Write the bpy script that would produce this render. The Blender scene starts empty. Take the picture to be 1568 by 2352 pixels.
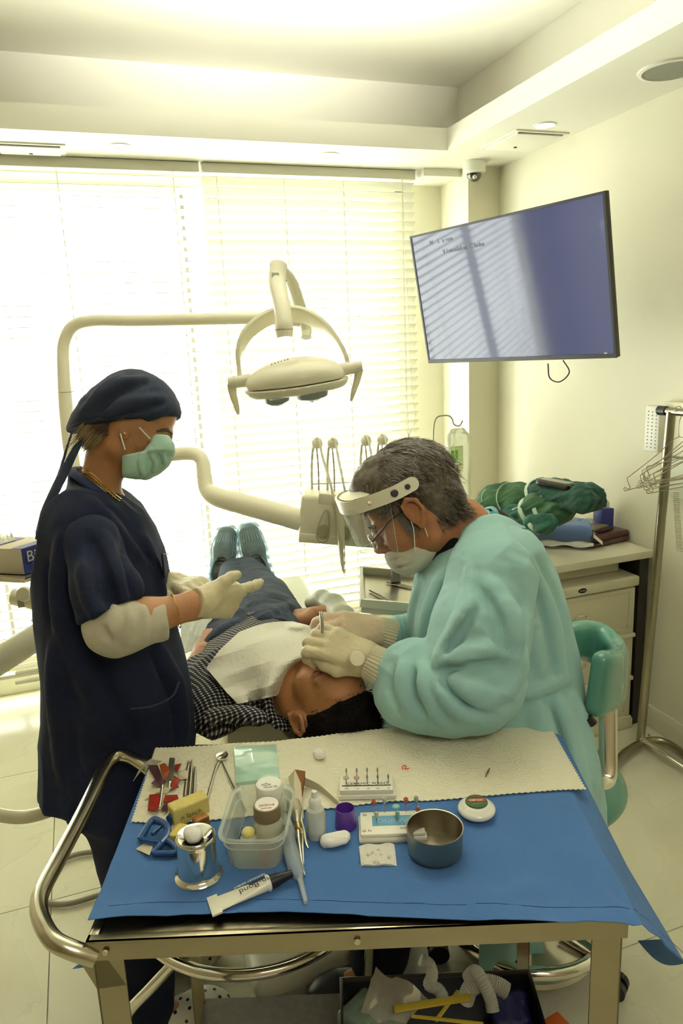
import bpy, bmesh, math, random
import numpy as np
from math import sin, cos, pi, radians, atan2, sqrt
from mathutils import Vector, Matrix, Euler
random.seed(7); rng = np.random.default_rng(7)
SC = bpy.context.scene
# ---------------------------------------------------------------- camera
FPX, PITCH, YAW, ROLL, CAMZ = 1687.2, 0.2238, 0.33615, -0.04326, 1.62
cf = Vector((sin(YAW)*cos(PITCH), cos(YAW)*cos(PITCH), -sin(PITCH)))
_r = Vector((cos(YAW), -sin(YAW), 0)); _u = _r.cross(cf)
cr = _r*cos(ROLL)+_u*sin(ROLL); cu = -_r*sin(ROLL)+_u*cos(ROLL)
cam = bpy.data.cameras.new('camera'); camo = bpy.data.objects.new('camera', cam)
SC.collection.objects.link(camo); SC.camera = camo
cam.sensor_fit = 'VERTICAL'; cam.sensor_height = 36; cam.lens = FPX/2352*36; cam.clip_start = 0.02
camo.matrix_world = Matrix(((cr.x, cu.x, -cf.x, 0), (cr.y, cu.y, -cf.y, 0), (cr.z, cu.z, -cf.z, CAMZ), (0, 0, 0, 1)))
# ---------------------------------------------------------------- world, lights, exposure
W = bpy.data.worlds.new('world'); SC.world = W; W.use_nodes = True
bg = W.node_tree.nodes['Background']; bg.inputs[0].default_value = (1.0, 0.99, 0.91, 1); bg.inputs[1].default_value = 11.0
def area(name, loc, rot, sx, sy, power, col=(1, .93, .72), portal=False, spread=pi):
    l = bpy.data.lights.new(name, 'AREA'); l.shape = 'RECTANGLE'; l.size = sx; l.size_y = sy; l.energy = power; l.color = col
    l.spread = spread
    o = bpy.data.objects.new(name, l); SC.collection.objects.link(o); o.location = loc; o.rotation_euler = rot
    if portal: l.cycles.is_portal = True
    return o
area('window_portal', (0.25, 3.95, 1.25), (radians(90), 0, 0), 3.6, 2.6, 1, portal=True)
sl_ = bpy.data.lights.new('sun', 'SUN'); sl_.energy = 22; sl_.angle = .01; so_ = bpy.data.objects.new('sun', sl_); SC.collection.objects.link(so_); so_.rotation_euler = (radians(42), 0, radians(12))
area('added_room_fill', (.3, -.6, 2.40), (0, 0, 0), .9, .9, 16, (1, .95, .80))  # added fill from an unseen overhead source, lifts the foreground
area('added_ceiling_fill', (.75, .80, 2.06), (radians(180-58), 0, 0), 1.3, .05, 22, (1, .97, .86), spread=radians(46))  # added unseen strip light that brightens the raised ceiling
SC.view_settings.view_transform = 'Standard'; SC.view_settings.look = 'None'; SC.view_settings.gamma = 1
SC.view_settings.use_curve_mapping = False; SC.view_settings.exposure = 0.17
SC.cycles.max_bounces = 8; SC.cycles.diffuse_bounces = 4; SC.cycles.glossy_bounces = 4; SC.cycles.transmission_bounces = 6
SC.cycles.transparent_max_bounces = 16; SC.cycles.sample_clamp_indirect = 6; SC.cycles.caustics_reflective = False; SC.cycles.caustics_refractive = False
SC.cycles.use_denoising = True
# ---------------------------------------------------------------- materials
def mat(name, col, rough=.6, metal=0, noise=0, nscale=20, bump=0, bscale=60, sss=0, alpha=1, coat=0, sheen=0, emit=None, col2=None, trans=0, stretch=None):
    m = bpy.data.materials.new(name); m.use_nodes = True; nt = m.node_tree; b = nt.nodes['Principled BSDF']
    c4 = (*col, 1)
    b.inputs['Base Color'].default_value = c4; b.inputs['Roughness'].default_value = rough; b.inputs['Metallic'].default_value = metal
    b.inputs['Alpha'].default_value = alpha; b.inputs['Coat Weight'].default_value = coat
    if sheen: b.inputs['Sheen Weight'].default_value = sheen
    if trans: b.inputs['Transmission Weight'].default_value = trans; b.inputs['IOR'].default_value = 1.45
    if sss: b.inputs['Subsurface Weight'].default_value = sss; b.inputs['Subsurface Radius'].default_value = (.02, .008, .004); b.inputs['Subsurface Scale'].default_value = 0.4
    if emit: b.inputs['Emission Color'].default_value = (*emit[0], 1); b.inputs['Emission Strength'].default_value = emit[1]
    tc = nt.nodes.new('ShaderNodeTexCoord'); mp = nt.nodes.new('ShaderNodeMapping')
    nt.links.new(tc.outputs['Object'], mp.inputs[0])
    if stretch: mp.inputs['Scale'].default_value = stretch
    if noise or col2:
        n = nt.nodes.new('ShaderNodeTexNoise'); n.inputs['Scale'].default_value = nscale; n.inputs['Detail'].default_value = 5
        nt.links.new(mp.outputs[0], n.inputs['Vector'])
        r = nt.nodes.new('ShaderNodeValToRGB'); r.color_ramp.elements[0].position = .3; r.color_ramp.elements[1].position = .7
        d = col2 if col2 else tuple(max(0, c*(1-noise)) for c in col)
        r.color_ramp.elements[0].color = (*d, 1); r.color_ramp.elements[1].color = c4
        nt.links.new(n.outputs[0], r.inputs[0]); nt.links.new(r.outputs[0], b.inputs['Base Color'])
    if bump:
        n = nt.nodes.new('ShaderNodeTexNoise'); n.inputs['Scale'].default_value = bscale; n.inputs['Detail'].default_value = 4
        nt.links.new(mp.outputs[0], n.inputs['Vector'])
        bp = nt.nodes.new('ShaderNodeBump'); bp.inputs['Strength'].default_value = bump; bp.inputs['Distance'].default_value = .01
        nt.links.new(n.outputs[0], bp.inputs['Height']); nt.links.new(bp.outputs[0], b.inputs['Normal'])
    return m
def film(name, col, a, rough=.1, spec=.5):   # thin clear plastic / glass pane: mostly see-through with a little gloss
    m = bpy.data.materials.new(name); m.use_nodes = True; nt = m.node_tree; nt.nodes.clear()
    o = nt.nodes.new('ShaderNodeOutputMaterial'); t = nt.nodes.new('ShaderNodeBsdfTransparent'); t.inputs[0].default_value = (*[.5+.5*c for c in col], 1)
    p = nt.nodes.new('ShaderNodeBsdfPrincipled'); p.inputs['Base Color'].default_value = (*col, 1); p.inputs['Roughness'].default_value = rough
    fr = nt.nodes.new('ShaderNodeLayerWeight'); fr.inputs[0].default_value = .35
    ad = nt.nodes.new('ShaderNodeMath'); ad.operation = 'MULTIPLY_ADD'; ad.inputs[1].default_value = spec; ad.inputs[2].default_value = a; ad.use_clamp = True
    mx = nt.nodes.new('ShaderNodeMixShader')
    nt.links.new(fr.outputs['Fresnel'], ad.inputs[0]); nt.links.new(ad.outputs[0], mx.inputs[0])
    nt.links.new(t.outputs[0], mx.inputs[1]); nt.links.new(p.outputs[0], mx.inputs[2]); nt.links.new(mx.outputs[0], o.inputs[0])
    return m
M = {}
M['wall'] = mat('wall_paint', (.80, .775, .61), .6, bump=.05, bscale=90)
M['ceil'] = mat('ceiling_paint', (.86, .85, .75), .7)
M['trimw'] = mat('white_trim', (.80, .78, .60), .45)
M['slat'] = mat('slat_white', (.70, .685, .57), .4)
M['chrome'] = mat('chrome', (.80, .78, .70), .12, 1)
M['steel'] = mat('brushed_steel', (.62, .59, .50), .28, 1, bump=.05, bscale=200, stretch=(1, 1, 30))
M['dull'] = mat('dull_steel', (.42, .39, .32), .35, 1)
M['black'] = mat('black_plastic', (.012, .012, .014), .4)
M['cream'] = mat('cream_plastic', (.90, .86, .67), .3, coat=.3)
M['creamw'] = mat('ivory_plastic', (.84, .81, .62), .35)
M['white'] = mat('white_plastic', (.85, .85, .76), .35)
M['cord'] = mat('cord', (.72, .70, .52), .7)
M['skin'] = mat('skin', (.52, .245, .105), .5, noise=.12, nscale=25, bump=.12, bscale=160, sss=.15)
M['skin_d'] = mat('skin_ruddy', (.49, .205, .09), .5, noise=.2, nscale=18, bump=.2, bscale=120, sss=.15)
M['skin_p'] = mat('skin_tan', (.44, .20, .085), .5, noise=.15, nscale=20, bump=.2, bscale=120, sss=.15)
# ---------------------------------------------------------------- mesh helpers
def link(name, me, m=None, parent=None, smooth=True):
    o = bpy.data.objects.new(name, me); SC.collection.objects.link(o)
    if m is not None and not me.materials: me.materials.append(m)
    if parent is not None:
        o.parent = parent; o.matrix_parent_inverse = Matrix.Translation(-parent.location) if parent.type == 'EMPTY' and parent.parent is None else (Matrix.Identity(4))
        if parent.type != 'EMPTY' : o.matrix_parent_inverse = Matrix.Identity(4)
    return o
def tag(o, label=None, cat=None, group=None, kind=None):
    if label: o['label'] = label
    if cat: o['category'] = cat
    if group: o['group'] = group
    if kind: o['kind'] = kind
    return o
def thing(name, label, cat, loc=(0, 0, 0), group=None):
    o = bpy.data.objects.new(name, None); SC.collection.objects.link(o); o.location = loc; o.empty_display_size = .05
    return tag(o, label, cat, group)
def copy_tree(o, parent=None):
    c = o.copy(); SC.collection.objects.link(c)
    if parent is not None: c.parent = parent
    for ch in [x for x in SC.objects if x.parent == o]: copy_tree(ch, c)
    return c
def V3(p): return np.array(p, float)
def catmull(pts, n=6, closed=False):
    P = [V3(p) for p in pts]; out = []
    N = len(P); rg = N if closed else N-1
    for i in range(rg):
        if closed: a, b, c, d = P[(i-1) % N], P[i], P[(i+1) % N], P[(i+2) % N]
        else: b, c = P[i], P[i+1]; a = P[i-1] if i else 2*b-c; d = P[i+2] if i+2 < N else 2*c-b
        for k in range(n):
            t = k/n; out.append(.5*((2*b)+(-a+c)*t+(2*a-5*b+4*c-d)*t*t+(-a+3*b-3*c+d)*t**3))
    if not closed: out.append(P[-1])
    return out
class MB:
    def __init__(s): s.v = []; s.f = []; s.mi = []; s.cur = 0; s.T = None
    def add(s, vs, fs):
        b = len(s.v)
        if s.T is not None: vs = [s.T @ Vector(v) for v in vs]
        s.v.extend([tuple(map(float, v)) for v in vs]); s.f.extend([tuple(b+i for i in f) for f in fs]); s.mi.extend([s.cur]*len(fs)); return s
    def box(s, c, d, rot=None, taper=1):
        c = V3(c); h = V3(d)/2; R = np.array(rot.to_matrix() if isinstance(rot, Euler) else rot) if rot is not None else np.eye(3)
        vs = []
        for z in (-1, 1):
            for x, y in ((-1, -1), (1, -1), (1, 1), (-1, 1)):
                t = taper if z > 0 else 1
                vs.append(c+R@np.array([x*h[0]*t, y*h[1]*t, z*h[2]]))
        return s.add(vs, [(3, 2, 1, 0), (4, 5, 6, 7), (0, 1, 5, 4), (1, 2, 6, 5), (2, 3, 7, 6), (3, 0, 4, 7)])
    def b2(s, lo, hi): lo = V3(lo); hi = V3(hi); return s.box((lo+hi)/2, hi-lo)
    def tube(s, pts, r, seg=12, closed=False, cap=True, smooth=0, flat=None):
        if smooth:
            k = len(pts); rr = r if hasattr(r, '__len__') else None
            pts = catmull(pts, smooth, closed)
            if rr is not None:
                m = len(pts); r = np.interp(np.linspace(0, k-1, m), range(k), rr)
        P = [V3(p) for p in pts]; n = len(P); rs = list(r) if hasattr(r, '__len__') else [r]*n
        T = []
        for i in range(n):
            a = P[(i-1) % n] if (closed or i) else P[i]; b = P[(i+1) % n] if (closed or i < n-1) else P[i]
            t = b-a; T.append(t/(np.linalg.norm(t)+1e-12))
        u = np.cross(T[0], [0, 0, 1]);
        if np.linalg.norm(u) < .1: u = np.cross(T[0], [1, 0, 0])
        u /= np.linalg.norm(u); vs = []
        for i in range(n):
            u = u-T[i]*(u@T[i]); u /= np.linalg.norm(u)+1e-12; w = np.cross(T[i], u)
            for k in range(seg):
                a = 2*pi*k/seg; fx, fy = (1, 1) if flat is None else flat
                vs.append(P[i]+rs[i]*(cos(a)*u*fx+sin(a)*w*fy))
        fs = []; m = n if closed else n-1
        for i in range(m):
            j = (i+1) % n
            for k in range(seg):
                l = (k+1) % seg; fs.append((i*seg+k, i*seg+l, j*seg+l, j*seg+k))
        if cap and not closed: fs.append(tuple(range(seg))[::-1]); fs.append(tuple((n-1)*seg+k for k in range(seg)))
        return s.add(vs, fs)
    def cyl(s, a, b, r, r2=None, seg=20): return s.tube([a, b], [r, r if r2 is None else r2], seg)
    def lathe(s, prof, c=(0, 0, 0), R=None, seg=32, cap=False):   # prof: [(r, z)...]
        c = V3(c); R = np.eye(3) if R is None else np.array(R); vs = []
        for r, z in prof:
            for k in range(seg):
                a = 2*pi*k/seg; vs.append(c+R@np.array([r*cos(a), r*sin(a), z]))
        fs = []
        for i in range(len(prof)-1):
            for k in range(seg):
                l = (k+1) % seg; fs.append((i*seg+k, i*seg+l, (i+1)*seg+l, (i+1)*seg+k))
        if cap: fs.append(tuple(range(seg))[::-1]); fs.append(tuple((len(prof)-1)*seg+k for k in range(seg)))
        return s.add(vs, fs)
    def ell(s, c, r, R=None, seg=16, rings=10):
        pr = [(max(sin(pi*i/rings), 1e-3), -cos(pi*i/rings)) for i in range(rings+1)]; r = V3(r)*np.ones(3)
        A = (np.eye(3) if R is None else np.array(R))@np.diag(r)
        return s.lathe(pr, c, A, seg)
    def grid(s, fn, nu, nv, th=0, closed_u=False):   # fn(u,v)->point; th: thickness along normal
        P = np.array([[fn(i/nu, j/nv) for j in range(nv+1)] for i in range(nu+1)], float)
        du = np.gradient(P, axis=0); dv = np.gradient(P, axis=1); N = np.cross(du, dv); N /= np.linalg.norm(N, axis=2, keepdims=True)+1e-12
        idx = lambda i, j, o=0: o+i*(nv+1)+j
        vs = list(P.reshape(-1, 3)); fs = [(idx(i, j), idx(i+1, j), idx(i+1, j+1), idx(i, j+1)) for i in range(nu) for j in range(nv)]
        if th:
            o = len(vs); vs += list((P-N*th).reshape(-1, 3)); fs += [(idx(i, j+1, o), idx(i+1, j+1, o), idx(i+1, j, o), idx(i, j, o)) for i in range(nu) for j in range(nv)]
            for i in range(nu): fs += [(idx(i, 0), idx(i, 0, o), idx(i+1, 0, o), idx(i+1, 0)), (idx(i+1, nv), idx(i+1, nv, o), idx(i, nv, o), idx(i, nv))]
            for j in range(nv): fs += [(idx(0, j+1), idx(0, j+1, o), idx(0, j, o), idx(0, j)), (idx(nu, j), idx(nu, j, o), idx(nu, j+1, o), idx(nu, j+1))]
        return s.add(vs, fs)
    def prism(s, poly, z0, z1, T=None):   # 2D polygon extruded z0..z1 (in T's frame)
        n = len(poly); vs = [(x, y, z0) for x, y in poly]+[(x, y, z1) for x, y in poly]
        if T is not None: vs = [T @ Vector(v) for v in vs]
        return s.add(vs, [tuple(range(n))[::-1], tuple(range(n, 2*n))]+[(i, (i+1) % n, n+(i+1) % n, n+i) for i in range(n)])
    def me(s, name='m', smooth=35):
        m = bpy.data.meshes.new(name); m.from_pydata(s.v, [], s.f); m.update()
        if smooth:
            m.polygons.foreach_set('use_smooth', [True]*len(m.polygons))
            try: m.set_sharp_from_angle(angle=radians(smooth))
            except Exception: pass
        if any(s.mi): m.polygons.foreach_set('material_index', s.mi)
        return m
    def build(s, name, m, parent=None, smooth=35, bevel=0, bseg=2, fix=True):
        me = s.me(name, 0)
        if fix or bevel:
            bm = bmesh.new(); bm.from_mesh(me)
            if bevel:
                bmesh.ops.remove_doubles(bm, verts=bm.verts, dist=1e-6)
                ed = [e for e in bm.edges if len(e.link_faces) == 2 and e.calc_face_angle(0) > radians(40)]
                bmesh.ops.bevel(bm, geom=ed, offset=bevel, segments=bseg, affect='EDGES', profile=.5, clamp_overlap=True)
            bmesh.ops.recalc_face_normals(bm, faces=bm.faces); bm.to_mesh(me); bm.free()
        if smooth:
            me.polygons.foreach_set('use_smooth', [True]*len(me.polygons)); me.set_sharp_from_angle(angle=radians(smooth))
        if isinstance(m, (list, tuple)):
            for x in m: me.materials.append(x)
            o = link(name, me, None, parent)
        else: o = link(name, me, m, parent)
        return o
def rotz(a): return Euler((0, 0, a)).to_matrix()
def frame(x, y=None, z=None):   # rotation matrix whose columns are the axes; give x and an approximate z
    x = Vector(x).normalized(); z = Vector(z); y = z.cross(x).normalized(); z = x.cross(y)
    return Matrix(((x.x, y.x, z.x), (x.y, y.y, z.y), (x.z, y.z, z.z)))
def at(px, py, D):   # point taken from an image pixel, D metres ahead of the camera
    D = float(D)
    return Vector((0, 0, CAMZ))+D*(cf+cr*(px-784)/FPX-cu*(py-1176)/FPX)
def onz(px, py, z):
    d = cf+cr*(px-784)/FPX-cu*(py-1176)/FPX; return Vector((0, 0, CAMZ))+d*((z-CAMZ)/d.z)
def ony(px, py, y):
    d = cf+cr*(px-784)/FPX-cu*(py-1176)/FPX; return Vector((0, 0, CAMZ))+d*(y/d.y)
def onx(px, py, x):
    d = cf+cr*(px-784)/FPX-cu*(py-1176)/FPX; return Vector((0, 0, CAMZ))+d*(x/d.x)
def text(s, name, m, T, size, parent, ext=.0004, align='LEFT', sx=1):
    c = bpy.data.curves.new(name, 'FONT'); c.body = s; c.size = size; c.extrude = ext; c.align_x = align
    o = bpy.data.objects.new('t', c); SC.collection.objects.link(o)
    dg = bpy.context.evaluated_depsgraph_get(); me = bpy.data.meshes.new_from_object(o.evaluated_get(dg)); me.name = name
    bpy.data.objects.remove(o); me.materials.clear()
    me.transform(Matrix.Diagonal((sx, 1, 1, 1))); me.transform(T)
    return link(name, me, m, parent)
# ---------------------------------------------------------------- smooth solids (signed distance + surface nets)
class Solid:
    def __init__(s, vox=.005, k=.02): s.it = []; s.vox = vox; s.k = k; s.M = None; s.dec = None
    def fr(s, M): s.M = M; return s
    def _p(s, p): p = Vector(p); return np.array(s.M @ p if s.M is not None else p)
    def _sc(s): return s.M.to_scale()[0] if s.M is not None else 1
    def cap(s, a, b, ra, rb=None, k=None, op='u', flat=None, axis=None):
        a = s._p(a); b = s._p(b); rb = ra if rb is None else rb; q = s._sc(); ra *= q; rb *= q; r = max(ra, rb)
        s.it.append(('c', (a, b, ra, rb), np.minimum(a, b)-r, np.maximum(a, b)+r, s.k if k is None else k, op)); return s
    def chain(s, pts, rs, k=None, op='u'):
        for i in range(len(pts)-1): s.cap(pts[i], pts[i+1], rs[i], rs[i+1], k if i == 0 else (.012 if k is None else max(k*.6, .004)), op)
        return s
    def ell(s, c, r, R=None, k=None, op='u'):
        c = s._p(c); q = s._sc(); r = np.array(r, float)*q; Rm = np.array(R if R is not None else np.eye(3), float)
        if s.M is not None:
            A = np.array(s.M.to_3x3()); A = A/np.linalg.norm(A[:, 0]); Rm = A@Rm
        e = np.sqrt(((Rm*r)**2).sum(1)); s.it.append(('e', (c, r, Rm), c-e, c+e, s.k if k is None else k, op)); return s
    def box(s, c, h, R=None, rnd=.01, k=None, op='u'):
        c = s._p(c); q = s._sc(); h = np.array(h, float)*q; rnd *= q; Rm = np.array(R if R is not None else np.eye(3), float)
        if s.M is not None:
            A = np.array(s.M.to_3x3()); A = A/np.linalg.norm(A[:, 0]); Rm = A@Rm
        e = (np.abs(Rm)*h).sum(1); s.it.append(('b', (c, h, Rm, rnd), c-e, c+e, s.k if k is None else k, op)); return s
    def loft(s, secs, axis, fwd, k=None, op='u', ex=2.4, base=None):   # secs: (pL, pR, halfdepth); pL..pR span the outline along fwd
        z = Vector(axis).normalized(); x = Vector(fwd); x = (x-z*x.dot(z)).normalized(); y = z.cross(x); R = np.array([x, y, z]).T
        rows = []
        for q in secs:
            a, b, hd = Vector(q[0]), Vector(q[1]), q[2]; c = (a+b)/2
            rows.append((c.dot(z), c.dot(x), c.dot(y)+(q[3] if len(q) > 3 else 0), abs((b-a).dot(x))/2, hd))
        rows.sort(); T = np.array(rows).T; C8 = []
        for r in T.T:
            for i in (-1, 1):
                for j in (-1, 1): C8.append(R@np.array([r[1]+i*r[3], r[2]+j*r[4], r[0]]))
        C8 = np.array(C8); s.it.append(('l', (R, T, ex), C8.min(0), C8.max(0), s.k if k is None else k, op)); return s
    def mesh(s, disp=None, smooth=1, cut=None):
        un = [i for i in s.it if i[5] == 'u']; lo = np.min([i[2] for i in un], 0)-4*s.vox; hi = np.max([i[3] for i in un], 0)+4*s.vox
        n = np.ceil((hi-lo)/s.vox).astype(int)+1; ax = [(lo[a]+s.vox*np.arange(n[a])).astype(np.float32) for a in range(3)]
        F = np.full(n, .5, np.float32)
        for t, P, l, h, k, op in s.it:
            mg = (k+3*s.vox); i0 = np.maximum(((l-mg-lo)/s.vox).astype(int), 0); i1 = np.minimum(((h+mg-lo)/s.vox).astype(int)+2, n)
            if (i1 <= i0).any(): continue
            X = ax[0][i0[0]:i1[0], None, None]; Y = ax[1][None, i0[1]:i1[1], None]; Z = ax[2][None, None, i0[2]:i1[2]]
            if t == 'c':
                a, b, ra, rb = P; d = b-a; L = float(d@d)+1e-12
                tt = np.clip(((X-a[0])*d[0]+(Y-a[1])*d[1]+(Z-a[2])*d[2])/L, 0, 1)
                D = np.sqrt((X-a[0]-tt*d[0])**2+(Y-a[1]-tt*d[1])**2+(Z-a[2]-tt*d[2])**2)-(ra+(rb-ra)*tt)
            elif t == 'l':
                R, T, ex = P; q = [X*R[0, i]+Y*R[1, i]+Z*R[2, i] for i in range(3)]; zz = q[2]
                cx, cy, a, b = [np.interp(zz, T[0], T[i]).astype(np.float32) for i in (1, 2, 3, 4)]
                rho = (np.abs((q[0]-cx)/a)**ex+np.abs((q[1]-cy)/b)**ex)**(1/ex); D = (rho-1)*np.minimum(a, b); D = np.where(rho > 1, D, D*.8)
                D = np.maximum(D, np.maximum(zz-T[0][-1], T[0][0]-zz))
            else:
                c, r, R = P[:3]; x = X-c[0]; y = Y-c[1]; z = Z-c[2]
                q = [x*R[0, i]+y*R[1, i]+z*R[2, i] for i in range(3)]
                if t == 'e':
                    k0 = np.sqrt((q[0]/r[0])**2+(q[1]/r[1])**2+(q[2]/r[2])**2); k1 = np.sqrt((q[0]/r[0]**2)**2+(q[1]/r[1]**2)**2+(q[2]/r[2]**2)**2)+1e-9
                    D = k0*(k0-1)/k1
                else:
                    rn = P[3]; q = [np.abs(q[i])-(r[i]-rn) for i in range(3)]
                    D = np.sqrt(np.maximum(q[0], 0)**2+np.maximum(q[1], 0)**2+np.maximum(q[2], 0)**2)+np.minimum(np.maximum(np.maximum(q[0], q[1]), q[2]), 0)-rn
            sl = F[i0[0]:i1[0], i0[1]:i1[1], i0[2]:i1[2]]
            if op == 'u':
                hh = np.maximum(k-np.abs(sl-D), 0)/max(k, 1e-6); F[i0[0]:i1[0], i0[1]:i1[1], i0[2]:i1[2]] = np.minimum(sl, D)-hh*hh*k*.25
            elif op == 's':
                D = -D; hh = np.maximum(k-np.abs(sl-D), 0)/max(k, 1e-6); F[i0[0]:i1[0], i0[1]:i1[1], i0[2]:i1[2]] = np.maximum(sl, D)+hh*hh*k*.25
        for c, nn in (cut or []):   # keep side where (p-c).n < 0
            D = (ax[0][:, None, None]-c[0])*nn[0]+(ax[1][None, :, None]-c[1])*nn[1]+(ax[2][None, None, :]-c[2])*nn[2]
            F = np.maximum(F, D.astype(np.float32))
        ins = F < 0; C = ins[:-1, :-1, :-1].astype(np.int8)
        cnt = sum(ins[a:n[0]-1+a, b:n[1]-1+b, c:n[2]-1+c].astype(np.int8) for a in (0, 1) for b in (0, 1) for c in (0, 1))
        act = (cnt > 0) & (cnt < 8); cell = np.argwhere(act); vid = np.full(act.shape, -1, np.int64); vid[act] = np.arange(len(cell))
        acc = np.zeros((len(cell), 3)); num = np.zeros(len(cell))
        cor = [(a, b, c) for a in (0, 1) for b in (0, 1) for c in (0, 1)]; fv = {q: F[cell[:, 0]+q[0], cell[:, 1]+q[1], cell[:, 2]+q[2]] for q in cor}
        for p in cor:
            for a in range(3):
                if p[a]: continue
                q = list(p); q[a] = 1; q = tuple(q); f0, f1 = fv[p], fv[q]; m = (f0 < 0) != (f1 < 0); t = np.where(m, f0/(f0-f1+1e-20), 0)
                for ax_ in range(3): acc[:, ax_] += m*(p[ax_]+(t if ax_ == a else 0))
                num += m
        Vv = lo+s.vox*(cell+acc/np.maximum(num, 1)[:, None])
        quads = []
        for a in range(3):
            b, c = (a+1) % 3, (a+2) % 3
            sl0 = [slice(1, -1)]*3; sl0[a] = slice(0, -1); sl1 = [slice(1, -1)]*3; sl1[a] = slice(1, None)
            A = ins[tuple(sl0)]; B = ins[tuple(sl1)]; e = np.argwhere(A != B)
            if not len(e): continue
            fl = A[tuple(e.T)]; e0 = e.copy(); e0[:, b] += 1; e0[:, c] += 1
            def gid(db, dc):
                z = e0.copy(); z[:, b] -= db; z[:, c] -= dc; return vid[z[:, 0], z[:, 1], z[:, 2]]
            Q = np.stack([gid(1, 1), gid(0, 1), gid(0, 0), gid(1, 0)], 1); Q[~fl] = Q[~fl][:, ::-1]; quads.append(Q)
        Q = np.concatenate(quads); Q = Q[(Q >= 0).all(1)]
        # light smoothing
        E = np.concatenate([Q[:, [0, 1]], Q[:, [1, 2]], Q[:, [2, 3]], Q[:, [3, 0]]])
        for _ in range(smooth):
            S = np.zeros_like(Vv); Nn = np.bincount(E[:, 0], minlength=len(Vv))+np.bincount(E[:, 1], minlength=len(Vv))
            for d in range(3): S[:, d] = np.bincount(E[:, 0], Vv[E[:, 1], d], len(Vv))+np.bincount(E[:, 1], Vv[E[:, 0], d], len(Vv))
            Vv = .5*Vv+.5*S/np.maximum(Nn, 1)[:, None]
        if disp is not None:
            a = Vv[Q[:, 2]]-Vv[Q[:, 0]]; b = Vv[Q[:, 3]]-Vv[Q[:, 1]]; fn = np.cross(a, b); Nn = np.zeros_like(Vv)
            for i in range(4):
                for d in range(3): Nn[:, d] += np.bincount(Q[:, i], fn[:, d], len(Vv))
            Nn /= np.linalg.norm(Nn, axis=1, keepdims=True)+1e-12
            Vv = Vv+Nn*disp(Vv, Nn)[:, None]
        return Vv, Q
    def build(s, name, m, parent=None, disp=None, smooth=1, cut=None, matfn=None):
        Vv, Q = s.mesh(disp, smooth, cut); me = bpy.data.meshes.new(name)
        me.vertices.add(len(Vv)); me.vertices.foreach_set('co', Vv.ravel()); me.loops.add(4*len(Q)); me.loops.foreach_set('vertex_index', Q.ravel().astype(np.int32))
        me.polygons.add(len(Q)); me.polygons.foreach_set('loop_start', np.arange(0, 4*len(Q), 4, dtype=np.int32)); me.update(calc_edges=True); me.validate()
        me.polygons.foreach_set('use_smooth', [True]*len(me.polygons))
        ms = m if isinstance(m, (list, tuple)) else [m]
        for x in ms: me.materials.append(x)
        if matfn is not None: me.polygons.foreach_set('material_index', matfn(Vv[Q].mean(1)).astype(np.int32))
        return link(name, me, None, parent)
_G = {}
def vnoise(P, scale, seed=0):   # smooth value noise on points, vectorised
    if seed not in _G: _G[seed] = np.random.default_rng(seed).random((32, 32, 32))
    g = _G[seed]; p = P*np.asarray(scale)+100.0; i = np.floor(p).astype(int); f = p-i; f = f*f*(3-2*f); r = 0
    for a in (0, 1):
        for b in (0, 1):
            for c in (0, 1):
                w = (f[:, 0] if a else 1-f[:, 0])*(f[:, 1] if b else 1-f[:, 1])*(f[:, 2] if c else 1-f[:, 2])
                r = r+w*g[(i[:, 0]+a) % 32, (i[:, 1]+b) % 32, (i[:, 2]+c) % 32]
    return r*2-1
def folds(dirs, amp, freq, seed=1, mask=None):   # soft fabric folds running along dir (few bends along it, many across)
    def fn(Vv, N):
        d = Vector(dirs).normalized(); R = frame(d, None, (0.3, .2, 1) if abs(d.z) < .9 else (1, 0, 0)); L = Vv@np.array(R)
        w = vnoise(L, (freq*.25, freq, freq), seed); w2 = vnoise(L, (freq*.7, freq*2.1, freq*2.1), seed+1)
        out = amp*(1-2*np.abs(w))*.7+amp*.35*w2
        return out if mask is None else out*mask(Vv)
    return fn
# ---------------------------------------------------------------- the room
XR, YW, ZS, ZC, XL, YB = 2.12, 3.74, 2.45, 2.78, -1.75, -1.3
def struct(name, mb, m, parent=None, **k): o = mb.build(name, m, parent, **k); tag(o, kind='structure') if parent is None else None; return o
fl = struct('floor', MB().b2((XL-.1, YB-.1, -.12), (XR+.1, YW+.1, -.006)), mat('grout', (.42, .40, .30), .8))
def marble():
    m = mat('pale_marble', (.64, .62, .46), .22, noise=.0); nt = m.node_tree; b = nt.nodes['Principled BSDF']
    tc = nt.nodes.new('ShaderNodeTexCoord'); n = nt.nodes.new('ShaderNodeTexNoise'); n.inputs['Scale'].default_value = 1.6; n.inputs['Detail'].default_value = 8; n.inputs['Distortion'].default_value = 1.2
    geo = nt.nodes.new('ShaderNodeNewGeometry'); nt.links.new(geo.outputs['Position'], n.inputs['Vector'])
    r = nt.nodes.new('ShaderNodeValToRGB'); e = r.color_ramp.elements
    e[0].position = .40; e[0].color = (.66, .64, .48, 1); e[1].position = .62; e[1].color = (.60, .575, .42, 1)
    x = e.new(.495); x.color = (.66, .64, .48, 1); x = e.new(.5); x.color = (.59, .57, .43, 1); x = e.new(.505); x.color = (.65, .63, .47, 1)
    nt.links.new(n.outputs[0], r.inputs[0]); nt.links.new(r.outputs[0], b.inputs['Base Color']); return m
mm = marble(); TS = .8
tm = MB().b2((0, 0, -.008), (TS-.003, TS-.003, 0)).me('tile', 0); tm.materials.append(mm)
xs = np.arange(-.245-TS*2, XR, TS); ys = np.arange(2.94-TS*6, YW, TS)
for x in xs:
    for y in ys:
        if y+TS < YB: continue
        o = link('tile', tm, None, fl); o.location = (x, y, 0)
struct('wall_right', MB().b2((XR, YB-.1, 0), (XR+.12, YW+.1, 3)), M['wall'])
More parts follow.
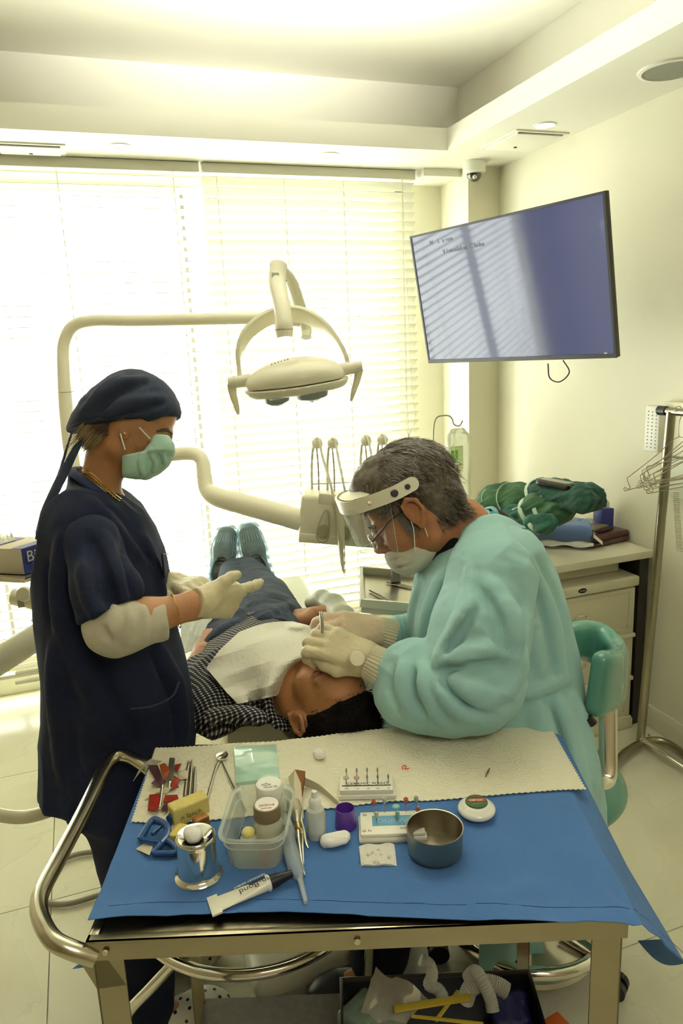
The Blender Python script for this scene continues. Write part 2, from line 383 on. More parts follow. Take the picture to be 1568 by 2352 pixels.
dkw = mat('unseen_dark_wall', (.30, .24, .15), .5)  # dark tone for the unseen walls, chosen to cut bounce onto the foreground
struct('wall_left', MB().b2((XL-.12, YB-.1, 0), (XL, YW+.1, 3)), dkw)
struct('wall_back', MB().b2((XL, YB-.12, 0), (XR, YB, 3)), dkw)
w = MB().b2((XL, YW, 0), (XR, YW+.12, .11)).b2((XL, YW, 2.43), (XR, YW+.12, 3)).b2((1.735, YW, .11), (XR, YW+.12, 2.43)).b2((XL, YW, .11), (-1.35, YW+.12, 2.43))
struct('wall_window', w, M['wall'])
struct('trim_1', MB().b2((1.943, 3.45, 0), (XR, YW, ZS)), M['wall'])
tag(SC.objects['trim_1'], 'square wall column in the corner beside the window')
struct('baseboard_right', MB().b2((XR-.014, YB, 0), (XR, 3.45, .095)), M['trimw'], bevel=.003)
struct('baseboard_window', MB().b2((XL, YW-.014, 0), (1.9, YW, .10)), M['trimw'], bevel=.003)
# ceiling: raised middle with a cove, dropped soffit around it and a lip
struct('ceiling', MB().b2((XL, YB, ZC), (XR, YW, ZC+.05)), M['ceil'])
LX, LY = 1.725, 3.225
s = MB().b2((XL, LY, ZS), (XR, YW, ZS+.03)).b2((LX, YB, ZS), (XR, LY, ZS+.03))
s.b2((XL, 3.40, ZS+.03), (XR, YW, ZC)).b2((1.86, YB, ZS+.03), (XR, 3.40, ZC))
struct('trim_2', s, M['ceil']); tag(SC.objects['trim_2'], 'dropped plaster soffit around the raised ceiling')
struct('trim_3', MB().b2((XL, LY-.03, ZS-.0), (LX, LY, ZS+.092)).b2((LX-.03, YB, ZS), (LX, LY-.03, ZS+.092)), M['ceil']); tag(SC.objects['trim_3'], 'upstand lip along the soffit edge')
struct('trim_4', MB().b2((1.735, 3.52, ZS-.035), (1.943, YW, ZS)), M['ceil']); tag(SC.objects['trim_4'], 'small dropped strip between blind and column')
# window: frame + mullions + panes
wt = thing('window_1', None, None, (0, YW, 0)); wt['kind'] = 'structure'
mf = mat('frame_grey', (.30, .29, .24), .4, .3)
f = MB().b2((-1.35, YW+.02, .11), (1.735, YW+.08, .17)).b2((-1.35, YW+.02, 2.375), (1.735, YW+.08, 2.43)).b2((-1.35, YW+.02, .11), (-1.30, YW+.08, 2.43)).b2((1.685, YW+.02, .11), (1.735, YW+.08, 2.43))
f.build('window_frame', M['trimw'], wt)
for x in (-.42, .575): MB().b2((x-.008, YW+.01, .17), (x+.008, YW+.07, 2.375)).build('mullion', mf, wt)
MB().b2((-1.3, YW+.01, 2.36), (.575, YW+.07, 2.375)).build('transom', mf, wt)
gl = film('clear_glass', (.95, 1, .97), .01, .02, .12)
for a, b in ((-1.3, -.428), (-.412, .567), (.583, 1.685)): MB().b2((a, YW+.045, .17), (b, YW+.05, 2.36)).build('pane', gl, wt)
# blinds
def blind(x0, x1, tilt, label, zt=2.405, zb=.145, n=47):
    t = thing('venetian_blind', label, 'blind', ((x0+x1)/2, 3.6, 2.43), 'venetian blinds at the window')
    Wd = x1-x0; cx = (x0+x1)/2
    MB().b2((x0, 3.565, ZS-.045), (x1, 3.63, ZS-.002)).build('headrail', M['slat'], t, bevel=.003)
    sm = MB()
    def fn(u, v): a = (u-.5)*.05; return ((v-.5)*Wd, a*cos(tilt)+.0, a*sin(tilt)+.0035*(1-(2*u-1)**2))
    sm.grid(fn, 6, 1, .0022); me = sm.me('slat', 40); me.materials.append(M['slat'])
    zs = np.linspace(zt-.03, zb+.05, n)
    for i, z in enumerate(zs):
        o = link('slat', me, None, t); o.location = (cx+random.uniform(-.002, .002), 3.6, z); o.rotation_euler = (random.gauss(0, .025), random.gauss(0, .0008), 0)
    MB().b2((x0, 3.575, zb), (x1, 3.625, zb+.016)).build('bottom_rail', M['slat'], t, bevel=.003)
    for fx in (.06, .36, .64, .93):
        x = x0+Wd*fx; c = MB()
        for y in (3.573, 3.627): c.tube([(x, y, 2.42), (x, y, zb+.01)], .0012, 5)
        for z in zs: c.tube([(x-.003, 3.571, z+.004), (x+.001, 3.569, z-.006), (x+.004, 3.571, z-.001)], .0015, 4)
        c.build('ladder_cord', M['cord'], t)
    return t
bl1 = blind(-1.05, .638, radians(-25), 'long white venetian blind on the left, with open slats showing the buildings outside', n=49)
bl2 = blind(.652, 1.712, radians(-40), 'long white venetian blind on the right, behind the lamp and beside the column', n=49)
c = MB(); P = [ony(922, 392, 3.55), ony(927, 600, 3.55), ony(934, 900, 3.55), ony(938, 995, 3.55)]
c.tube(P, .0016, 6); c.tube([ony(946, 905, 3.55), ony(953, 945, 3.55), ony(951, 975, 3.55), ony(940, 997, 3.55)], .0014, 6, smooth=4); c.tube([P[0], ony(937, 700, 3.55), ony(946, 905, 3.55)], .0013, 6)
c.ell(ony(938, 1000, 3.55), (.008, .008, .012)); c.ell(ony(941, 1008, 3.55), (.006, .006, .009))
c.build('pull_cord', M['cord'], bl2)
# soffit fittings
def downlight(x, y, lab, lit):
    t = thing('downlight', lab, 'ceiling light', (x, y, ZS), 'recessed downlights in the soffit')
    MB().lathe([(.036, -.001), (.038, -.004), (.046, -.004), (.048, 0)], (x, y, ZS), seg=24).build('trim_ring', M['white'], t)
    MB().lathe([(.036, -.002), (.0001, -.002)], (x, y, ZS), seg=24).build('lens', mat('lamp_lens', (.9, .9, .8), .3, emit=((1, .93, .75), 10 if lit else .8)), t)
downlight(1.903, 2.759, 'small round lit ceiling spotlight beside the hatch on the right', True)
downlight(.285, 3.363, 'small round spotlight above the left blind', False)
downlight(1.185, 3.353, 'small round spotlight above the right blind', False)
def hatch(c, sx, sy, lab):
    t = thing('access_hatch', lab, 'ceiling hatch', (c[0], c[1], ZS), 'access hatches in the soffit')
    MB().b2((c[0]-sx/2, c[1]-sy/2, ZS-.006), (c[0]+sx/2, c[1]+sy/2, ZS)).build('frame', M['ceil'], t)
    MB().b2((c[0]-sx/2+.02, c[1]-sy/2+.02, ZS-.012), (c[0]+sx/2-.02, c[1]+sy/2-.02, ZS-.004)).build('panel', M['ceil'], t, bevel=.002)
    MB().b2((c[0]-sx/2+.02, c[1]-sy/2+.012, ZS-.0065), (c[0]+sx/2-.02, c[1]-sy/2+.019, ZS-.0055)).build('gap', M['black'], t)
    MB().lathe([(.0001, -.016), (.007, -.015), (.008, -.012)], (c[0], c[1]+sy*.22, ZS), seg=12).build('lock', M['black'], t)
hatch((1.95, 2.98), .26, .29, 'square white access hatch with a key lock in the right soffit')
hatch((-.06, 3.46), .27, .17, 'flat white access hatch in the soffit above the left blind')
t = thing('ceiling_speaker', 'round grey ceiling speaker grille at the top right corner', 'speaker', (1.94, 2.12, ZS))
gm = mat('grille_grey', (.40, .42, .33), .6, bump=.8, bscale=600)
MB().lathe([(.0001, -.006), (.085, -.006), (.09, -.002)], (1.945, 2.12, ZS), seg=40).build('grille', gm, t)
MB().lathe([(.09, -.001), (.092, -.008), (.104, -.006), (.106, 0)], (1.945, 2.12, ZS), seg=40).build('rim', M['ceil'], t)
cc = (1.925, 3.36, ZS); t = thing('dome_camera', 'small white security camera with a dark dome under the soffit corner', 'camera', cc)
MB().lathe([(.0001, 0), (.052, 0), (.055, -.006), (.055, -.045), (.050, -.052), (.034, -.056)], cc, seg=32).build('housing', M['white'], t)
MB().lathe([(.036, -.054)]+[(.036*cos(a), -.056-.036*sin(a)) for a in np.linspace(0, pi/2-.02, 8)], cc, seg=24).build('dome', mat('smoked_dome', (.03, .025, .02), .05, coat=1), t)
MB().ell((cc[0]-.012, cc[1]-.026, ZS-.074), (.011, .011, .011)).build('lens', M['steel'], t)
# ---------------------------------------------------------------- television
Wt, Ht = .97, .97*9/16+.01; TR = Matrix.Rotation(-1.278, 4, 'Z')@Matrix.Rotation(.168, 4, 'X')@Matrix.Rotation(-.014, 4, 'Y'); TM = Matrix.Translation((1.636, 2.63, 1.801))@TR
t = thing('television', 'large flat television with a bluish screen, tilted down from the right wall', 'television', (1.636, 2.63, 1.801))
def tb(lo, hi, nm, m, **k):
    b = MB(); b.T = TM; b.b2(lo, hi); return b.build(nm, m, t, **k)
tb((-Wt/2, 0, -Ht/2), (Wt/2, .022, Ht/2), 'back_shell', M['black'], bevel=.004)
b = MB(); b.T = TM; e = .009
b.b2((-Wt/2, -.006, Ht/2-e), (Wt/2, .001, Ht/2)).b2((-Wt/2, -.006, -Ht/2), (Wt/2, .001, -Ht/2+.016)).b2((-Wt/2, -.006, -Ht/2+.016), (-Wt/2+e, .001, Ht/2-e)).b2((Wt/2-e, -.006, -Ht/2+.016), (Wt/2, .001, Ht/2-e))
b.build('bezel', M['black'], t)
sm = mat('screen_blue', (.03, .035, .06), .06, emit=((.155, .175, .36), .42)); nt = sm.node_tree; bn = nt.nodes['Principled BSDF']
tc = nt.nodes.new('ShaderNodeTexCoord'); sep = nt.nodes.new('ShaderNodeSeparateXYZ'); nt.links.new(tc.outputs['Object'], sep.inputs[0])
rp = nt.nodes.new('ShaderNodeValToRGB'); rp.color_ramp.interpolation = 'EASE'
e = rp.color_ramp.elements; e[0].position = 0; e[0].color = (.17, .185, .30, 1); e[1].position = 1; e[1].color = (.16, .18, .36, 1)
x = e.new(.56); x.color = (.19, .21, .35, 1); x = e.new(.60); x.color = (.10, .115, .27, 1)
mr = nt.nodes.new('ShaderNodeMapRange'); mr.inputs[1].default_value = -Wt/2; mr.inputs[2].default_value = Wt/2
nt.links.new(sep.outputs[0], mr.inputs[0]); nt.links.new(mr.outputs[0], rp.inputs[0]); nt.links.new(rp.outputs[0], bn.inputs['Emission Color'])
so = MB().b2((-Wt/2+.009, -.003, -Ht/2+.016), (Wt/2-.009, .0, Ht/2-.009)).build('screen', sm, None); so.parent = t; so.matrix_parent_inverse = Matrix.Identity(4); so.matrix_basis = TR
tm_ = mat('screen_text', (.02, .03, .08), .4)
text('(COM1 17/16)', 'screen_text', tm_, TM@Matrix.Translation((.28, -.0035, -.272))@Matrix.Rotation(pi/2, 4, 'X'), .018, t)
text('N    L  a rem', 'screen_text', tm_, TM@Matrix.Translation((-.37, -.0035, .225))@Matrix.Rotation(pi/2, 4, 'X'), .026, t)
text('V Lneodafion  C belna', 'screen_text', tm_, TM@Matrix.Translation((-.30, -.0035, .180))@Matrix.Rotation(pi/2, 4, 'X'), .026, t)
b = MB(); b.T = TM; b.b2((.435, -.004, -.273), (.448, -.0032, -.258)); b.build('screen_icon', M['white'], t)
b = MB(); b.T = TM; b.b2((-.2, .022, -.15), (.2, .03, .15)); b.build('mount_plate', M['black'], t)
b = MB(); q = TM@Vector((.1, .03, 0)); b.tube([q, (XR-.12, 3.05, 1.85), (XR-.01, 3.1, 1.85)], .018, 8); b.b2((XR-.015, 3.03, 1.75), (XR, 3.17, 1.95)); b.build('wall_arm', M['black'], t)
MB().tube([onx(1258, 835, 1.98), onx(1262, 868, 1.98), onx(1285, 877, 1.98), onx(1307, 855, 2.0), onx(1293, 828, 2.02)], .003, 8, smooth=5).build('cable', M['black'], t)
# ---------------------------------------------------------------- buildings outside
bw = mat('facade_white', (.75, .75, .72), .8); bwd = mat('facade_window', (.10, .10, .10), .3)
def building(x0, x1, y, h, nx, nz, lab, z0=-9):
    t = thing('apartment_building', lab, 'building', ((x0+x1)/2, y, z0), 'buildings outside the window')
    MB().b2((x0, y, z0), (x1, y+8, h)).build('wall', bw, t); MB().b2((x0-.2, y-.2, h), (x1+.2, y+8.2, h+.25)).build('roof', bw, t)
    pw = (x1-x0)/nx; fh = 2.9; me = MB().b2((-.38*pw/1, -.05, 0), (.38*pw/1*.4, .05, 1.5)).me('window', 0); me.materials.append(bwd)
    for i in range(nx):
        for j in range(nz):
            z = h-2.4-j*fh
            if z < z0+.5: break
            o = link('window', me, None, t); o.location = Vector((x0+pw*(i+.55), y, z))-Vector(t.location)
            o.matrix_parent_inverse = Matrix.Identity(4)
building(-6.5, -.6, 26, 10.2, 4, 6, 'pale apartment block seen through the left blind, farthest left')
building(.9, 4.6, 27, 8.6, 4, 6, 'pale apartment block seen through the left blind, in the middle')
building(6.4, 10.4, 25, 7.4, 3, 5, 'pale apartment block with wide windows, near the mullion')
struct('trim_5', MB().b2((-30, 5, -9.2), (30, 60, -9)), mat('street', (.62, .61, .56), .9)); tag(SC.objects['trim_5'], 'street far below the window')

t = thing('added_fill_panel', 'square fill light panel added out of view behind the photographer', 'ceiling light', (.3, -.6, ZC)); MB().b2((-.17, -1.07, 2.41), (.77, -.13, 2.43)).build('housing', M['white'], t); MB().cyl((.3, -.6, 2.43), (.3, -.6, ZC), .01).build('stem', M['white'], t)  # added body for the foreground fill light, out of view

t = thing('added_fill_bar', 'slim fill light bar on two poles, added out of view to brighten the ceiling', 'lamp', (.75, .74, 0))  # added body for the ceiling fill strip, out of view
for x in (.2, 1.3): MB().cyl((x, .74, ZC), (x, .74, 2.02), .008).build('pole', M['chrome'], t)
MB().tube([(.08, .765, 2.035), (1.42, .765, 2.035)], .028, 14).build('housing', M['white'], t)
# ---------------------------------------------------------------- figure helpers
def hframe(c, fwd, up, sc=1):   # head frame: x = face direction, y = the head's left, z = crown
    x = Vector(fwd).normalized(); z = Vector(up); y = z.cross(x).normalized(); z = x.cross(y)
    x *= sc; y *= sc; z *= sc; return Matrix(((x.x, y.x, z.x, c[0]), (x.y, y.y, z.y, c[1]), (x.z, y.z, z.z, c[2]), (0, 0, 0, 1)))
def head(S, Mx, neck=((-.035, 0, -.06), (-.06, 0, -.18)), nr=.056, ear=(1, -1), lip=1):
    S.fr(Mx); e = S.ell; c = S.cap
    e((-.015, 0, .032), (.098, .077, .086), k=.02); e((.028, 0, -.028), (.064, .064, .088), k=.03)
    e((.07, 0, .05), (.025, .05, .035), k=.03)
    for y in (1, -1):
        S.chain([(-.022, y*.060, -.03), (-.012, y*.058, -.072), (.045, y*.030, -.100), (.074, 0, -.105)], [.020, .017, .016, .016], k=.03)
        e((.058, y*.042, -.032), (.028, .022, .026), k=.025)
        c((.085, y*.040, .012), (.094, y*.012, .011), .008, .009, k=.015)
        e((.096, y*.031, -.006), (.013, .016, .011), k=.012, op='s')
        e((.079, y*.031, -.007), (.0135, .0145, .0125), k=.003)
        c((.091, y*.019, -.010), (.088, y*.043, -.011), .0022, .0018, k=.003)
        e((.104, y*.013, -.043), (.010, .008, .007), k=.008)
    c((.092, 0, .004), (.117, 0, -.034), .008, .0105, k=.016); e((.118, 0, -.038), (.010, .011, .009), k=.008)
    e((.083, 0, -.098), (.018, .022, .016), k=.02); e((.088, 0, -.068), (.020, .028, .022), k=.02)
    if lip:
        e((.1045, 0, -.0645), (.008, .022, .0048), k=.004); e((.1025, 0, -.0745), (.008, .019, .0055), k=.004); c((.112, .02, -.0695), (.112, -.02, -.0695), .0018, k=.003, op='s')
    c(neck[0], neck[1], nr, nr*1.02, k=.035)
    for y in ear:
        R = Matrix.Rotation(radians(12), 3, 'Y')
        e((-.010, y*.083, -.006), (.021, .010, .033), R, k=.008)
        P = [(.010, y*.086, .002), (.006, y*.094, .022), (-.010, y*.098, .031), (-.026, y*.098, .020), (-.030, y*.095, -.004), (-.020, y*.091, -.024), (-.007, y*.087, -.037)]
        S.chain(P, [.004, .0048, .0052, .0052, .0048, .0046, .0065], k=.005)
        e((-.008, y*.098, -.002), (.010, .008, .017), R, k=.005, op='s'); e((.005, y*.089, -.008), (.0045, .0045, .007), k=.003)
    S.fr(None)
def fing(base, lens, ang, spread, side):   # joint points of one finger, bending towards -z
    p = Vector(base); out = [p.copy()]; a = 0
    for l, b in zip(lens, ang):
        a += radians(b); d = Vector((cos(a)*cos(spread), sin(spread)*side, -sin(a))); p = p+d*l; out.append(p.copy())
    return out
def hand(S, Mx, curls, thumb, side=1, fat=0.0, spreads=(.10, .02, -.06, -.16)):   # x: wrist->fingers, y*side: thumb side, z: back of hand
    S.fr(Mx); ys = (.030, .010, -.011, -.030); xs = (.090, .094, .089, .080)
    LL = ((.043, .026, .021), (.047, .030, .022), (.043, .028, .021), (.034, .021, .019)); rr = (.0098, .0100, .0095, .0083)
    S.cap((-.045, 0, 0), (.0, 0, 0), .027+fat, .026+fat, k=.02)
    S.box((.042, 0, -.002), (.045, .034, .0125), rnd=.012, k=.02)
    S.ell((.030, side*.024, -.010), (.032, .018, .018), k=.015); S.ell((.035, -side*.022, -.008), (.035, .016, .016), k=.015)
    for i in range(4):
        b = (xs[i], side*ys[i], .001); S.cap((.01, side*ys[i]*.6, .0), b, .013+fat, .0118+fat, k=.010)
        P = fing(b, LL[i], curls[i], spreads[i], side); r = rr[i]+fat
        S.chain(P, [r*1.18, r*1.06, r*.98, r*.86], k=.006)
        for q in P[1:3]: S.ell(q, (r*1.08,)*3, k=.004)
    S.chain([Vector((q[0], q[1]*side, q[2])) for q in thumb], [.0155+fat, .0125+fat, .0112+fat, .0092+fat], k=.010); S.fr(None)
def strands(fn, n, L, r, gravity=(0, 0, 0), seg=4):   # fn(i)->(root, normal, direction)
    mb = MB()
    for i in range(n):
        p, nn, d = fn(i); p = Vector(p); nn = Vector(nn); d = Vector(d); l = L*random.uniform(.6, 1.3); P = []; R = []
        for j in range(seg):
            t = j/(seg-1); P.append(p+d*l*t+nn*(l*.30*t*(1-t*.75))+Vector(gravity)*l*t*t); R.append(r*(1-.85*t))
        mb.tube(P, R, 3, cap=False)
    return mb
latex = mat('latex_glove', (.70, .61, .385), .45, noise=.08, nscale=30, bump=.25, bscale=110, sss=.1)
def gloss_off(m, v=.2): m.node_tree.nodes['Principled BSDF'].inputs['Specular IOR Level'].default_value = v; return m
def cloth(name, col, col2=None, rough=.85, bump=.3, bscale=350, sheen=.15, **k):
    return gloss_off(mat(name, col, rough, bump=bump, bscale=bscale, sheen=sheen, col2=col2, **k), .25)

from mathutils.bvhtree import BVHTree
def creases(S, lists, view=None):   # soft raised folds laid on the outer surface of a garment; each: (points, width, sharpness, 'u' or 's')
    v, sm0 = S.vox, S.k; S.vox = max(v, .006); Vv, Q = S.mesh(smooth=0); S.vox = v
    bv = BVHTree.FromPolygons([Vector(p) for p in Vv], [tuple(int(i) for i in q) for q in Q]); o = Vector((0, 0, CAMZ))
    for pts, r, k, op in lists:
        P = catmull([(x, y, 0) for x, y in pts], 5); out = []
        for p in P:
            d = (cf+cr*(p[0]-784)/FPX-cu*(p[1]-1176)/FPX).normalized(); h = bv.ray_cast(o, d)
            if h[0] is None:
                if len(out) > 1: break
                continue
            out.append(h[0]-h[1]*(r*.30 if op == 'u' else -r*.45))
        n = len(out)
        for i in range(n-1):
            if (out[i+1]-out[i]).length > .06: continue
            w = [r*(.35+.65*sin(pi*min(1, max(0, (j+.5)/n)))) for j in (i, i+1)]; S.cap(out[i], out[i+1], w[0], w[1], k, op)
# ---------------------------------------------------------------- the assistant in navy scrubs, standing at the left
navy = cloth('navy_cotton', (.012, .019, .050), (.009, .013, .032), nscale=9, sheen=.02); navycap = cloth('navy_cap', (.032, .043, .075), (.026, .035, .062), nscale=14, sheen=.04)
A = thing('person', 'assistant standing at the left in navy scrubs, navy cap and green mask, handling a glove', 'person', (0.02, 1.70, 0))
DA = 1.68; fA = Vector((cos(radians(-12)), sin(radians(-12)), 0)); lA = Vector((-fA.y, fA.x, 0))   # lA: her left (away)
def a(px, py, d=DA): return at(px, py, d)
Mh = hframe(a(303, 971, 1.66), cr*.90-cu*.38+cf*.25, cr*.38+cu*.92, .88)
Mi = Mh.inverted()
# --- body (one continuous surface)
B = Solid(.0045, .03)
head(B, Mh, neck=((-.035, 0, -.06), Mi@a(222, 1150, 1.665)), nr=.050, ear=())
B.loft([(a(165, 1150), a(275, 1155), .05), (a(135, 1200), a(320, 1210), .13), (a(125, 1260), a(350, 1270), .15), (a(135, 1400), a(360, 1400), .13), (a(150, 1550), a(390, 1550), .13, .02), (a(150, 1700), a(400, 1700), .125, .045)], (0, 0, 1), fA, k=.05)
sh_n = a(195, 1210, 1.57); el_n = a(262, 1440, 1.44); wr_n = a(452, 1388, 1.50)
sh_f = a(262, 1190, 1.86); el_f = a(330, 1400, 1.92); wr_f = a(392, 1350, 1.76)
B.chain([sh_n, el_n, el_n+(wr_n-el_n)*.35, wr_n, wr_n+(wr_n-el_n).normalized()*.02], [.048, .037, .038, .026, .022], k=.04)
B.chain([sh_f, el_f, wr_f], [.048, .036, .026], k=.04)
hipn, hipf = a(245, 1750, 1.66), a(290, 1750, 1.78)
kn, kf = Vector((.01, 1.56, .46)), Vector((.04, 1.76, .46)); an, af = Vector((-.03, 1.585, .09)), Vector((-.01, 1.75, .09))
B.chain([hipn, kn, an], [.085, .052, .034], k=.05); B.chain([hipf, kf, af], [.085, .052, .034], k=.05)
for q in (an, af): B.chain([q, q+Vector((.03, -.01, -.045)), q+Vector((.14, -.04, -.055))], [.028, .026, .022], k=.02)
lo = onz(300, 1100, 1.3)
def amat(c):
    out = np.zeros(len(c)); return out
body = B.build('body', M['skin'], A, smooth=1)
# --- scrub tunic
T = Solid(.005, .03)
secs_ = [(1080, 160, 186, .05), (1098, 158, 218, .08), (1125, 150, 258, .11), (1150, 138, 290, .14), (1185, 117, 330, .175), (1230, 100, 356, .185), (1290, 94, 374, .185), (1400, 92, 388, .178), (1480, 98, 402, .175), (1560, 102, 424, .165, .01), (1640, 98, 436, .150, .03), (1720, 92, 442, .145, .045), (1830, 82, 436, .145, .05)]
secs = [(q+(0,))[:5] for q in secs_]
T.loft([(a(l, y), a(r, y), h, o) for y, l, r, h, o in secs], (0, 0, 1), fA, k=.02, ex=2.3)
slv = [a(180, 1205, 1.56), a(205, 1290, 1.49), a(238, 1395, 1.45), a(248, 1425, 1.445)]
SL = Solid(.0045, .03)
SL.chain([a(195, 1195, 1.58), a(212, 1250, 1.52), a(238, 1350, 1.465), a(258, 1440, 1.445)], [.048, .056, .060, .063], k=.03)
T.ell(a(188, 1198, 1.575), (.075, .078, .062), k=.05); T.ell(a(250, 1205, 1.84), (.07, .07, .05), k=.05)
T.chain([a(255, 1205, 1.85), a(300, 1300, 1.90), a(330, 1380, 1.93)], [.068, .074, .076], k=.035)
def ridge(S, pts, r, k, op='u'):
    if op == 's': r *= .6; k *= 1.25
    P = catmull(pts, 4); S.chain([Vector(p) for p in P], [r]*len(P), k=k, op=op)
creases(SL, [([(292, 1200), (305, 1290), (312, 1370)], .010, .02, 'u'), ([(275, 1210), (285, 1300), (290, 1370)], .007, .018, 's'), ([(240, 1230), (262, 1310), (285, 1390)], .008, .02, 'u'), ([(190, 1290), (205, 1370), (235, 1420)], .008, .02, 'u'), ([(200, 1230), (225, 1300), (262, 1400)], .006, .018, 's')])
hemn = cr*.42-cu*.90
SL.build('sleeve', navy, A, disp=folds((.25, -.2, -1), .006, 14, 21), smooth=2, cut=[(np.array(a(248, 1404, 1.45)), np.array(hemn))])
creases(T, [([(175, 1230), (160, 1330), (185, 1450), (240, 1570), (310, 1700)], .010, .022, 's'), ([(150, 1240), (140, 1350), (160, 1460), (210, 1590), (270, 1720)], .012, .03, 'u'), ([(335, 1240), (362, 1330), (372, 1400)], .008, .02, 'u'), ([(345, 1500), (392, 1600), (405, 1700)], .009, .02, 's'), ([(360, 1490), (410, 1590), (422, 1690)], .010, .02, 'u'), ([(130, 1480), (128, 1620), (150, 1790)], .011, .03, 'u'), ([(205, 1640), (225, 1790)], .010, .03, 'u'), ([(110, 1300), (112, 1420)], .008, .02, 's'), ([(200, 1150), (260, 1200), (330, 1290)], .006, .015, 'u'), ([(225, 1150), (290, 1200), (350, 1300)], .005, .012, 's')])
# hollow out inside the hem and sleeve
T.loft([(a(l+14, y), a(r-14, y), h-.012, o) for y, l, r, h, o in secs[-3:]], (0, 0, 1), fA, k=.004, op='s', ex=2.3)
hem = a(270, 1822)
fn = folds((0.12, .1, 1), .010, 11, 3)
tun = T.build('scrub_top', navy, A, disp=fn, smooth=2, cut=[(np.array(hem), np.array((-.0, -.0, -1.0)))])
# pocket with curved stitched edge, chest pocket, sleeve seam
MB().tube([a(300, 1628, 1.472), a(350, 1622, 1.475), a(395, 1600, 1.49), (a(412, 1565, 1.51))], .0022, 6, smooth=4).build('pocket_seam', navycap, A)
b = MB(); b.box(a(377, 1293, 1.62), (.004, .05, .055), frame(fA, None, (0, 0, 1))); b.build('chest_pocket', navy, A, bevel=.001)
MB().tube([a(374, 1272, 1.6), a(388, 1273, 1.6), a(384, 1279, 1.6)], .0012, 5).build('pocket_pin', M['steel'], A)
# neckband and white undershirt collar
nb = [a(163, 1080, 1.66), a(182, 1098, 1.60), a(220, 1125, 1.585), a(262, 1160, 1.60), a(292, 1182, 1.66), a(285, 1165, 1.72), a(240, 1120, 1.755), (a(190, 1085, 1.73))]
MB().tube(nb, .0075, 8, closed=True, smooth=5, flat=(1.6, .8)).build('neckband', cloth('navy_band', (.022, .035, .10)), A)
us = Solid(.004, .01); us.chain([a(215, 1118, 1.62), a(260, 1150, 1.62), a(283, 1168, 1.66), a(282, 1150, 1.70)], [.009, .010, .011, .009], k=.01)
white_knit = cloth('white_knit', (.66, .62, .47), (.58, .54, .40), nscale=30, bump=.5, bscale=500)
us.build('undershirt_collar', white_knit, A)
# gold chain
gold = mat('gold', (.72, .45, .14), .25, 1)
ch = MB(); P = catmull([a(190, 1083, 1.60), a(215, 1098, 1.585), a(245, 1125, 1.58), a(270, 1148, 1.60), a(280, 1155, 1.64)], 14)
ch.tube([p+np.array([0, 0, .0012*sin(i*2.1)]) for i, p in enumerate(P)], .0028, 6); ch.tube([p+np.array([0, 0, .008]) for p in P], .0016, 5); ch.build('gold_necklace', gold, A)
# undersleeve
U = Solid(.004, .02)
cu_end = a(374, 1425, 1.47)
U.chain([a(248, 1402, 1.455), a(256, 1428, 1.447), a(262, 1446, 1.44), a(300, 1438, 1.445), cu_end], [.046, .050, .050, .046, .040], k=.03)
creases(U, [([(290, 1392), (302, 1430), (290, 1475)], .006, .012, 'u'), ([(312, 1388), (322, 1430), (312, 1470)], .005, .010, 's'), ([(268, 1400), (262, 1440), (245, 1470)], .006, .014, 'u'), ([(343, 1390), (348, 1430), (342, 1478)], .0035, .006, 's'), ([(230, 1440), (250, 1470)], .005, .012, 's')])
cd = (a(385, 1431, 1.465)-a(300, 1444, 1.445)).normalized()
U.build('undersleeve', white_knit, A, disp=folds((.3, -.2, 1), .0025, 22, 5), cut=[(np.array(a(384, 1432, 1.465)), np.array(cd))])
U = Solid(.005, .02); U.chain([el_f+Vector((0, 0, .05)), el_f, el_f+(wr_f-el_f)*.6], [.048, .046, .040]); U.build('undersleeve', white_knit, A)
# trousers
P_ = Solid(.007, .04)
P_.loft([(a(150, 1740), a(400, 1740), .125, .045), (a(140, 1840), a(370, 1840), .13, .04)], (0, 0, 1), fA, k=.04)
P_.chain([hipn, kn+Vector((0, 0, .05)), an+Vector((.015, 0, -.035))], [.100, .080, .072], k=.05); P_.chain([hipf, kf+Vector((0, 0, .05)), af+Vector((.015, 0, -.035))], [.100, .080, .072], k=.05)
P_.build('trousers', navy, A, disp=folds((0, 0, 1), .007, 12, 8), smooth=2, cut=[(np.array((0, 0, .035)), np.array((0, 0, -1.)))])
# clogs with polka dots
dotw = mat('clog_white', (.74, .72, .58), .35)
for q, dd in ((an, Vector((1, -.22, 0))), (af, Vector((1, -.10, 0)))):
    dd.normalize(); q = Vector((q.x, q.y, 0)); S = Solid(.004, .02); lat = Vector((-dd.y, dd.x, 0))
    S.ell(q+dd*.165+Vector((0, 0, .038)), (.062, .048, .036), frame(dd, None, (0, 0, 1)), k=.03); S.box(q+dd*.06+Vector((0, 0, .03)), (.12, .040, .028), frame(dd, None, (0, 0, 1)), rnd=.025, k=.03)
    S.cap(q+dd*.03+Vector((0, 0, .10)), q+dd*-.0+Vector((0, 0, .065)), .036, .036, k=.02, op='s')
    so = S.build('clog', dotw, A, cut=[(np.array((0, 0, .004)), np.array((0, 0, -1.)))])
    dm = MB(); me = so.data; n = 0
    vs = np.array([v.co for v in me.vertices]); ns = np.array([v.normal for v in me.vertices]); used = []
    for i in rng.permutation(len(vs)):
        if ns[i][2] < -.2 or any(np.linalg.norm(vs[i]-u) < .023 for u in used): continue
        used.append(vs[i]); dm.lathe([(.0001, .0012), (.0038, .0010), (.0046, 0)], vs[i], frame(ns[i], None, (0.1, .3, 1) if abs(ns[i][2]) < .9 else (1, 0, 0))@Matrix.Rotation(pi/2, 3, 'Y'), 8)
    o = dm.build('polka_dots', M['black'], so); o['kind'] = 'stuff'; o.matrix_parent_inverse = Matrix.Identity(4)
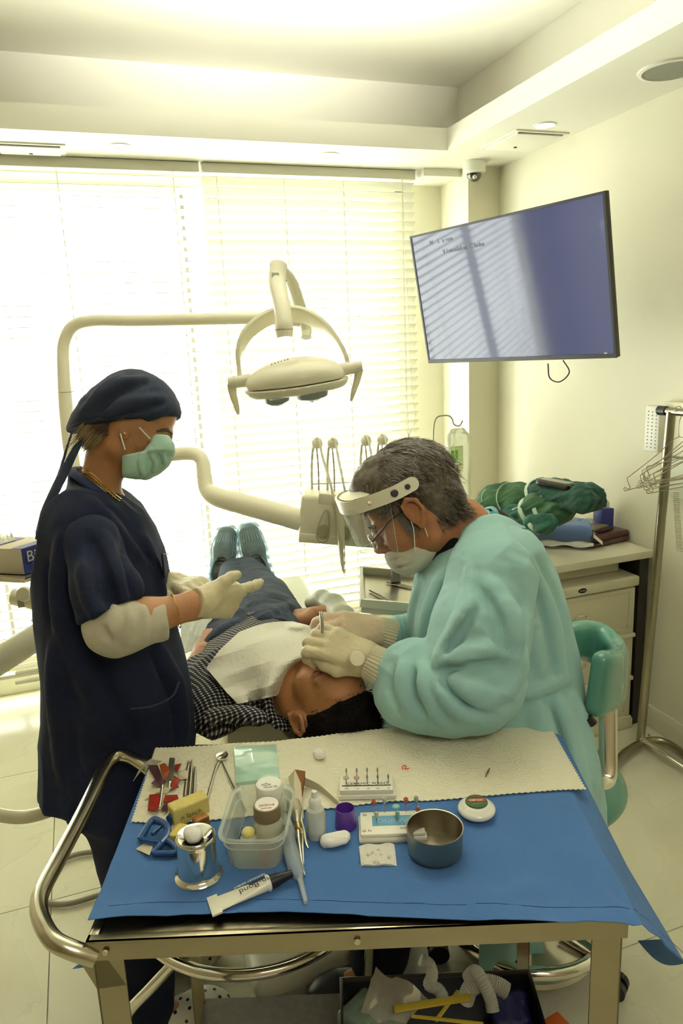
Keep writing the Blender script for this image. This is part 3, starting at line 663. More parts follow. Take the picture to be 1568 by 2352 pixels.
# scrub cap
K = Solid(.004, .02); Rm = Mh.to_3x3().normalized(); up = Rm@Vector((0, 0, 1)); fw = Rm@Vector((1, 0, 0))
cd_ = 1.665; kax = (cu*.99-cr*.147); kx = (cr*.99+cu*.147)
K.loft([(a(158, 994, cd_), a(413, 958, cd_), .090), (a(162, 978, cd_), a(414, 944, cd_), .098), (a(172, 955, cd_), a(407, 922, cd_), .102), (a(191, 926, cd_), a(393, 898, cd_), .098), (a(215, 899, cd_), a(375, 877, cd_), .086), (a(245, 877, cd_), a(352, 861, cd_), .058), (a(272, 861, cd_), a(330, 852, cd_), .036), (a(285, 856, cd_), a(315, 850, cd_), .018)], kax, kx, k=.01, ex=2.1)
creases(K, [([(330, 868), (265, 885), (205, 935)], .006, .014, 'u'), ([(345, 880), (280, 902), (225, 950)], .004, .012, 's'), ([(372, 915), (300, 925), (240, 960)], .006, .014, 'u'), ([(385, 930), (330, 938), (262, 972)], .004, .010, 's'), ([(285, 862), (235, 892), (190, 945)], .005, .012, 'u'), ([(398, 925), (350, 955), (290, 972)], .005, .012, 'u')])
K.build('scrub_cap', navycap, A, disp=folds(tuple(cr*.8-cu*.5), .0035, 22, 11), smooth=2)
kc = (a(160, 988, cd_)+a(411, 952, cd_))/2; kl = kax.cross(kx).normalized()
MB().tube([kc+kx*(.123*cos(t))+kl*(.093*sin(t))-kax*.002 for t in np.linspace(0, 2*pi, 20)[:-1]], .005, 8, closed=True, smooth=3).build('cap_band', navycap, A)
for pts in ([(166, 990, 1.66), (150, 1040, 1.66), (135, 1090, 1.64), (108, 1150, 1.58), (88, 1210, 1.555), (83, 1235, 1.55)], [(205, 985, 1.62), (175, 1030, 1.58), (150, 1080, 1.575), (125, 1130, 1.56), (102, 1180, 1.55), (86, 1240, 1.545)]):
    MB().tube([a(*p) for p in pts], [.006, .008, .010, .010, .009, .005], 8, smooth=4, flat=(1.3, .35)).build('cap_tie', navycap, A)
# hair at the nape, under the cap
hair_b = mat('blonde_hair', (.36, .26, .12), .5, noise=.5, nscale=60)
hair_d = mat('dark_root_hair', (.07, .04, .025), .5)
H = Solid(.004, .02); H.fr(Mh); H.ell((-.062, 0, -.020), (.050, .066, .062), k=.02); H.ell((-.075, 0, -.065), (.034, .048, .045), k=.03); H.fr(None); H.build('hair', hair_b, A, disp=folds((-.3, 0, -1), .003, 60, 4))
def hn(i):
    y = random.uniform(-.062, .0); x = random.uniform(-.10, -.045); z = random.uniform(-.07, -.03)
    return Mh@Vector((x, y-.008, z)), Rm@Vector((-.2, -1, 0)), (Rm@Vector((-.35+random.gauss(0, .15), .1, -1))).normalized()
strands(hn, 300, .045, .0011).build('hair_strands', hair_b, A)
def hn2(i):
    x = random.uniform(-.055, .0); z = random.uniform(-.045, .005); return Mh@Vector((x, -.069-.004*random.random(), z)), Rm@Vector((0, -1, 0)), (Rm@Vector((-.7, .1, -.6+random.gauss(0, .15)))).normalized()
strands(hn2, 160, .028, .0009).build('hair_strands', hair_d, A)
# mask, straps, brow, lashes, earring
mgreen = cloth('mask_green', (.46, .70, .58), (.42, .66, .54), nscale=40, bump=.3, bscale=600)
Kk = Solid(.0028, .02)
Kk.loft([(a(352, 996, 1.60), a(388, 1004, 1.60), .024), (a(342, 1018, 1.61), a(401, 1024, 1.61), .040), (a(330, 1034, 1.62), a(402, 1042, 1.62), .055), (a(276, 1044, 1.64), a(398, 1056, 1.64), .068), (a(276, 1066, 1.64), a(387, 1076, 1.64), .068), (a(277, 1086, 1.64), a(364, 1094, 1.64), .064), (a(280, 1096, 1.64), a(342, 1103, 1.64), .055)], cu, cr+cf*.2, k=.012, ex=2.2)
for q in ([(278, 1052, 1.575), (335, 1060, 1.575), (362, 1048, 1.59)], [(282, 1072, 1.572), (330, 1076, 1.575), (372, 1058, 1.595)], [(345, 1012, 1.582), (372, 1022, 1.595), (394, 1030, 1.61)]):
    pass
for q in ([(320, 1046, 1.568), (316, 1068, 1.568), (322, 1092, 1.58)], [(340, 1040, 1.572), (350, 1062, 1.573), (346, 1084, 1.585)], [(352, 1026, 1.575), (368, 1046, 1.582), (372, 1066, 1.595)]):
    ridge(Kk, [a(*z) for z in q], .0030, .006, 's'); ridge(Kk, [a(z[0]+7, z[1], z[2]+.004) for z in q], .0035, .010)
Kk.build('face_mask', mgreen, A, cut=[(np.array(a(281, 1060, 1.6)), np.array(-cr))])
st = MB(); st.tube([a(345, 1008, 1.585), a(333, 996, 1.582), a(320, 982, 1.582)], .0016, 6, smooth=3); st.tube([a(287, 1033, 1.575), a(282, 1016, 1.575), a(276, 996, 1.578)], .0016, 6, smooth=3); st.build('ear_loop', M['white'], A)
MB().ell(a(286, 996, 1.572), .0035).build('earring', gold, A)
L_ = Solid(.0025, .01); L_.ell(a(284, 998, 1.585), (.010, .006, .012)); L_.build('ear_lobe', M['skin'], A)
st = MB(); st.tube([Mh@Vector(q) for q in ((.066, -.062, .004), (.086, -.048, .017), (.101, -.022, .014))], [.0020, .0050, .0030], 6, smooth=4, flat=(1, 1)); st.build('eyebrow', hair_d, A)
st = MB(); st.tube([Mh@Vector(q) for q in ((.078, -.049, -.010), (.092, -.036, -.0155), (.0955, -.024, -.014))], [.001, .0016, .001], 6, smooth=4)
for i in range(9): 
    q = Vector((.088+.0008*i, -.042+.0022*i, -.014)); st.tube([Mh@q, Mh@(q+Vector((.010, -.001, -.006)))], [.0005, .0002], 3)
st.build('eyelashes', hair_d, A)
# gloves
gl1 = Solid(.0022, .01)
Xn = (cr*.66+cf*.72-cu*.06).normalized(); Mg = Matrix.Translation(a(466, 1384, 1.50))@(frame(Xn, None, (-cf*.62+cr*.40-cu*.25)).to_4x4())@Matrix.Scale(.90, 4)
hand(gl1, Mg, ((8, 10, 8), (38, 48, 25), (50, 58, 30), (58, 60, 30)), [(.02, .026, -.008), (.046, .048, -.004), (.066, .060, -.006), (.082, .066, -.006)], side=1, fat=.0012)
gl1.fr(Mg).cap((-.030, 0, 0), (.0, 0, 0), .032, .029, k=.015); gl1.fr(None)
gc = Mg@Vector((-.022, 0, 0)); gx = -(Mg.to_3x3()@Vector((1, .0, .0)))
gl1.build('glove', latex, A, disp=folds(tuple(Xn+cu*.5), .0009, 60, 6), cut=[(np.array(gc), np.array(gx))])
gl2 = Solid(.0022, .01); Xf = (a(470, 1355, 1.62)-wr_f).normalized(); Mg2 = Matrix.Translation(a(402, 1345, 1.72))@(frame(Xf, None, (cu*.8-cf*.3)).to_4x4())
hand(gl2, Mg2, ((10, 25, 20), (15, 30, 15), (22, 35, 15), (30, 35, 15)), [(.02, .026, -.008), (.045, .045, -.006), (.068, .050, -.012), (.088, .046, -.020)], side=-1, fat=.0012)
gl2.fr(Mg2).cap((-.03, 0, 0), (0, 0, 0), .031, .028, k=.015); gl2.fr(None)
gl2.build('glove', latex, A, disp=folds(tuple(Xf+cu*.5), .0009, 60, 6), cut=[(np.array(Mg2@Vector((-.025, 0, 0))), np.array(-(Mg2.to_3x3()@Vector((1, 0, 0)))))])
# bracelet
bp = a(404, 1404, 1.47); bx = (wr_n-el_n).normalized(); RR = frame(bx, None, (0, 0, 1)); MB().tube([bp+RR@Vector((0, .034*cos(t), .034*sin(t))) for t in np.linspace(0, 2*pi, 24)[:-1]], .0013, 6, closed=True).build('bracelet', gold, A)
# ---------------------------------------------------------------- the dentist seated on the right in a light blue gown
def a(px, py, d=1.65): return at(px, py, d*1.07)  # dentist's depths scaled from the camera, pushing him back along the line of sight
D_ = thing('person', 'grey-haired dentist in a light blue gown and clear face shield, leaning over the patient', 'person', (1.0, 1.48, 0))
gown = cloth('gown_blue', (.36, .60, .575), (.31, .54, .53), nscale=7, bump=.25, bscale=450)
Md = hframe(a(950, 1170, 1.62), -cr*.80-cu*.50+cf*.20, -cr*.50+cu*.82, 1.04); Rd = Md.to_3x3().normalized()
def hd(x, y, z): return Md@Vector((x, y, z))
B = Solid(.0045, .03)
head(B, Md, neck=((-.035, 0, -.05), (-.075, 0, -.09)), nr=.060, ear=(1,))
nk = a(1062, 1240, 1.64)
B.cap(a(1000, 1185, 1.63), nk, .060, .064, k=.04)
sn, sf = a(1150, 1290, 1.50), a(1085, 1290, 1.82)
hp = a(1215, 1760, 1.66)
B.loft([(a(1030, 1300, 1.65), a(1120, 1240, 1.65), .08), (a(990, 1400, 1.65), a(1260, 1330, 1.65), .17), (a(1040, 1560, 1.65), a(1300, 1520, 1.65), .15), (a(1080, 1760, 1.65), a(1320, 1740, 1.65), .16)], (nk-hp), cr, k=.05)
en, ef = a(1085, 1600, 1.46), a(1020, 1530, 1.86)
wn, wf = a(862, 1530, 1.50), a(878, 1455, 1.66)
B.chain([sn, en, en+(wn-en)*.3, wn], [.050, .042, .042, .029], k=.04); B.chain([sf, ef, wf], [.050, .040, .029], k=.04)
# legs: thighs forward under the patient's headrest, shins down
hn_, hf_ = a(1215, 1790, 1.60), a(1205, 1780, 1.76); kn_ = Vector((.60, 1.42, .50)); kf_ = Vector((.63, 1.66, .50)); an_ = Vector((.56, 1.46, .09)); af_ = Vector((.70, 1.72, .09))
B.chain([hn_, kn_, an_], [.088, .058, .038], k=.05); B.chain([hf_, kf_, af_], [.088, .058, .038], k=.05)
for q in (an_, af_): B.chain([q, q+Vector((-.02, .0, -.045)), q+Vector((-.15, .03, -.055))], [.036, .036, .028], k=.03)
B.build('body', M['skin_d'], D_, smooth=1)
# gown torso
G = Solid(.005, .03); da = 1.65
ax = (a(1080, 1230, da)-a(1240, 1780, da)).normalized()
rows = [((1014, 1290), (1128, 1182), .085), ((988, 1302), (1180, 1192), .15), ((962, 1335), (1222, 1235), .205), ((945, 1400), (1262, 1310), .215), ((938, 1480), (1292, 1400), .215), ((950, 1560), (1318, 1500), .21), ((975, 1640), (1330, 1585), .205), ((1000, 1720), (1342, 1660), .21), ((1030, 1790), (1362, 1740), .225), ((1050, 1860), (1376, 1830), .23), ((1060, 1900), (1378, 1890), .23)]
G.loft([(a(*l, da), a(*r, da), h) for l, r, h in rows], ax, cr, k=.02, ex=2.3)
G.ell(a(1150, 1275, 1.52), (.075, .075, .07), k=.06); G.ell(a(1080, 1290, 1.80), (.07, .07, .07), k=.06)
# lap and thighs covered by the skirt of the gown
G.chain([a(1210, 1790, 1.58), Vector((.74, 1.46, .52)), Vector((.62, 1.46, .47))], [.125, .105, .10], k=.06); G.chain([a(1205, 1780, 1.76), Vector((.72, 1.66, .52)), Vector((.62, 1.66, .47))], [.12, .105, .10], k=.06)
def rdg(S, pts, r, k, op='u'): ridge(S, [a(*p) for p in pts], r, k, op)
# big folds at the front and waist
creases(G, [([(1010, 1320), (990, 1400), (965, 1490)], .012, .022, 'u'), ([(1035, 1310), (1012, 1400), (985, 1500)], .008, .018, 's'), ([(1050, 1300), (1035, 1370), (1012, 1450)], .010, .02, 'u'), ([(965, 1340), (950, 1400), (945, 1460)], .008, .02, 'u'), ([(1210, 1290), (1262, 1410), (1290, 1560)], .010, .02, 'u'), ([(1190, 1290), (1240, 1410), (1268, 1560)], .008, .018, 's'), ([(1165, 1290), (1215, 1420), (1240, 1540)], .010, .02, 'u'), ([(1232, 1290), (1285, 1400), (1308, 1540)], .007, .018, 's'), ([(1130, 1590), (1220, 1606), (1305, 1582)], .009, .016, 's'), ([(1120, 1570), (1210, 1588), (1300, 1560)], .008, .016, 'u'), ([(1280, 1610), (1310, 1720), (1338, 1850)], .014, .03, 'u'), ([(1258, 1620), (1285, 1730), (1300, 1860)], .008, .02, 's'), ([(1232, 1620), (1258, 1740), (1268, 1850)], .013, .03, 'u'), ([(1315, 1600), (1342, 1700), (1360, 1820)], .010, .025, 'u')])
# neck opening
G.chain([a(1040, 1190, 1.64), a(1065, 1222, 1.64)], [.060, .070], k=.012, op='s')
G.build('gown', gown, D_, disp=folds((.15, .1, 1), .006, 14, 31), smooth=2, cut=[(np.array(a(1200, 1905, 1.65)), np.array((0, 0, -1.)))])
# near sleeve (raglan, bulky, bunched at the elbow and forearm)
S = Solid(.0045, .03)
S.chain([a(1130, 1262, 1.55), a(1128, 1330, 1.48), a(1105, 1450, 1.43), a(1082, 1560, 1.42)], [.078, .088, .098, .098], k=.05)
S.chain([a(1082, 1560, 1.42), a(1020, 1580, 1.43), a(955, 1562, 1.455), a(915, 1545, 1.480)], [.096, .076, .064, .048], k=.05)
S.ell(a(1020, 1615, 1.44), (.105, .06, .05), frame(cr, None, (0, 0, 1)), k=.05)
S.ell(a(925, 1606, 1.46), (.052, .05, .044), k=.05); S.ell(a(940, 1530, 1.46), (.040, .045, .048), k=.04)
creases(S, [([(1005, 1535), (1045, 1515), (1100, 1500), (1160, 1470)], .013, .020, 'u'), ([(1000, 1550), (1050, 1538), (1110, 1535), (1165, 1520)], .008, .016, 's'), ([(1008, 1520), (1035, 1470), (1062, 1420), (1080, 1370)], .012, .020, 'u'), ([(1030, 1500), (1062, 1455), (1090, 1405)], .007, .016, 's'), ([(1000, 1560), (1030, 1600), (1075, 1645)], .013, .020, 'u'), ([(1020, 1565), (1060, 1600), (1110, 1640)], .008, .016, 's'), ([(1040, 1560), (1090, 1590), (1140, 1610)], .010, .02, 'u'), ([(970, 1535), (975, 1580), (1000, 1640)], .012, .018, 'u'), ([(950, 1540), (955, 1590), (975, 1645)], .008, .014, 's'), ([(928, 1530), (925, 1580), (940, 1640)], .012, .018, 'u'), ([(905, 1535), (900, 1580), (905, 1620)], .007, .014, 's'), ([(1120, 1330), (1165, 1400), (1185, 1480), (1175, 1560)], .012, .024, 'u'), ([(1095, 1350), (1135, 1420), (1150, 1490)], .008, .018, 's'), ([(1190, 1320), (1205, 1420), (1190, 1530)], .008, .018, 's'), ([(1075, 1300), (1070, 1360), (1055, 1400)], .006, .014, 'u'), ([(1150, 1600), (1180, 1560), (1200, 1500)], .010, .02, 'u')])
cw = (a(872, 1530, 1.49)-a(893, 1540, 1.485)).normalized()
f_a, f_b = folds((-.6, -.1, -.6), .0045, 18, 33), folds((.9, .1, -.5), .003, 30, 37)
S.build('sleeve', gown, D_, disp=lambda V, N: f_a(V, N)+f_b(V, N), smooth=2)
S = Solid(.0045, .03)
S.chain([a(1085, 1300, 1.80), a(1040, 1420, 1.86), a(1000, 1520, 1.84)], [.08, .085, .085], k=.05)
S.chain([a(1000, 1520, 1.84), a(955, 1490, 1.78), a(922, 1462, 1.70)], [.08, .070, .054], k=.05)
creases(S, [([(905, 1418), (918, 1450), (915, 1490)], .010, .016, 'u'), ([(930, 1410), (945, 1450), (945, 1500)], .010, .018, 'u'), ([(918, 1415), (932, 1450), (930, 1495)], .006, .012, 's'), ([(960, 1420), (975, 1470), (975, 1510)], .010, .02, 'u')])
S.build('sleeve', gown, D_, disp=folds((-.6, .1, .3), .006, 20, 35), smooth=2)
# ribbed cuffs
ribm = cloth('ribbed_cuff', (.66, .62, .44), (.58, .54, .38), nscale=20, bump=.2)
def cuff(p, q, r0, r1, nm):
    p = Vector(p); q = Vector(q); x = (q-p).normalized(); R = frame(x, None, (0, .2, 1)); mb = MB()
    def fn(u, v):
        an = 2*pi*u; r = (r0+(r1-r0)*v+.0012*cos(an*30))*(1+.05*sin(v*pi)); return p+(q-p)*v+R@Vector((0, r*cos(an), r*sin(an)))
    mb.grid(fn, 120, 6); mb.build('cuff', ribm, D_)
cuff(a(898, 1545, 1.482), a(846, 1518, 1.495), .041, .036, 'near'); cuff(a(908, 1462, 1.66), a(868, 1450, 1.66), .037, .034, 'far')
# collar with binding and ties, black shirt beneath
cb = cloth('gown_binding', (.24, .52, .56), bump=.2)
MB().tube([a(1112, 1172, 1.65), a(1108, 1208, 1.575), a(1075, 1262, 1.545), a(1022, 1290, 1.565), a(985, 1288, 1.64), a(1000, 1262, 1.71), a(1060, 1200, 1.72)], .009, 8, closed=True, smooth=5, flat=(1.3, .8)).build('collar_binding', cb, D_)
bs = Solid(.004, .02); bs.chain([a(1092, 1182, 1.63), a(1072, 1212, 1.60), a(1042, 1248, 1.585), a(1005, 1276, 1.60), a(990, 1276, 1.65)], [.024, .034, .034, .024, .018], k=.02); bs.chain([a(1092, 1182, 1.65), a(1060, 1200, 1.70), a(1000, 1262, 1.70)], [.016, .02, .016])
bs.build('black_shirt', cloth('black_shirt', (.010, .011, .016), sheen=.02), D_)
tie = MB()
for pts in ([(1102, 1172, 1.64), (1085, 1162, 1.63), (1070, 1150, 1.62)], [(1102, 1172, 1.64), (1128, 1166, 1.63), (1138, 1178, 1.62), (1122, 1182, 1.62)], [(1102, 1172, 1.64), (1140, 1182, 1.62), (1175, 1200, 1.61), (1205, 1212, 1.61)]):
    tie.tube([a(*p) for p in pts], [.007, .008, .008, .005][:len(pts)], 8, smooth=5, flat=(1.2, .35))
tie.ell(a(1103, 1173, 1.63), (.010, .008, .008)); tie.build('neck_tie', cb, D_)
MB().tube([a(1112, 1168, 1.65), a(1150, 1178, 1.64), a(1195, 1206, 1.63)], [.012, .014, .006], 8, smooth=4, flat=(1, .5)).build('black_collar', M['black'], D_)
# seams
MB().tube([a(1062, 1285, 1.475), a(1060, 1340, 1.43), a(1055, 1400, 1.41)], .0012, 5, smooth=4).build('seam', cb, D_)
# hair
hg = mat('grey_brown_hair', (.16, .13, .09), .45, noise=.6, nscale=90); hg2 = mat('grey_hair', (.42, .40, .33), .4)
hgd = mat('brown_hair', (.065, .048, .030), .5)
H = Solid(.0035, .02); H.fr(Md)
H.ell((-.018, 0, .062), (.108, .088, .092), k=.02); H.ell((-.058, 0, -.005), (.058, .076, .078), k=.03); H.ell((.045, 0, .098), (.056, .066, .045), k=.03); H.ell((-.065, 0, -.045), (.035, .058, .045), k=.03)
H.ell((.06, 0, -.02), (.075, .12, .082), k=.01, op='s'); H.ell((.005, .088, -.02), (.035, .03, .045), k=.01, op='s'); H.ell((-.005, .09, -.06), (.045, .035, .04), k=.01, op='s'); H.fr(None)
H.build('hair', hg, D_, disp=folds(tuple(Rd@Vector((-.8, .2, -.3))), .006, 42, 12), smooth=1)
def hfn(zlo, zhi, xlo=-.14, xhi=.10):
    def f(i):
        while True:
            th = random.uniform(0, 2*pi); ph = random.uniform(-.6, pi/2); d = Vector((cos(th)*cos(ph), sin(th)*cos(ph), sin(ph)))
            if d.y < -.45: continue
            c = Vector((-.018, 0, .062)); p = Vector((c.x+d.x*.106, c.y+d.y*.086, c.z+d.z*.090))
            if p.z < .01: p.x = min(p.x, -.03); p = Vector((-.065+d.x*.062, d.y*.078, p.z-.02 if p.z > -.07 else p.z))
            if p.x > .05 and p.z < .065: continue
            if zlo < p.z < zhi: break
        flow = Vector((.55, d.y*.4, -.25)) if p.x > .02 else Vector((-.45, d.y*.2, -.65))
        flow += Vector([random.gauss(0, .25) for _ in range(3)]); flow = flow-d*flow.dot(d)*.8
        return Md@p, Rd@d, (Rd@flow).normalized()
    return f
strands(hfn(-.1, .2), 2600, .036, .0013).build('hair_strands', hg, D_); strands(hfn(-.1, .2), 700, .034, .0010).build('hair_strands', hg2, D_); strands(hfn(-.1, .2), 1500, .034, .0014).build('hair_strands', hgd, D_)
def nape(i):
    return Md@Vector((random.uniform(-.115, -.03), random.uniform(.045, .074), random.uniform(-.070, .01))), Rd@Vector((-.3, 1, 0)), (Rd@Vector((-.35+random.gauss(0, .25), .12, -.8))).normalized()
strands(nape, 900, .014, .0012).build('hair_strands', hg, D_); strands(nape, 300, .013, .0012).build('hair_strands', hgd, D_)
def fringe(i):
    y = random.uniform(-.06, .075); return Md@Vector((.062+random.uniform(-.01, .006), y, .088+random.uniform(-.012, .014)-abs(y)*.35)), Rd@Vector((.6, 0, .8)), (Rd@Vector((.9, random.gauss(0, .3), -.45+random.gauss(0, .2)))).normalized()
strands(fringe, 260, .034, .0011).build('hair_strands', hgd, D_)
def sidebu(i):
    return Md@Vector((.012+random.uniform(-.012, .018), .072, .0+random.uniform(-.03, .035))), Rd@Vector((0, 1, 0)), (Rd@Vector((.1+random.gauss(0, .15), .1, -1))).normalized()
strands(sidebu, 240, .022, .0010).build('hair_strands', hg, D_)
# black elastic string and toggle
MB().tube([a(996, 1062, 1.60), a(1006, 1058, 1.60), a(1022, 1072, 1.59), a(1038, 1100, 1.59), a(1042, 1112, 1.59), a(1036, 1108, 1.59), a(1024, 1085, 1.59), a(1008, 1066, 1.59)], .0022, 7, smooth=4).build('elastic_cord', M['black'], D_)
MB().box(a(996, 1060, 1.60), (.012, .012, .012)).build('cord_toggle', M['black'], D_, bevel=.002)
MB().tube([a(955, 1105, 1.535), a(975, 1085, 1.535), a(996, 1062, 1.59)], .0016, 6, smooth=4).build('elastic_cord', M['black'], D_)
# face shield: foam visor band round the forehead, ends at the temple, clear film hanging down
vis = mat('visor_white', (.80, .77, .58), .35, coat=.2)
cV = Vector((-.01, 0, .025))
def band(t): return Vector((cV.x+.128*cos(t), .098*sin(t), .030+.012*cos(t)))
p0, p1, p2, p3 = a(952, 1108, 1.530), a(905, 1135, 1.525), a(850, 1155, 1.530), a(800, 1172, 1.57)
ring = [a(945, 1112, 1.512), a(905, 1133, 1.508), a(850, 1154, 1.522), a(803, 1168, 1.555), a(778, 1162, 1.60), a(783, 1148, 1.65), a(815, 1137, 1.70), a(870, 1122, 1.72)]
P = catmull(ring, 8); mb = MB(); up_ = (cu*.93+cr*-.36).normalized(); bw_ = .016
vs = []; 
for p in P: p = Vector(p); vs += [p+up_*bw_, p-up_*bw_]
out = [] 
mb2 = MB(); n_ = len(P); T_ = .003
for k in range(n_):
    p = Vector(P[k]); t_ = Vector(P[min(k+1, n_-1)])-Vector(P[max(k-1, 0)]); nn = t_.cross(up_).normalized()*T_
    mb2.v += [tuple(p+up_*bw_+nn), tuple(p-up_*bw_+nn), tuple(p-up_*bw_-nn), tuple(p+up_*bw_-nn)]
for k in range(n_-1):
    for q in range(4): mb2.f.append((4*k+q, 4*k+(q+1) % 4, 4*k+4+(q+1) % 4, 4*k+4+q))
mb2.f += [(0, 1, 2, 3), (4*n_-1, 4*n_-2, 4*n_-3, 4*n_-4)]; mb2.mi = [0]*len(mb2.f)
mb2.lathe([(.0001, .003), (bw_, .003), (bw_, -.003), (.0001, -.003)], a(945, 1112, 1.512), frame((ring[1]-ring[0]), None, (ring[1]-ring[0]).cross(up_)), 24)
mb2.build('visor_band', vis, D_)
# upper brim of the visor
br = MB(); inner = [a(850, 1135, 1.55), a(825, 1128, 1.585), a(815, 1124, 1.62), a(820, 1120, 1.66)]; outer = [a(840, 1140, 1.535), a(800, 1150, 1.555), a(778, 1145, 1.60), a(785, 1134, 1.65)]
I = catmull(inner, 5); O = catmull(outer, 5); m_ = len(I)
br.v = [tuple(x) for x in I]+[tuple(x) for x in O]; br.f = [(k, k+1, m_+k+1, m_+k) for k in range(m_-1)]; br.mi = [0]*len(br.f); br.build('visor_brim', vis, D_, fix=False)
Rb = frame((-cf+cr*.1), None, (0, 0, 1))
for (x, y, d, r, m_) in ((906, 1133, 1.503, .0085, M['black']), (936, 1118, 1.505, .0062, M['black']), (850, 1154, 1.517, .0052, M['chrome'])):
    MB().lathe([(.0001, .002), (r*.8, .002), (r, 0), (r, -.004)], a(x, y, d), Rb@Matrix.Rotation(pi/2, 3, 'Y'), 20).build('snap_button', m_, D_)
shf = film('clear_shield', (.92, .97, .95), .03, .05, .28); sm_ = MB()
topc = [a(893, 1142, 1.52), a(850, 1158, 1.526), a(803, 1172, 1.552), a(778, 1168, 1.60), a(785, 1152, 1.655), a(815, 1142, 1.70)]
botc = [a(915, 1275, 1.50), a(875, 1276, 1.510), a(836, 1270, 1.54), a(826, 1268, 1.60), a(836, 1255, 1.66), a(865, 1245, 1.71)]
TC = catmull(topc, 6); BC = catmull(botc, 6)
def shfn(u, v):
    k = u*(len(TC)-1); i = min(int(k), len(TC)-2); f = k-i; p = TC[i]*(1-f)+TC[i+1]*f; q = BC[i]*(1-f)+BC[i+1]*f; return p*(1-v)+q*v
sm_.grid(shfn, 30, 8); sm_.build('clear_shield', shf, D_, fix=False)
MB().tube([Vector(p) for p in BC], .0008, 5).build('shield_edge', film('shield_rim', (.9, .95, .92), .1, .35, .4), D_)
MB().tube([TC[0], shfn(0, .5), BC[0]], .0007, 5).build('shield_edge', film('shield_rim', (.9, .95, .92), .1, .35, .4), D_)
# glasses
gb = mat('brown_frame', (.05, .014, .010), .25, coat=.5); g = MB()
g.tube([hd(-.005, .080, .010), hd(.04, .079, .010), hd(.085, .068, -.002), hd(.108, .060, -.010)], .0028, 8, smooth=4, flat=(1, 1))
g.build('glasses_arm', gb, D_)
for y in (.033, -.033):
    g = MB(); cen = Vector((.116, y, -.014)); g.tube([hd(cen.x-.004*abs(cos(t)), cen.y+.026*cos(t), cen.z+.019*sin(t)) for t in np.linspace(0, 2*pi, 20)[:-1]], .0018, 6, closed=True, smooth=2); g.build('lens_rim', gb if y < 0 else M['chrome'], D_)
    g = MB(); g.lathe([(.0001, .001), (.025, 0)], hd(cen.x-.002, y, cen.z), Rd@Matrix.Rotation(pi/2, 3, 'Y')@Matrix.Diagonal((.75, 1, 1)), 20); g.build('lens', film('lens_glass', (.9, .93, .95), .02, .06, .5), D_)
MB().tube([hd(.116, .008, -.010), hd(.120, 0, -.006), hd(.116, -.008, -.010)], .0016, 6, smooth=3).build('bridge', gb, D_)
st = MB(); st.tube([hd(.088, .052, .012), hd(.100, .034, .020), hd(.106, .014, .015)], [.003, .005, .003], 6, smooth=4); st.build('eyebrow', hgd, D_)
# mask pulled to the chin
mw = cloth('mask_white', (.70, .68, .56), (.64, .63, .52), nscale=30, bump=.3, bscale=500)
Kk = Solid(.0028, .02); Kk.fr(Md); Kk.ell((.084, 0, -.070), (.032, .036, .034), k=.03); Kk.ell((.062, 0, -.092), (.046, .050, .034), k=.03); Kk.ell((.028, 0, -.088), (.050, .066, .036), k=.03); Kk.fr(None)
m0, m1 = Md@Vector((.122, 0, -.046)), Md@Vector((-.01, 0, -.074)); mn = (m1-m0).cross(Rd@Vector((0, 1, 0))).normalized(); mn = -mn if mn.dot(Rd@Vector((0, 0, 1))) < 0 else mn
ridge(Kk, [Md@Vector(q) for q in ((.02, .074, -.098), (.06, .058, -.100), (.10, .028, -.088))], .004, .01, 's'); ridge(Kk, [Md@Vector(q) for q in ((.02, .074, -.082), (.06, .060, -.080), (.10, .03, -.070))], .003, .008, 's')
Kk.ell(Md@Vector((.018, .072, -.064)), (.020, .02, .020), k=.006, op='s')
Kk.build('face_mask', mw, D_, cut=[(np.array(m0), np.array(mn)), (np.array(Md@Vector((-.012, 0, -.08))), -np.array(Rd@Vector((1, 0, 0))))])
st = MB(); st.tube([hd(.004, .088, .012), hd(.012, .082, -.03), hd(.038, .068, -.076)], .0013, 6, smooth=3); st.tube([hd(-.010, .086, -.040), hd(-.005, .078, -.060), hd(.0, .070, -.082)], .0013, 6, smooth=3); st.build('ear_loop', M['white'], D_)
# gloves and the hand piece held
gd = Solid(.0022, .01)
Xg = (a(722, 1462, 1.50)-a(835, 1512, 1.495)).normalized(); Mg = Matrix.Translation(a(843, 1514, 1.515))@(frame(Xg, None, (-cf*.80+cu*.55+cr*.05)).to_4x4())
hand(gd, Mg, ((25, 80, 40), (30, 95, 40), (34, 98, 40), (38, 98, 40)), [(.02, .026, -.012), (.052, .046, -.018), (.082, .044, -.024), (.106, .034, -.030)], side=1, fat=.0015, spreads=(.12, .02, -.09, -.2))
gd.fr(Mg).cap((-.028, 0, 0), (.01, 0, 0), .036, .033, k=.02); gd.fr(None)
gd.build('glove', latex, D_, disp=folds(tuple(Xg), .0009, 55, 16), cut=[(np.array(Mg@Vector((-.030, 0, 0))), np.array(-Xg))])
MB().lathe([(.0001, .0022), (.0145, .0020), (.0158, .0006), (.0158, -.002)], a(820, 1513, 1.4555), frame((-cf*.9+cu*.25), None, (0, 0, 1))@Matrix.Rotation(pi/2, 3, 'Y'), 28).build('glove_patch', mat('latex_patch', (.82, .76, .54), .5), D_)
gd = Solid(.0022, .01); Xg2 = (a(785, 1440, 1.60)-a(868, 1452, 1.655)).normalized(); Mg2 = Matrix.Translation(a(862, 1452, 1.655))@(frame(Xg2, None, (-cf*.75+cu*.6)).to_4x4())
hand(gd, Mg2, ((30, 45, 30), (35, 50, 30), (40, 55, 30), (45, 55, 30)), [(.02, -.0+.026, -.012), (.050, .040, -.012), (.078, .040, -.016), (.100, .030, -.020)], side=-1, fat=.0015)
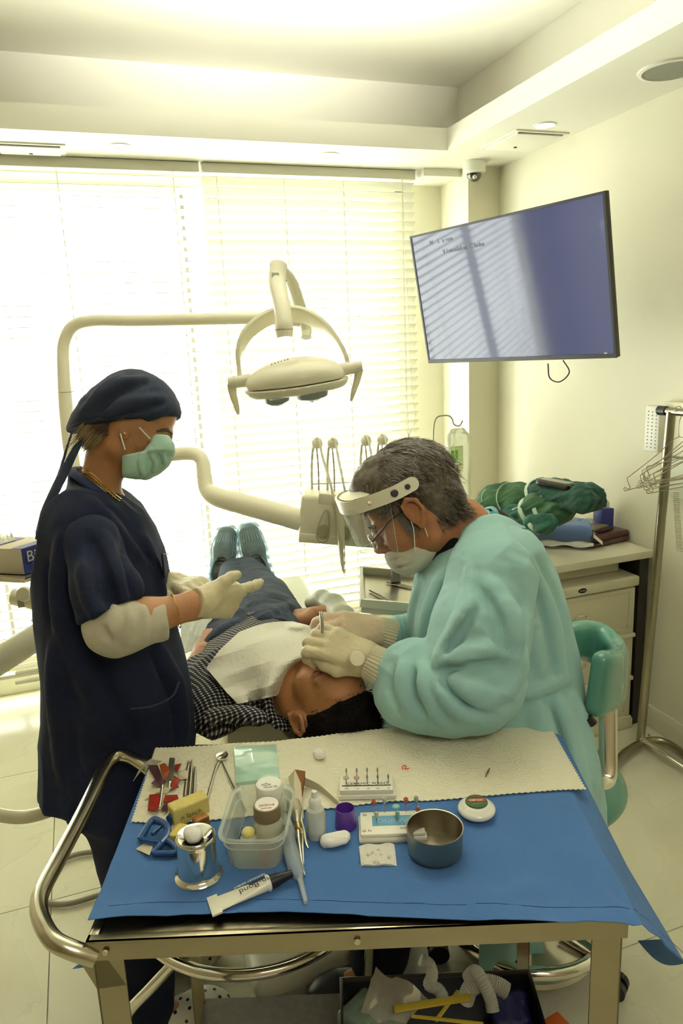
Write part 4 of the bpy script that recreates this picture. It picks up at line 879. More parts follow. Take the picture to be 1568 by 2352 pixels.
gd.fr(Mg2).cap((-.028, 0, 0), (.01, 0, 0), .035, .033, k=.02); gd.ell((.05, 0, .004), (.05, .036, .014), k=.02); gd.fr(None)
gd.build('glove', mat('latex_thin', (.78, .60, .40), .45, noise=.15, nscale=18, bump=.25, bscale=110), D_, disp=folds(tuple(Xg2), .0009, 55, 18), cut=[(np.array(Mg2@Vector((-.03, 0, 0))), np.array(-Xg2))])
# trousers
P_ = Solid(.007, .04); P_.chain([hn_, kn_, an_+Vector((0, 0, .03))], [.10, .085, .075], k=.05); P_.chain([hf_, kf_, af_+Vector((0, 0, .03))], [.10, .085, .075], k=.05)
P_.build('trousers', cloth('black_cotton', (.008, .009, .013), sheen=.02), D_, disp=folds((0, 0, 1), .006, 12, 40), smooth=2)
for q in (an_, af_):
    S = Solid(.005, .02); q = Vector((q.x, q.y, 0)); S.ell(q+Vector((-.12, .02, .035)), (.07, .045, .035), k=.03); S.box(q+Vector((-.03, .01, .03)), (.09, .04, .03), rnd=.02, k=.03); S.build('shoe', M['black'], D_, cut=[(np.array((0, 0, .003)), np.array((0, 0, -1.)))])
# mirror handle he holds
t = thing('dental_instrument', 'thin steel instrument handle held upright in the near gloved hand of the dentist', 'instrument', a(738, 1418, 1.53))
MB().tube([a(737, 1404, 1.53), a(740, 1440, 1.525), a(738, 1475, 1.54)], [.0042, .0042, .003], 10).build('handle', M['steel'], t)
# stool
teal = mat('teal_vinyl', (.10, .30, .235), .22, coat=.4, noise=.15, nscale=6, bump=.05, bscale=80)
t = thing('operator_stool', 'teal vinyl operator stool with a curved armrest under the dentist', 'stool', (1.0, 1.42, 0))
S = Solid(.005, .03); s0 = Vector((1.02, 1.45, .49)); S.ell(s0, (.215, .215, .065), k=.02); S.ell(s0+Vector((0, 0, .02)), (.20, .20, .05), k=.02)
S.build('seat', teal, t)
S = Solid(.0045, .02)
# curved armrest: an arc of padded sections
arc = [a(1312, 1470, 1.72), a(1352, 1470, 1.76), a(1395, 1495, 1.74), a(1418, 1535, 1.66), a(1408, 1560, 1.57), a(1372, 1572, 1.50)]
Pq = [Vector(p) for p in catmull(arc, 6)]
for k in range(len(Pq)-1):
    w = .045+.028*(k/(len(Pq)-1)); m_ = (Pq[k]+Pq[k+1])/2; tt = (Pq[k+1]-Pq[k]); S.box(m_, (tt.length/2+.014, .022, w), frame(tt, None, (0, 0, 1)), rnd=.020, k=.012)
S.build('backrest', teal, t, smooth=2)
MB().tube([a(1352, 1575, 1.478)+Vector((0, 0, -.075)), a(1365, 1590, 1.478)+Vector((0, 0, -.075))], .010, 8).build('armrest_bolt', M['black'], t)
pb = [a(1396, 1600, 1.63), a(1396, 1700, 1.62), a(1396, 1770, 1.61), a(1390, 1792, 1.60), a(1368, 1800, 1.57), a(1330, 1790, 1.52)]
MB().tube(pb, .021, 12, smooth=5, flat=(1, .28)).build('backrest_post', M['chrome'], t)
MB().cyl((.965, 1.42, .14), (.965, 1.42, .45), .03).build('column', M['chrome'], t)
MB().tube([(.965+.213*cos(x), 1.42+.213*sin(x), .15) for x in np.linspace(0, 2*pi, 40)[:-1]], .016, 12, closed=True).build('foot_ring', M['chrome'], t)
mb = MB(); mb.lathe([(.0001, .125), (.06, .12), (.10, .10), (.18, .085), (.185, .075), (.0001, .075)], (.965, 1.42, 0), seg=36); mb.build('base_plate', M['steel'], t)
for k in range(5):
    an = 2*pi*k/5+.3; c = Vector((.965+.235*cos(an), 1.42+.235*sin(an), 0)); MB().tube([(.965+.1*cos(an), 1.42+.1*sin(an), .12), (c.x, c.y, .085)], [.022, .016], 10, flat=(1, .6)).build('base_arm', M['chrome'], t)
    for s_ in (-1, 1): 
        w = MB(); q = c+Vector((-sin(an), cos(an), 0))*.014*s_+Vector((0, 0, .030)); w.cyl(q-Vector((-sin(an), cos(an), 0))*.008, q+Vector((-sin(an), cos(an), 0))*.008, .028, seg=16); w.build('castor', M['black'], t)
for k in range(3):
    an = 2*pi*k/3+.9; MB().tube([(.965+.03*cos(an), 1.42+.03*sin(an), .17), (.965+.213*cos(an), 1.42+.213*sin(an), .15)], .009, 8).build('ring_spoke', M['chrome'], t)
# hanging corner of the gown
def gf(u, v):
    p = Vector((.76+.17*u, 1.30+.02*u, .50-.38*v)); return p+Vector((.01*sin(v*5)+.02*v*u, -.01+.012*sin(u*7+v*3), .03*u*(1-v)))
MB().grid(gf, 12, 12, .002).build('gown_tail', gown, D_)
# ---------------------------------------------------------------- the patient lying on the dental chair
from mathutils.bvhtree import BVHTree
def pa(px, py, d): return at(px, py, d*1.065)  # patient pushed back along the camera rays by a depth factor, radii kept
PT = thing('person', 'patient in a checked shirt, jeans and blue shoe covers, lying back on the dental chair', 'person', (.45, 2.1, .7))
Mp = hframe(pa(757, 1622, 1.59), cu*.90-cf*.25, cr*.62-cu*.35-cf*.70, 1.0); Rp = Mp.to_3x3()
nb_ = pa(668, 1585, 1.665); tl = Vector((-.965, -.26, 0))   # towards the patient's left
ch_ = pa(600, 1555, 1.80); be_ = pa(580, 1495, 2.02); hi_ = pa(572, 1455, 2.20)
B = Solid(.0045, .03); head(B, Mp, neck=((-.03, 0, -.06), Mp.inverted()@nb_), nr=.058, ear=(1,))
hL, kL, aL = pa(522, 1455, 2.22), pa(545, 1385, 2.56), pa(538, 1320, 2.90); hR, kR, aR = pa(628, 1447, 2.22), pa(620, 1382, 2.58), pa(566, 1312, 2.90)
sL, eL, wL = pa(495, 1622, 1.68), pa(462, 1582, 1.73), pa(462, 1534, 1.80); sR, eR, wR = pa(760, 1500, 1.78), pa(835, 1462, 2.0), pa(742, 1432, 2.12)
tax = (nb_-hi_).normalized()
def row(c, w, h): return (c+tl*w, c-tl*w, h)
B.loft([row(nb_-tax*.03, .10, .06), row(ch_, .16, .09), row(be_, .15, .10), row(hi_, .15, .09)], tax, tl, k=.05)
for p in ((sL, eL, wL), (sR, eR, wR)): B.chain(list(p), [.045, .038, .027], k=.04)
B.chain([hL, kL, aL], [.07, .05, .036], k=.04); B.chain([hR, kR, aR], [.07, .05, .036], k=.04)
def bhand(w, d, up, side, curls):
    hand(B, Matrix.Translation(w)@(frame(d, None, up).to_4x4())@Matrix.Scale(.98, 4), curls, [(.02, .026, -.008), (.045, .044, -.012), (.070, .042, -.018), (.090, .034, -.022)], side=side)
B.vox = .004
bhand(pa(466, 1500, 1.86), (cr*.25+cu*.45+cf*.8), (cu*1.0-cf*.3-cr*.2), 1, ((35, 45, 30), (40, 50, 30), (45, 50, 30), (50, 50, 30)))
bhand(pa(722, 1412, 2.12), (-cr*.9+cf*.25-cu*.15), (cu*.9-cf*.35), -1, ((35, 45, 30), (40, 50, 30), (45, 50, 30), (50, 50, 30)))
pbody = B.build('body', M['skin_p'], PT, smooth=1)
# gingham shirt
gm_ = bpy.data.materials.new('gingham_cloth'); gm_.use_nodes = True; nt = gm_.node_tree; b = nt.nodes['Principled BSDF']; b.inputs['Roughness'].default_value = .9; gloss_off(gm_, .2)
tc = nt.nodes.new('ShaderNodeTexCoord'); nz = nt.nodes.new('ShaderNodeTexNoise'); nz.inputs['Scale'].default_value = 9; nt.links.new(tc.outputs['Object'], nz.inputs['Vector'])
mxv = nt.nodes.new('ShaderNodeVectorMath'); mxv.operation = 'MULTIPLY_ADD'; mxv.inputs[1].default_value = (.02, .02, .02); nt.links.new(nz.outputs['Color'], mxv.inputs[0]); nt.links.new(tc.outputs['Object'], mxv.inputs[2])
def stripes(v):
    d = nt.nodes.new('ShaderNodeVectorMath'); d.operation = 'DOT_PRODUCT'; d.inputs[1].default_value = Vector(v)*(2*pi/.0092); nt.links.new(mxv.outputs[0], d.inputs[0])
    s = nt.nodes.new('ShaderNodeMath'); s.operation = 'SINE'; nt.links.new(d.outputs['Value'], s.inputs[0]); g = nt.nodes.new('ShaderNodeMath'); g.operation = 'GREATER_THAN'; g.inputs[1].default_value = -.4; nt.links.new(s.outputs[0], g.inputs[0]); return g
s1 = stripes(tl); s2 = stripes((tax.x, tax.y, tax.z-.9)); ad = nt.nodes.new('ShaderNodeMath'); ad.operation = 'ADD'; nt.links.new(s1.outputs[0], ad.inputs[0]); nt.links.new(s2.outputs[0], ad.inputs[1])
hf = nt.nodes.new('ShaderNodeMath'); hf.operation = 'MULTIPLY'; hf.inputs[1].default_value = .5; nt.links.new(ad.outputs[0], hf.inputs[0])
rp = nt.nodes.new('ShaderNodeValToRGB'); rp.color_ramp.interpolation = 'CONSTANT'; e = rp.color_ramp.elements; e[0].position = 0; e[0].color = (.66, .64, .55, 1); e[1].position = .75; e[1].color = (.010, .010, .018, 1); x = e.new(.25); x.color = (.10, .10, .10, 1)
nt.links.new(hf.outputs[0], rp.inputs[0]); nt.links.new(rp.outputs[0], b.inputs['Base Color'])
S = Solid(.0045, .03)
S.loft([row(nb_-tax*.015, .085, .065), row(nb_-tax*.06, .17, .095), row(ch_+tax*.02, .20, .115), row(be_+tax*.02, .150, .115), row(be_-tax*.03, .15, .10)], tax, tl, k=.04, ex=2.2)
S.ell(sL, (.075, .075, .07), k=.05); S.ell(sR, (.075, .075, .07), k=.05)
S.chain([sL, eL, wL], [.068, .052, .036], k=.02); S.chain([sR, eR, wR+(eR-wR)*.1], [.072, .060, .043], k=.04)
S.cap(Mp@Vector((-.035, 0, -.07)), nb_, .062, .070, k=.015, op='s')
for pts in ([(470, 1600, 1.66), (520, 1590, 1.68), (560, 1620, 1.62)], [(455, 1590, 1.72), (500, 1560, 1.76)], [(480, 1650, 1.58), (540, 1640, 1.58), (600, 1650, 1.55)]): ridge(S, [pa(*p) for p in pts], .012, .03)
S.ell(wL+(wL-eL)*.25, (.030,)*3, k=.008, op='s')
shirt = S.build('shirt', gm_, PT, disp=folds(tuple(tl*.6+tax), .007, 16, 44), smooth=2)
# collar
C = Solid(.0035, .012); Cc = nb_+tax*.035; Rc = frame(tax, None, (0, 0, 1))
for t0, t1 in zip(np.linspace(-2.7, 2.7, 15)[:-1], np.linspace(-2.7, 2.7, 15)[1:]):
    p = [Cc+tl*(.073*sin(t))+Vector((0, 0, .073*cos(t)))+tax*(-.025*cos(t)) for t in (t0, t1)]; C.cap(p[0], p[1], .011, .011, k=.01); C.cap(p[0]-tax*.018, p[1]-tax*.018, .010, .010, k=.01)
coll = C.build('shirt_collar', gm_, PT)
# jeans
jean = cloth('denim', (.066, .088, .130), (.030, .042, .068), nscale=12, bump=.6, bscale=300, sheen=.05)
J = Solid(.005, .03); J.loft([row(ch_*.5+be_*.5, .160, .130), row(be_-tax*.02, .165, .126), row(hi_+tax*.02, .168, .110), row(hi_-tax*.12, .165, .105)], tax, tl, k=.05)
J.chain([hL, kL, aL], [.105, .080, .062], k=.035); J.chain([hR, kR, aR], [.105, .082, .062], k=.035)
jd = (kL-hL).normalized()
creases(J, [([(500, 1470), (560, 1440), (620, 1430)], .010, .02, 'u'), ([(520, 1450), (570, 1420), (640, 1410)], .008, .018, 's'), ([(500, 1420), (545, 1410), (585, 1420)], .010, .02, 'u'), ([(560, 1400), (600, 1385), (650, 1390)], .009, .02, 'u'), ([(545, 1345), (580, 1350), (610, 1365)], .008, .018, 's'), ([(575, 1440), (572, 1410), (568, 1370)], .010, .02, 's'), ([(600, 1420), (640, 1400), (670, 1395)], .008, .02, 'u')])
jeans = J.build('jeans', jean, PT, disp=folds(tuple(tl+jd*.5), .0075, 17, 50), smooth=2, cut=[(np.array(aL+jd*.03), np.array(jd))])
seam = mat('jean_seam', (.16, .20, .26), .8); MB().tube([pa(573, 1302, 2.83), pa(569, 1325, 2.79), pa(560, 1350, 2.72)], .0016, 5, smooth=4).build('jeans_seam', seam, PT)
MB().tube([aL+jd*.028+jd.cross(Vector((0, 0, 1))).normalized()*.063*cos(t)+Vector((0, 0, .063*sin(t))) for t in np.linspace(0, 2*pi, 20)[:-1]], .0035, 6, closed=True).build('jeans_hem', jean, PT)
# shoes with laces inside pleated blue covers
cov = film('blue_cover', (.62, .84, .92), .20, .25, .5); blk = mat('shoe_black', (.014, .014, .016), .35)
for (t0, h0, ank, sgn) in ((pa(521, 1232, 3.03), pa(508, 1322, 2.97), aL, -1), (pa(573, 1226, 3.0), pa(597, 1318, 2.97), aR, 1)):
    S = Solid(.0045, .02); md = (t0*.6+h0*.4)
    S.chain([t0, md, h0], [.045, .050, .042], k=.02); S.cap(h0, ank+jd*.02, .042, .046, k=.03)
    sh = S.build('shoe', blk, PT)
    lc = MB(); nn = (-cf*.9+cu*.3).normalized(); lat = (h0-t0).cross(nn).normalized()
    for k in range(5):
        q = t0+(h0-t0)*(.42+.09*k)+nn*(.052-.001*k); lc.tube([q-lat*.020-nn*.004, q+nn*.002, q+lat*.020-nn*.004+(h0-t0)*.03], .0025, 6, smooth=3)
    lc.build('laces', blk, PT)
    S = Solid(.0045, .02); S.chain([t0, md, h0], [.056, .060, .055], k=.02); S.ell(h0+(h0-t0).normalized()*.02+cf*.02, (.055, .05, .06), k=.03)
    S.ell(t0*.15+h0*.85-cf*.055+cu*.0, (.042, .050, .062), frame(cr, None, cu), k=.008, op='s')
    S.cap(h0, ank, .047, .05, k=.008, op='s')
    dn = (h0-t0).normalized()
    S.build('shoe_cover', cov, PT, disp=folds(tuple(dn), .0035, 55, 60), smooth=1)
    pl = MB()
    for k in range(16):
        an = radians(-95+k*12.5); q0 = t0+(lat*sin(an)+nn*cos(an))*.030-dn*.040*cos(an*.5); q1 = t0+dn*.035+(lat*sin(an)+nn*cos(an))*.058; q2 = t0+dn*.10+(lat*sin(an)+nn*cos(an))*.060
        if abs(sin(an)) < .55: q2 = t0+dn*.045+(lat*sin(an)+nn*cos(an))*.058
        pl.tube([q0, q1, q2], [.0006, .0012, .0008], 4, smooth=3)
    o = pl.build('cover_pleats', mat('cover_pleat', (.50, .78, .86), .4), PT)
    el = MB(); P = [t0*.15+h0*.85-cf*.045+(lat*.043*sin(t)-dn*.063*cos(t)) for t in np.linspace(-2.2, 2.2, 26)]; el.tube([p+nn*random.uniform(-.003, .003)+lat*random.uniform(-.002, .002) for p in P], .0045, 6); el.build('cover_elastic', cov, PT)
# hair, brow, lashes
bh = gloss_off(mat('black_hair', (.008, .006, .005), .8), .15)
H = Solid(.0035, .02); H.fr(Mp); H.ell((-.022, 0, .042), (.104, .085, .092), k=.02); H.ell((-.065, 0, -.01), (.055, .074, .078), k=.03); H.ell((.07, 0, .005), (.075, .11, .075), k=.01, op='s'); H.ell((-.005, .088, -.03), (.028, .03, .045), k=.01, op='s'); H.fr(None)
H.build('hair', bh, PT, disp=folds(tuple(Rp@Vector((0, 0, 1))), .003, 60, 70))
def ph(i):
    while True:
        th = random.uniform(0, 2*pi); p_ = random.uniform(-.8, pi/2); d = Vector((cos(th)*cos(p_), sin(th)*cos(p_), sin(p_)))
        p = Vector((-.022+d.x*.104, d.y*.085, .042+d.z*.092))
        if p.z < -.02: p.x = min(p.x, -.03)
        if p.x > .035 and p.z < .075+.02*random.random(): continue
        if abs(p.y) > .045 and p.z < .035 and p.x > -.03: continue
        break
    return Mp@p, Rp@d, (Rp@(Vector((random.gauss(-.2, .5), random.gauss(0, .5), random.gauss(0, .5)))+d*.3)).normalized()
strands(ph, 4200, .014, .0011).build('hair_strands', bh, PT)
def hl(i): return Mp@Vector((.045+random.uniform(-.006, .012), random.uniform(-.06, .066), .085+random.uniform(-.012, .012))), Rp@Vector((.8, 0, .5)), (Rp@Vector((.5, random.gauss(0, .3), .9))).normalized()
strands(hl, 300, .012, .0008).build('hair_strands', bh, PT)
def sb(i): return Mp@Vector((.018+random.uniform(-.012, .012), .0735, random.uniform(-.035, .03))), Rp@Vector((0, 1, 0)), (Rp@Vector((.1, 0, -1))).normalized()

for y in (1, -1):
    q = MB(); q.tube([Mp@Vector(v) for v in ((.080, y*.047, -.010), (.0925, y*.033, -.0135), (.090, y*.019, -.012))], .0008, 5, smooth=4); q.build('eyelashes', bh, PT)
# paper bib lying over the chest
bvs = []
for o in (shirt, jeans, coll, pbody):
    me = o.data; bvs.append(BVHTree.FromPolygons([v.co.copy() for v in me.vertices], [tuple(p.vertices) for p in me.polygons]))
def drape(px, py, off, d0):
    o = Vector((0, 0, CAMZ)); d = (cf+cr*(px-784)/FPX-cu*(py-1176)/FPX); dn = d.normalized(); best = None
    for bv in bvs:
        h = bv.ray_cast(o, dn)
        if h[0] is not None and (best is None or h[3] < best[3]) and h[3] < d0+.35: best = h
    return (best[0]+Vector((0, 0, 1))*off*.8-cf*off) if best is not None and best[3] > 1.2 else None
LE = [(548, 1452), (505, 1492), (473, 1534), (497, 1562), (522, 1592), (546, 1617)]; RE = [(672, 1427), (700, 1434), (742, 1446), (715, 1500), (690, 1548), (664, 1592)]
nu, nv = 30, 34; Pp = np.zeros((nu+1, nv+1, 3)); ok = np.zeros((nu+1, nv+1), bool)
for i in range(nu+1):
    for j in range(nv+1):
        v = j/nv*5; k = min(int(v), 4); f = v-k; l = [LE[k][c]*(1-f)+LE[k+1][c]*f for c in (0, 1)]; r = [RE[k][c]*(1-f)+RE[k+1][c]*f for c in (0, 1)]
        u = i/nu; px, py = l[0]*(1-u)+r[0]*u, l[1]*(1-u)+r[1]*u-6*sin(pi*u)*(1 if j < 3 else 0)
        q = drape(px, py, .012, 2.0)
        if q is not None and (Vector(q)-Mp.translation).length > .13: Pp[i, j] = q; ok[i, j] = True
Dm = np.where(ok, (Pp-np.array([0, 0, CAMZ]))@np.array(cf), np.nan); jm = np.nanmedian(Dm, axis=0)
for i in range(nu+1):
    for j in range(nv+1):
        v = j/nv*5; k = min(int(v), 4); f = v-k; l = [LE[k][c]*(1-f)+LE[k+1][c]*f for c in (0, 1)]; r = [RE[k][c]*(1-f)+RE[k+1][c]*f for c in (0, 1)]; u = i/nu
        d = Dm[i, j] if ok[i, j] and abs(Dm[i, j]-jm[j]) < .12 else jm[j]+.02
        Dm[i, j] = d
for _ in range(6):
    Z = Dm.copy(); Z[1:-1, 1:-1] = (Dm[1:-1, 1:-1]*2+Dm[:-2, 1:-1]+Dm[2:, 1:-1]+Dm[1:-1, :-2]+Dm[1:-1, 2:])/6; Dm = np.minimum(Z, Z*.5+Dm*.5)
bb = MB()
def bf(u, v):
    i = round(u*nu); j = round(v*nv); vv = v*5; k = min(int(vv), 4); f = vv-k; l = [LE[k][c]*(1-f)+LE[k+1][c]*f for c in (0, 1)]; r = [RE[k][c]*(1-f)+RE[k+1][c]*f for c in (0, 1)]
    cr_ = .013*abs(((v*3.4+u*.22) % 1)*2-1)**1.3+.008*abs(((u*2.0+.1) % 1)*2-1)**1.5
    return at(l[0]*(1-u)+r[0]*u, l[1]*(1-u)+r[1]*u-8*sin(pi*u)*max(0, 1-v*8), Dm[i, j]-cr_-.004)
bb.grid(bf, nu, nv, -.0012)
t = thing('paper_bib', 'creased white paper bib spread over the chest of the patient', 'bib', bf(.5, .5))
bb.build('sheet', cloth('bib_paper', (.80, .78, .66), (.76, .74, .62), nscale=12, bump=.25, bscale=90, sheen=0), t, smooth=12)
# ---------------------------------------------------------------- dental chair
upm = mat('chair_vinyl', (.66, .66, .54), .35, coat=.2, noise=.05, nscale=5)
CH = thing('dental_chair', 'pale cream dental chair carrying the patient, with a grey-green armrest', 'dental chair', (.47, 2.1, 0))
S = Solid(.008, .03)
ax0, ax1 = Vector((.43, 1.80, .66)), Vector((.49, 2.25, .58)); ax2 = Vector((.62, 3.15, .55))
def pad(p, q, w, th, nm):
    d = q-p; c = (p+q)/2; s = Solid(.008, .02); s.box(c-Vector((0, 0, 0)), (d.length/2, w, th), frame(d, None, (0, 0, 1)), rnd=min(.04, th*.9)); return s.build(nm, upm, CH, smooth=2)
pad(ax0, ax1, .27, .05, 'backrest'); pad(ax1-Vector((0, .03, 0)), ax2, .28, .055, 'seat')
s = Solid(.006, .02); hc = Mp@Vector((-.105, 0, .02)); s.box(hc-Vector((0, 0, .03)), (.11, .12, .03), rnd=.03); s.build('headrest', upm, CH, smooth=2)
MB().tube([hc-Vector((0, 0, .05)), hc+Vector((0, .14, -.09)), ax0+Vector((0, .1, -.06))], .018, 8, smooth=4, flat=(1.6, .6)).build('headrest_bar', M['steel'], CH)
MB().b2((.30, 2.0, .28), (.66, 2.85, .51)).build('seat_frame', M['cream'], CH, bevel=.03)
MB().b2((.34, 2.0, .02), (.62, 2.5, .32)).build('column', M['creamw'], CH, bevel=.04)
s = Solid(.008, .03); s.box((.45, 2.05, .035), (.20, .52, .035), rnd=.03); s.build('base', M['creamw'], CH)
S = Solid(.005, .02); S.chain([at(716, 1384, 2.36), at(740, 1378, 2.33), at(765, 1392, 2.28), at(785, 1420, 2.20), at(800, 1450, 2.12)], [.024, .032, .038, .040, .036], k=.02); S.build('armrest', mat('armrest_grey', (.42, .44, .33), .4), CH, smooth=2)
# plastic-covered patch of the chair left of the patient
def pf(u, v): return at(415+75*u, 1402+95*v, 2.16-.10*v)+Vector((0, 0, .006*sin(u*9+v*4)))
MB().grid(pf, 14, 14, .002).build('plastic_cover', mat('chair_film', (.70, .74, .66), .2, coat=.3, bump=.5, bscale=30), CH)
# ---------------------------------------------------------------- unit: light pole, delivery arm
U_ = thing('dental_light', 'cream dental operating light on a long curved arm in front of the window', 'lamp', at(660, 850, 2.05))
pole = [at(178, 1130, 2.50), at(162, 1030, 2.50), at(152, 940, 2.50), at(146, 850, 2.50), at(147, 790, 2.50), at(168, 750, 2.49), at(215, 737, 2.47), at(300, 737, 2.44), at(450, 734, 2.38), at(620, 731, 2.30), at(702, 738, 2.29)]
MB().tube(pole, [.026, .026, .025, .022, .021, .021, .020, .020, .020, .020, .020], 18, smooth=6).build('pole_arm', M['cream'], U_)
MB().lathe([(.0275, -.001), (.0275, .001)], at(153, 900, 2.50), seg=20).build('pole_joint', M['dull'], U_)
MB().tube([at(170, 1125, 2.5), at(176, 1300, 2.5), at(182, 1560, 2.5)], .028, 14).build('pole_foot', M['cream'], U_)
# second, far arm piece seen behind the yoke, running up to the swivel
MB().tube([at(703, 775, 2.29), at(700, 745, 2.29), at(672, 655, 2.20), at(650, 625, 2.12), at(640, 614, 2.08)], [.016, .018, .018, .018, .018], 14, smooth=4).build('spring_arm', M['creamw'], U_)
MB().tube([at(640, 608, 2.08)+cu*.0, at(636, 640, 2.07), at(638, 668, 2.05), at(648, 710, 2.01), at(652, 745, 1.99), at(652, 762, 1.99)], [.024, .0265, .026, .024, .024, .024], 20, smooth=6).build('swivel_neck', M['cream'], U_)
MB().ell(at(637, 616, 2.08), (.0258, .0258, .026)).build('swivel_cap', M['cream'], U_)
MB().lathe([(.0268, -.0015), (.0268, .0015)], at(637, 646, 2.07), seg=24).build('joint_ring', M['dull'], U_)
MB().lathe([(.0248, -.0015), (.0248, .0015)], at(652, 757, 1.99), seg=24).build('joint_ring', M['dull'], U_)
MB().tube([at(652, 757, 1.99), at(654, 777, 1.99)], [.0245, .022], 20).build('neck_end', M['cream'], U_)
MB().box(at(632, 633, 2.043), (.020, .016, .0012), frame(cr, None, -cf)).build('sticker', mat('sticker_grey', (.35, .38, .25), .5), U_)
# yoke: flat curved band
yk = [(552, 872), (548, 820), (562, 775), (595, 742), (640, 722), (690, 722), (735, 745), (770, 785), (792, 825), (800, 848)]
Y = [at(x, y, 2.05) for x, y in yk]; P = catmull(Y, 6); mb = MB(); n_ = len(P)
for k in range(n_):
    p = Vector(P[k]); t_ = Vector(P[min(k+1, n_-1)])-Vector(P[max(k-1, 0)]); w_ = (cf*.85-cu*.50).normalized(); nn = t_.cross(w_).normalized(); hw = .026 if 3 < k < n_-4 else .020
    mb.v += [tuple(p+w_*hw+nn*.006), tuple(p-w_*hw+nn*.006), tuple(p-w_*hw-nn*.006), tuple(p+w_*hw-nn*.006)]
for k in range(n_-1):
    for q in range(4): mb.f.append((4*k+q, 4*k+(q+1) % 4, 4*k+4+(q+1) % 4, 4*k+4+q))
mb.f += [(0, 1, 2, 3), (4*n_-1, 4*n_-2, 4*n_-3, 4*n_-4)]; mb.mi = [0]*len(mb.f); mb.build('yoke', M['cream'], U_, bevel=.0015)
# lamp head: lens-shaped shell tilted like the photo, two-part with a seam, reflectors below
hc = at(676, 860, 2.03); hx = (cr*.985+cu*.135).normalized(); hz = (cu*.93-cf*.30); hz = (hz-hx*hz.dot(hx)).normalized(); hy = hz.cross(hx)
RH = Matrix(((hx.x, hy.x, hz.x), (hx.y, hy.y, hz.y), (hx.z, hy.z, hz.z))); TH = Matrix.Translation(hc)@RH.to_4x4()
S = Solid(.003, .015); S.fr(TH)
S.ell((0, 0, -.006), (.128, .088, .052), k=.01); S.ell((.09, 0, -.018), (.048, .055, .026), k=.03); S.ell((-.09, 0, -.018), (.048, .055, .026), k=.03); S.fr(None)
bot = TH@Vector((0, 0, -.022)); S.build('shell', M['cream'], U_, cut=[(np.array(bot), -np.array(hz))])
S = Solid(.003, .01); S.fr(TH); S.ell((0, 0, -.020), (.137, .092, .046), k=.01); S.ell((.10, 0, -.028), (.042, .05, .022), k=.03); S.ell((-.10, 0, -.028), (.042, .05, .022), k=.03); S.fr(None)
S.build('lower_shell', M['cream'], U_, cut=[(np.array(TH@Vector((0, 0, -.025))), np.array(hz)), (np.array(TH@Vector((0, 0, -.050))), -np.array(hz))])
for x, w in ((-.058, .036), (.040, .046)):
    mb = MB(); mb.T = TH; mb.lathe([(.0001, -.078), (w*.6, -.076), (w*.95, -.066), (w*1.05, -.050)], (x, -.01, 0), np.diag([1, 1.2, 1]), 28); mb.build('reflector', film('lamp_lens', (.55, .62, .58), .40, .06, .6), U_)
    mb = MB(); mb.T = TH; mb.lathe([(.0001, -.052), (w*.5, -.056), (w*.9, -.050)], (x, -.01, 0), np.diag([1, 1.2, 1]), 24); mb.build('reflector_bowl', mat('bowl_bright', (.80, .82, .76), .2, .6), U_)
for k in range(6):
    mb = MB(); mb.T = TH; mb.ell((-.055+.009*k, -.045, .0405+.0015*k), (.0016, .0016, .0014), seg=8, rings=6); mb.build('vent_hole', M['black'], U_)
for s_, (p, tip) in ((-1, ((553, 876), (547, 952))), (1, ((803, 846), (806, 921)))):
    q = at(*p, 2.03); e_ = q+hx*(.026*s_)
    MB().tube([q-hx*(.03*s_), e_], [.018, .0165], 18).build('pivot', M['cream'], U_)
    MB().tube([e_-hx*.012*s_, e_+hx*.008*s_], [.0185, .0165], 18).build('handle_hub', M['creamw'], U_)
    tp = at(*tip, 2.02); st_ = e_-cu*.006; MB().tube([st_, st_+(tp-st_)*.35+hx*s_*.002, st_+(tp-st_)*.7, tp], [.013, .0105, .008, .004], 12, smooth=4, flat=(1, .6)).build('handle', mat('handle_tan', (.62, .57, .38), .4), U_)
# delivery arm and head
V_ = thing('delivery_unit', 'cream delivery unit with hanging handpieces on a thick curved arm', 'dental unit', at(760, 1200, 2.35))
MB().tube([at(330, 1052, 2.50), at(395, 1044, 2.48), at(440, 1042, 2.47), at(463, 1058, 2.46), at(468, 1090, 2.45), at(475, 1125, 2.44), at(500, 1142, 2.42), at(560, 1158, 2.40), at(640, 1180, 2.37), at(700, 1197, 2.35)], [.022, .023, .024, .025, .026, .029, .033, .035, .036, .036], 20, smooth=6).build('arm', M['cream'], V_)
for x, y, d, r in ((468, 1096, 2.45, .0265),): MB().lathe([(r, -.0012), (r+.0005, 0), (r, .0012)], at(x, y, d), frame((cu), None, (1, 0, 0))@Matrix.Rotation(pi/2, 3, 'Y'), 24).build('arm_joint', M['dull'], V_)
uc = at(800, 1198, 2.33); ux = (cr*.995-cu*.08).normalized(); uz = Vector((0, 0, 1)); uz = (uz-ux*uz.dot(ux)).normalized(); uy = uz.cross(ux); RU = Matrix(((ux.x, uy.x, uz.x), (ux.y, uy.y, uz.y), (ux.z, uy.z, uz.z))); TU = Matrix.Translation(uc)@RU.to_4x4()
def ub(lo, hi, nm, m, **k): b = MB(); b.T = TU; b.b2(lo, hi); return b.build(nm, m, V_, **k)
ub((-.155, -.02, -.078), (.17, .16, .078), 'housing', M['cream'], bevel=.014, bseg=3); ub((-.153, -.026, -.074), (.168, -.016, -.045), 'lower_lip', M['creamw'], bevel=.004)
ub((-.10, -.023, .055), (.15, -.005, .088), 'hose_bar', M['creamw'], bevel=.004)
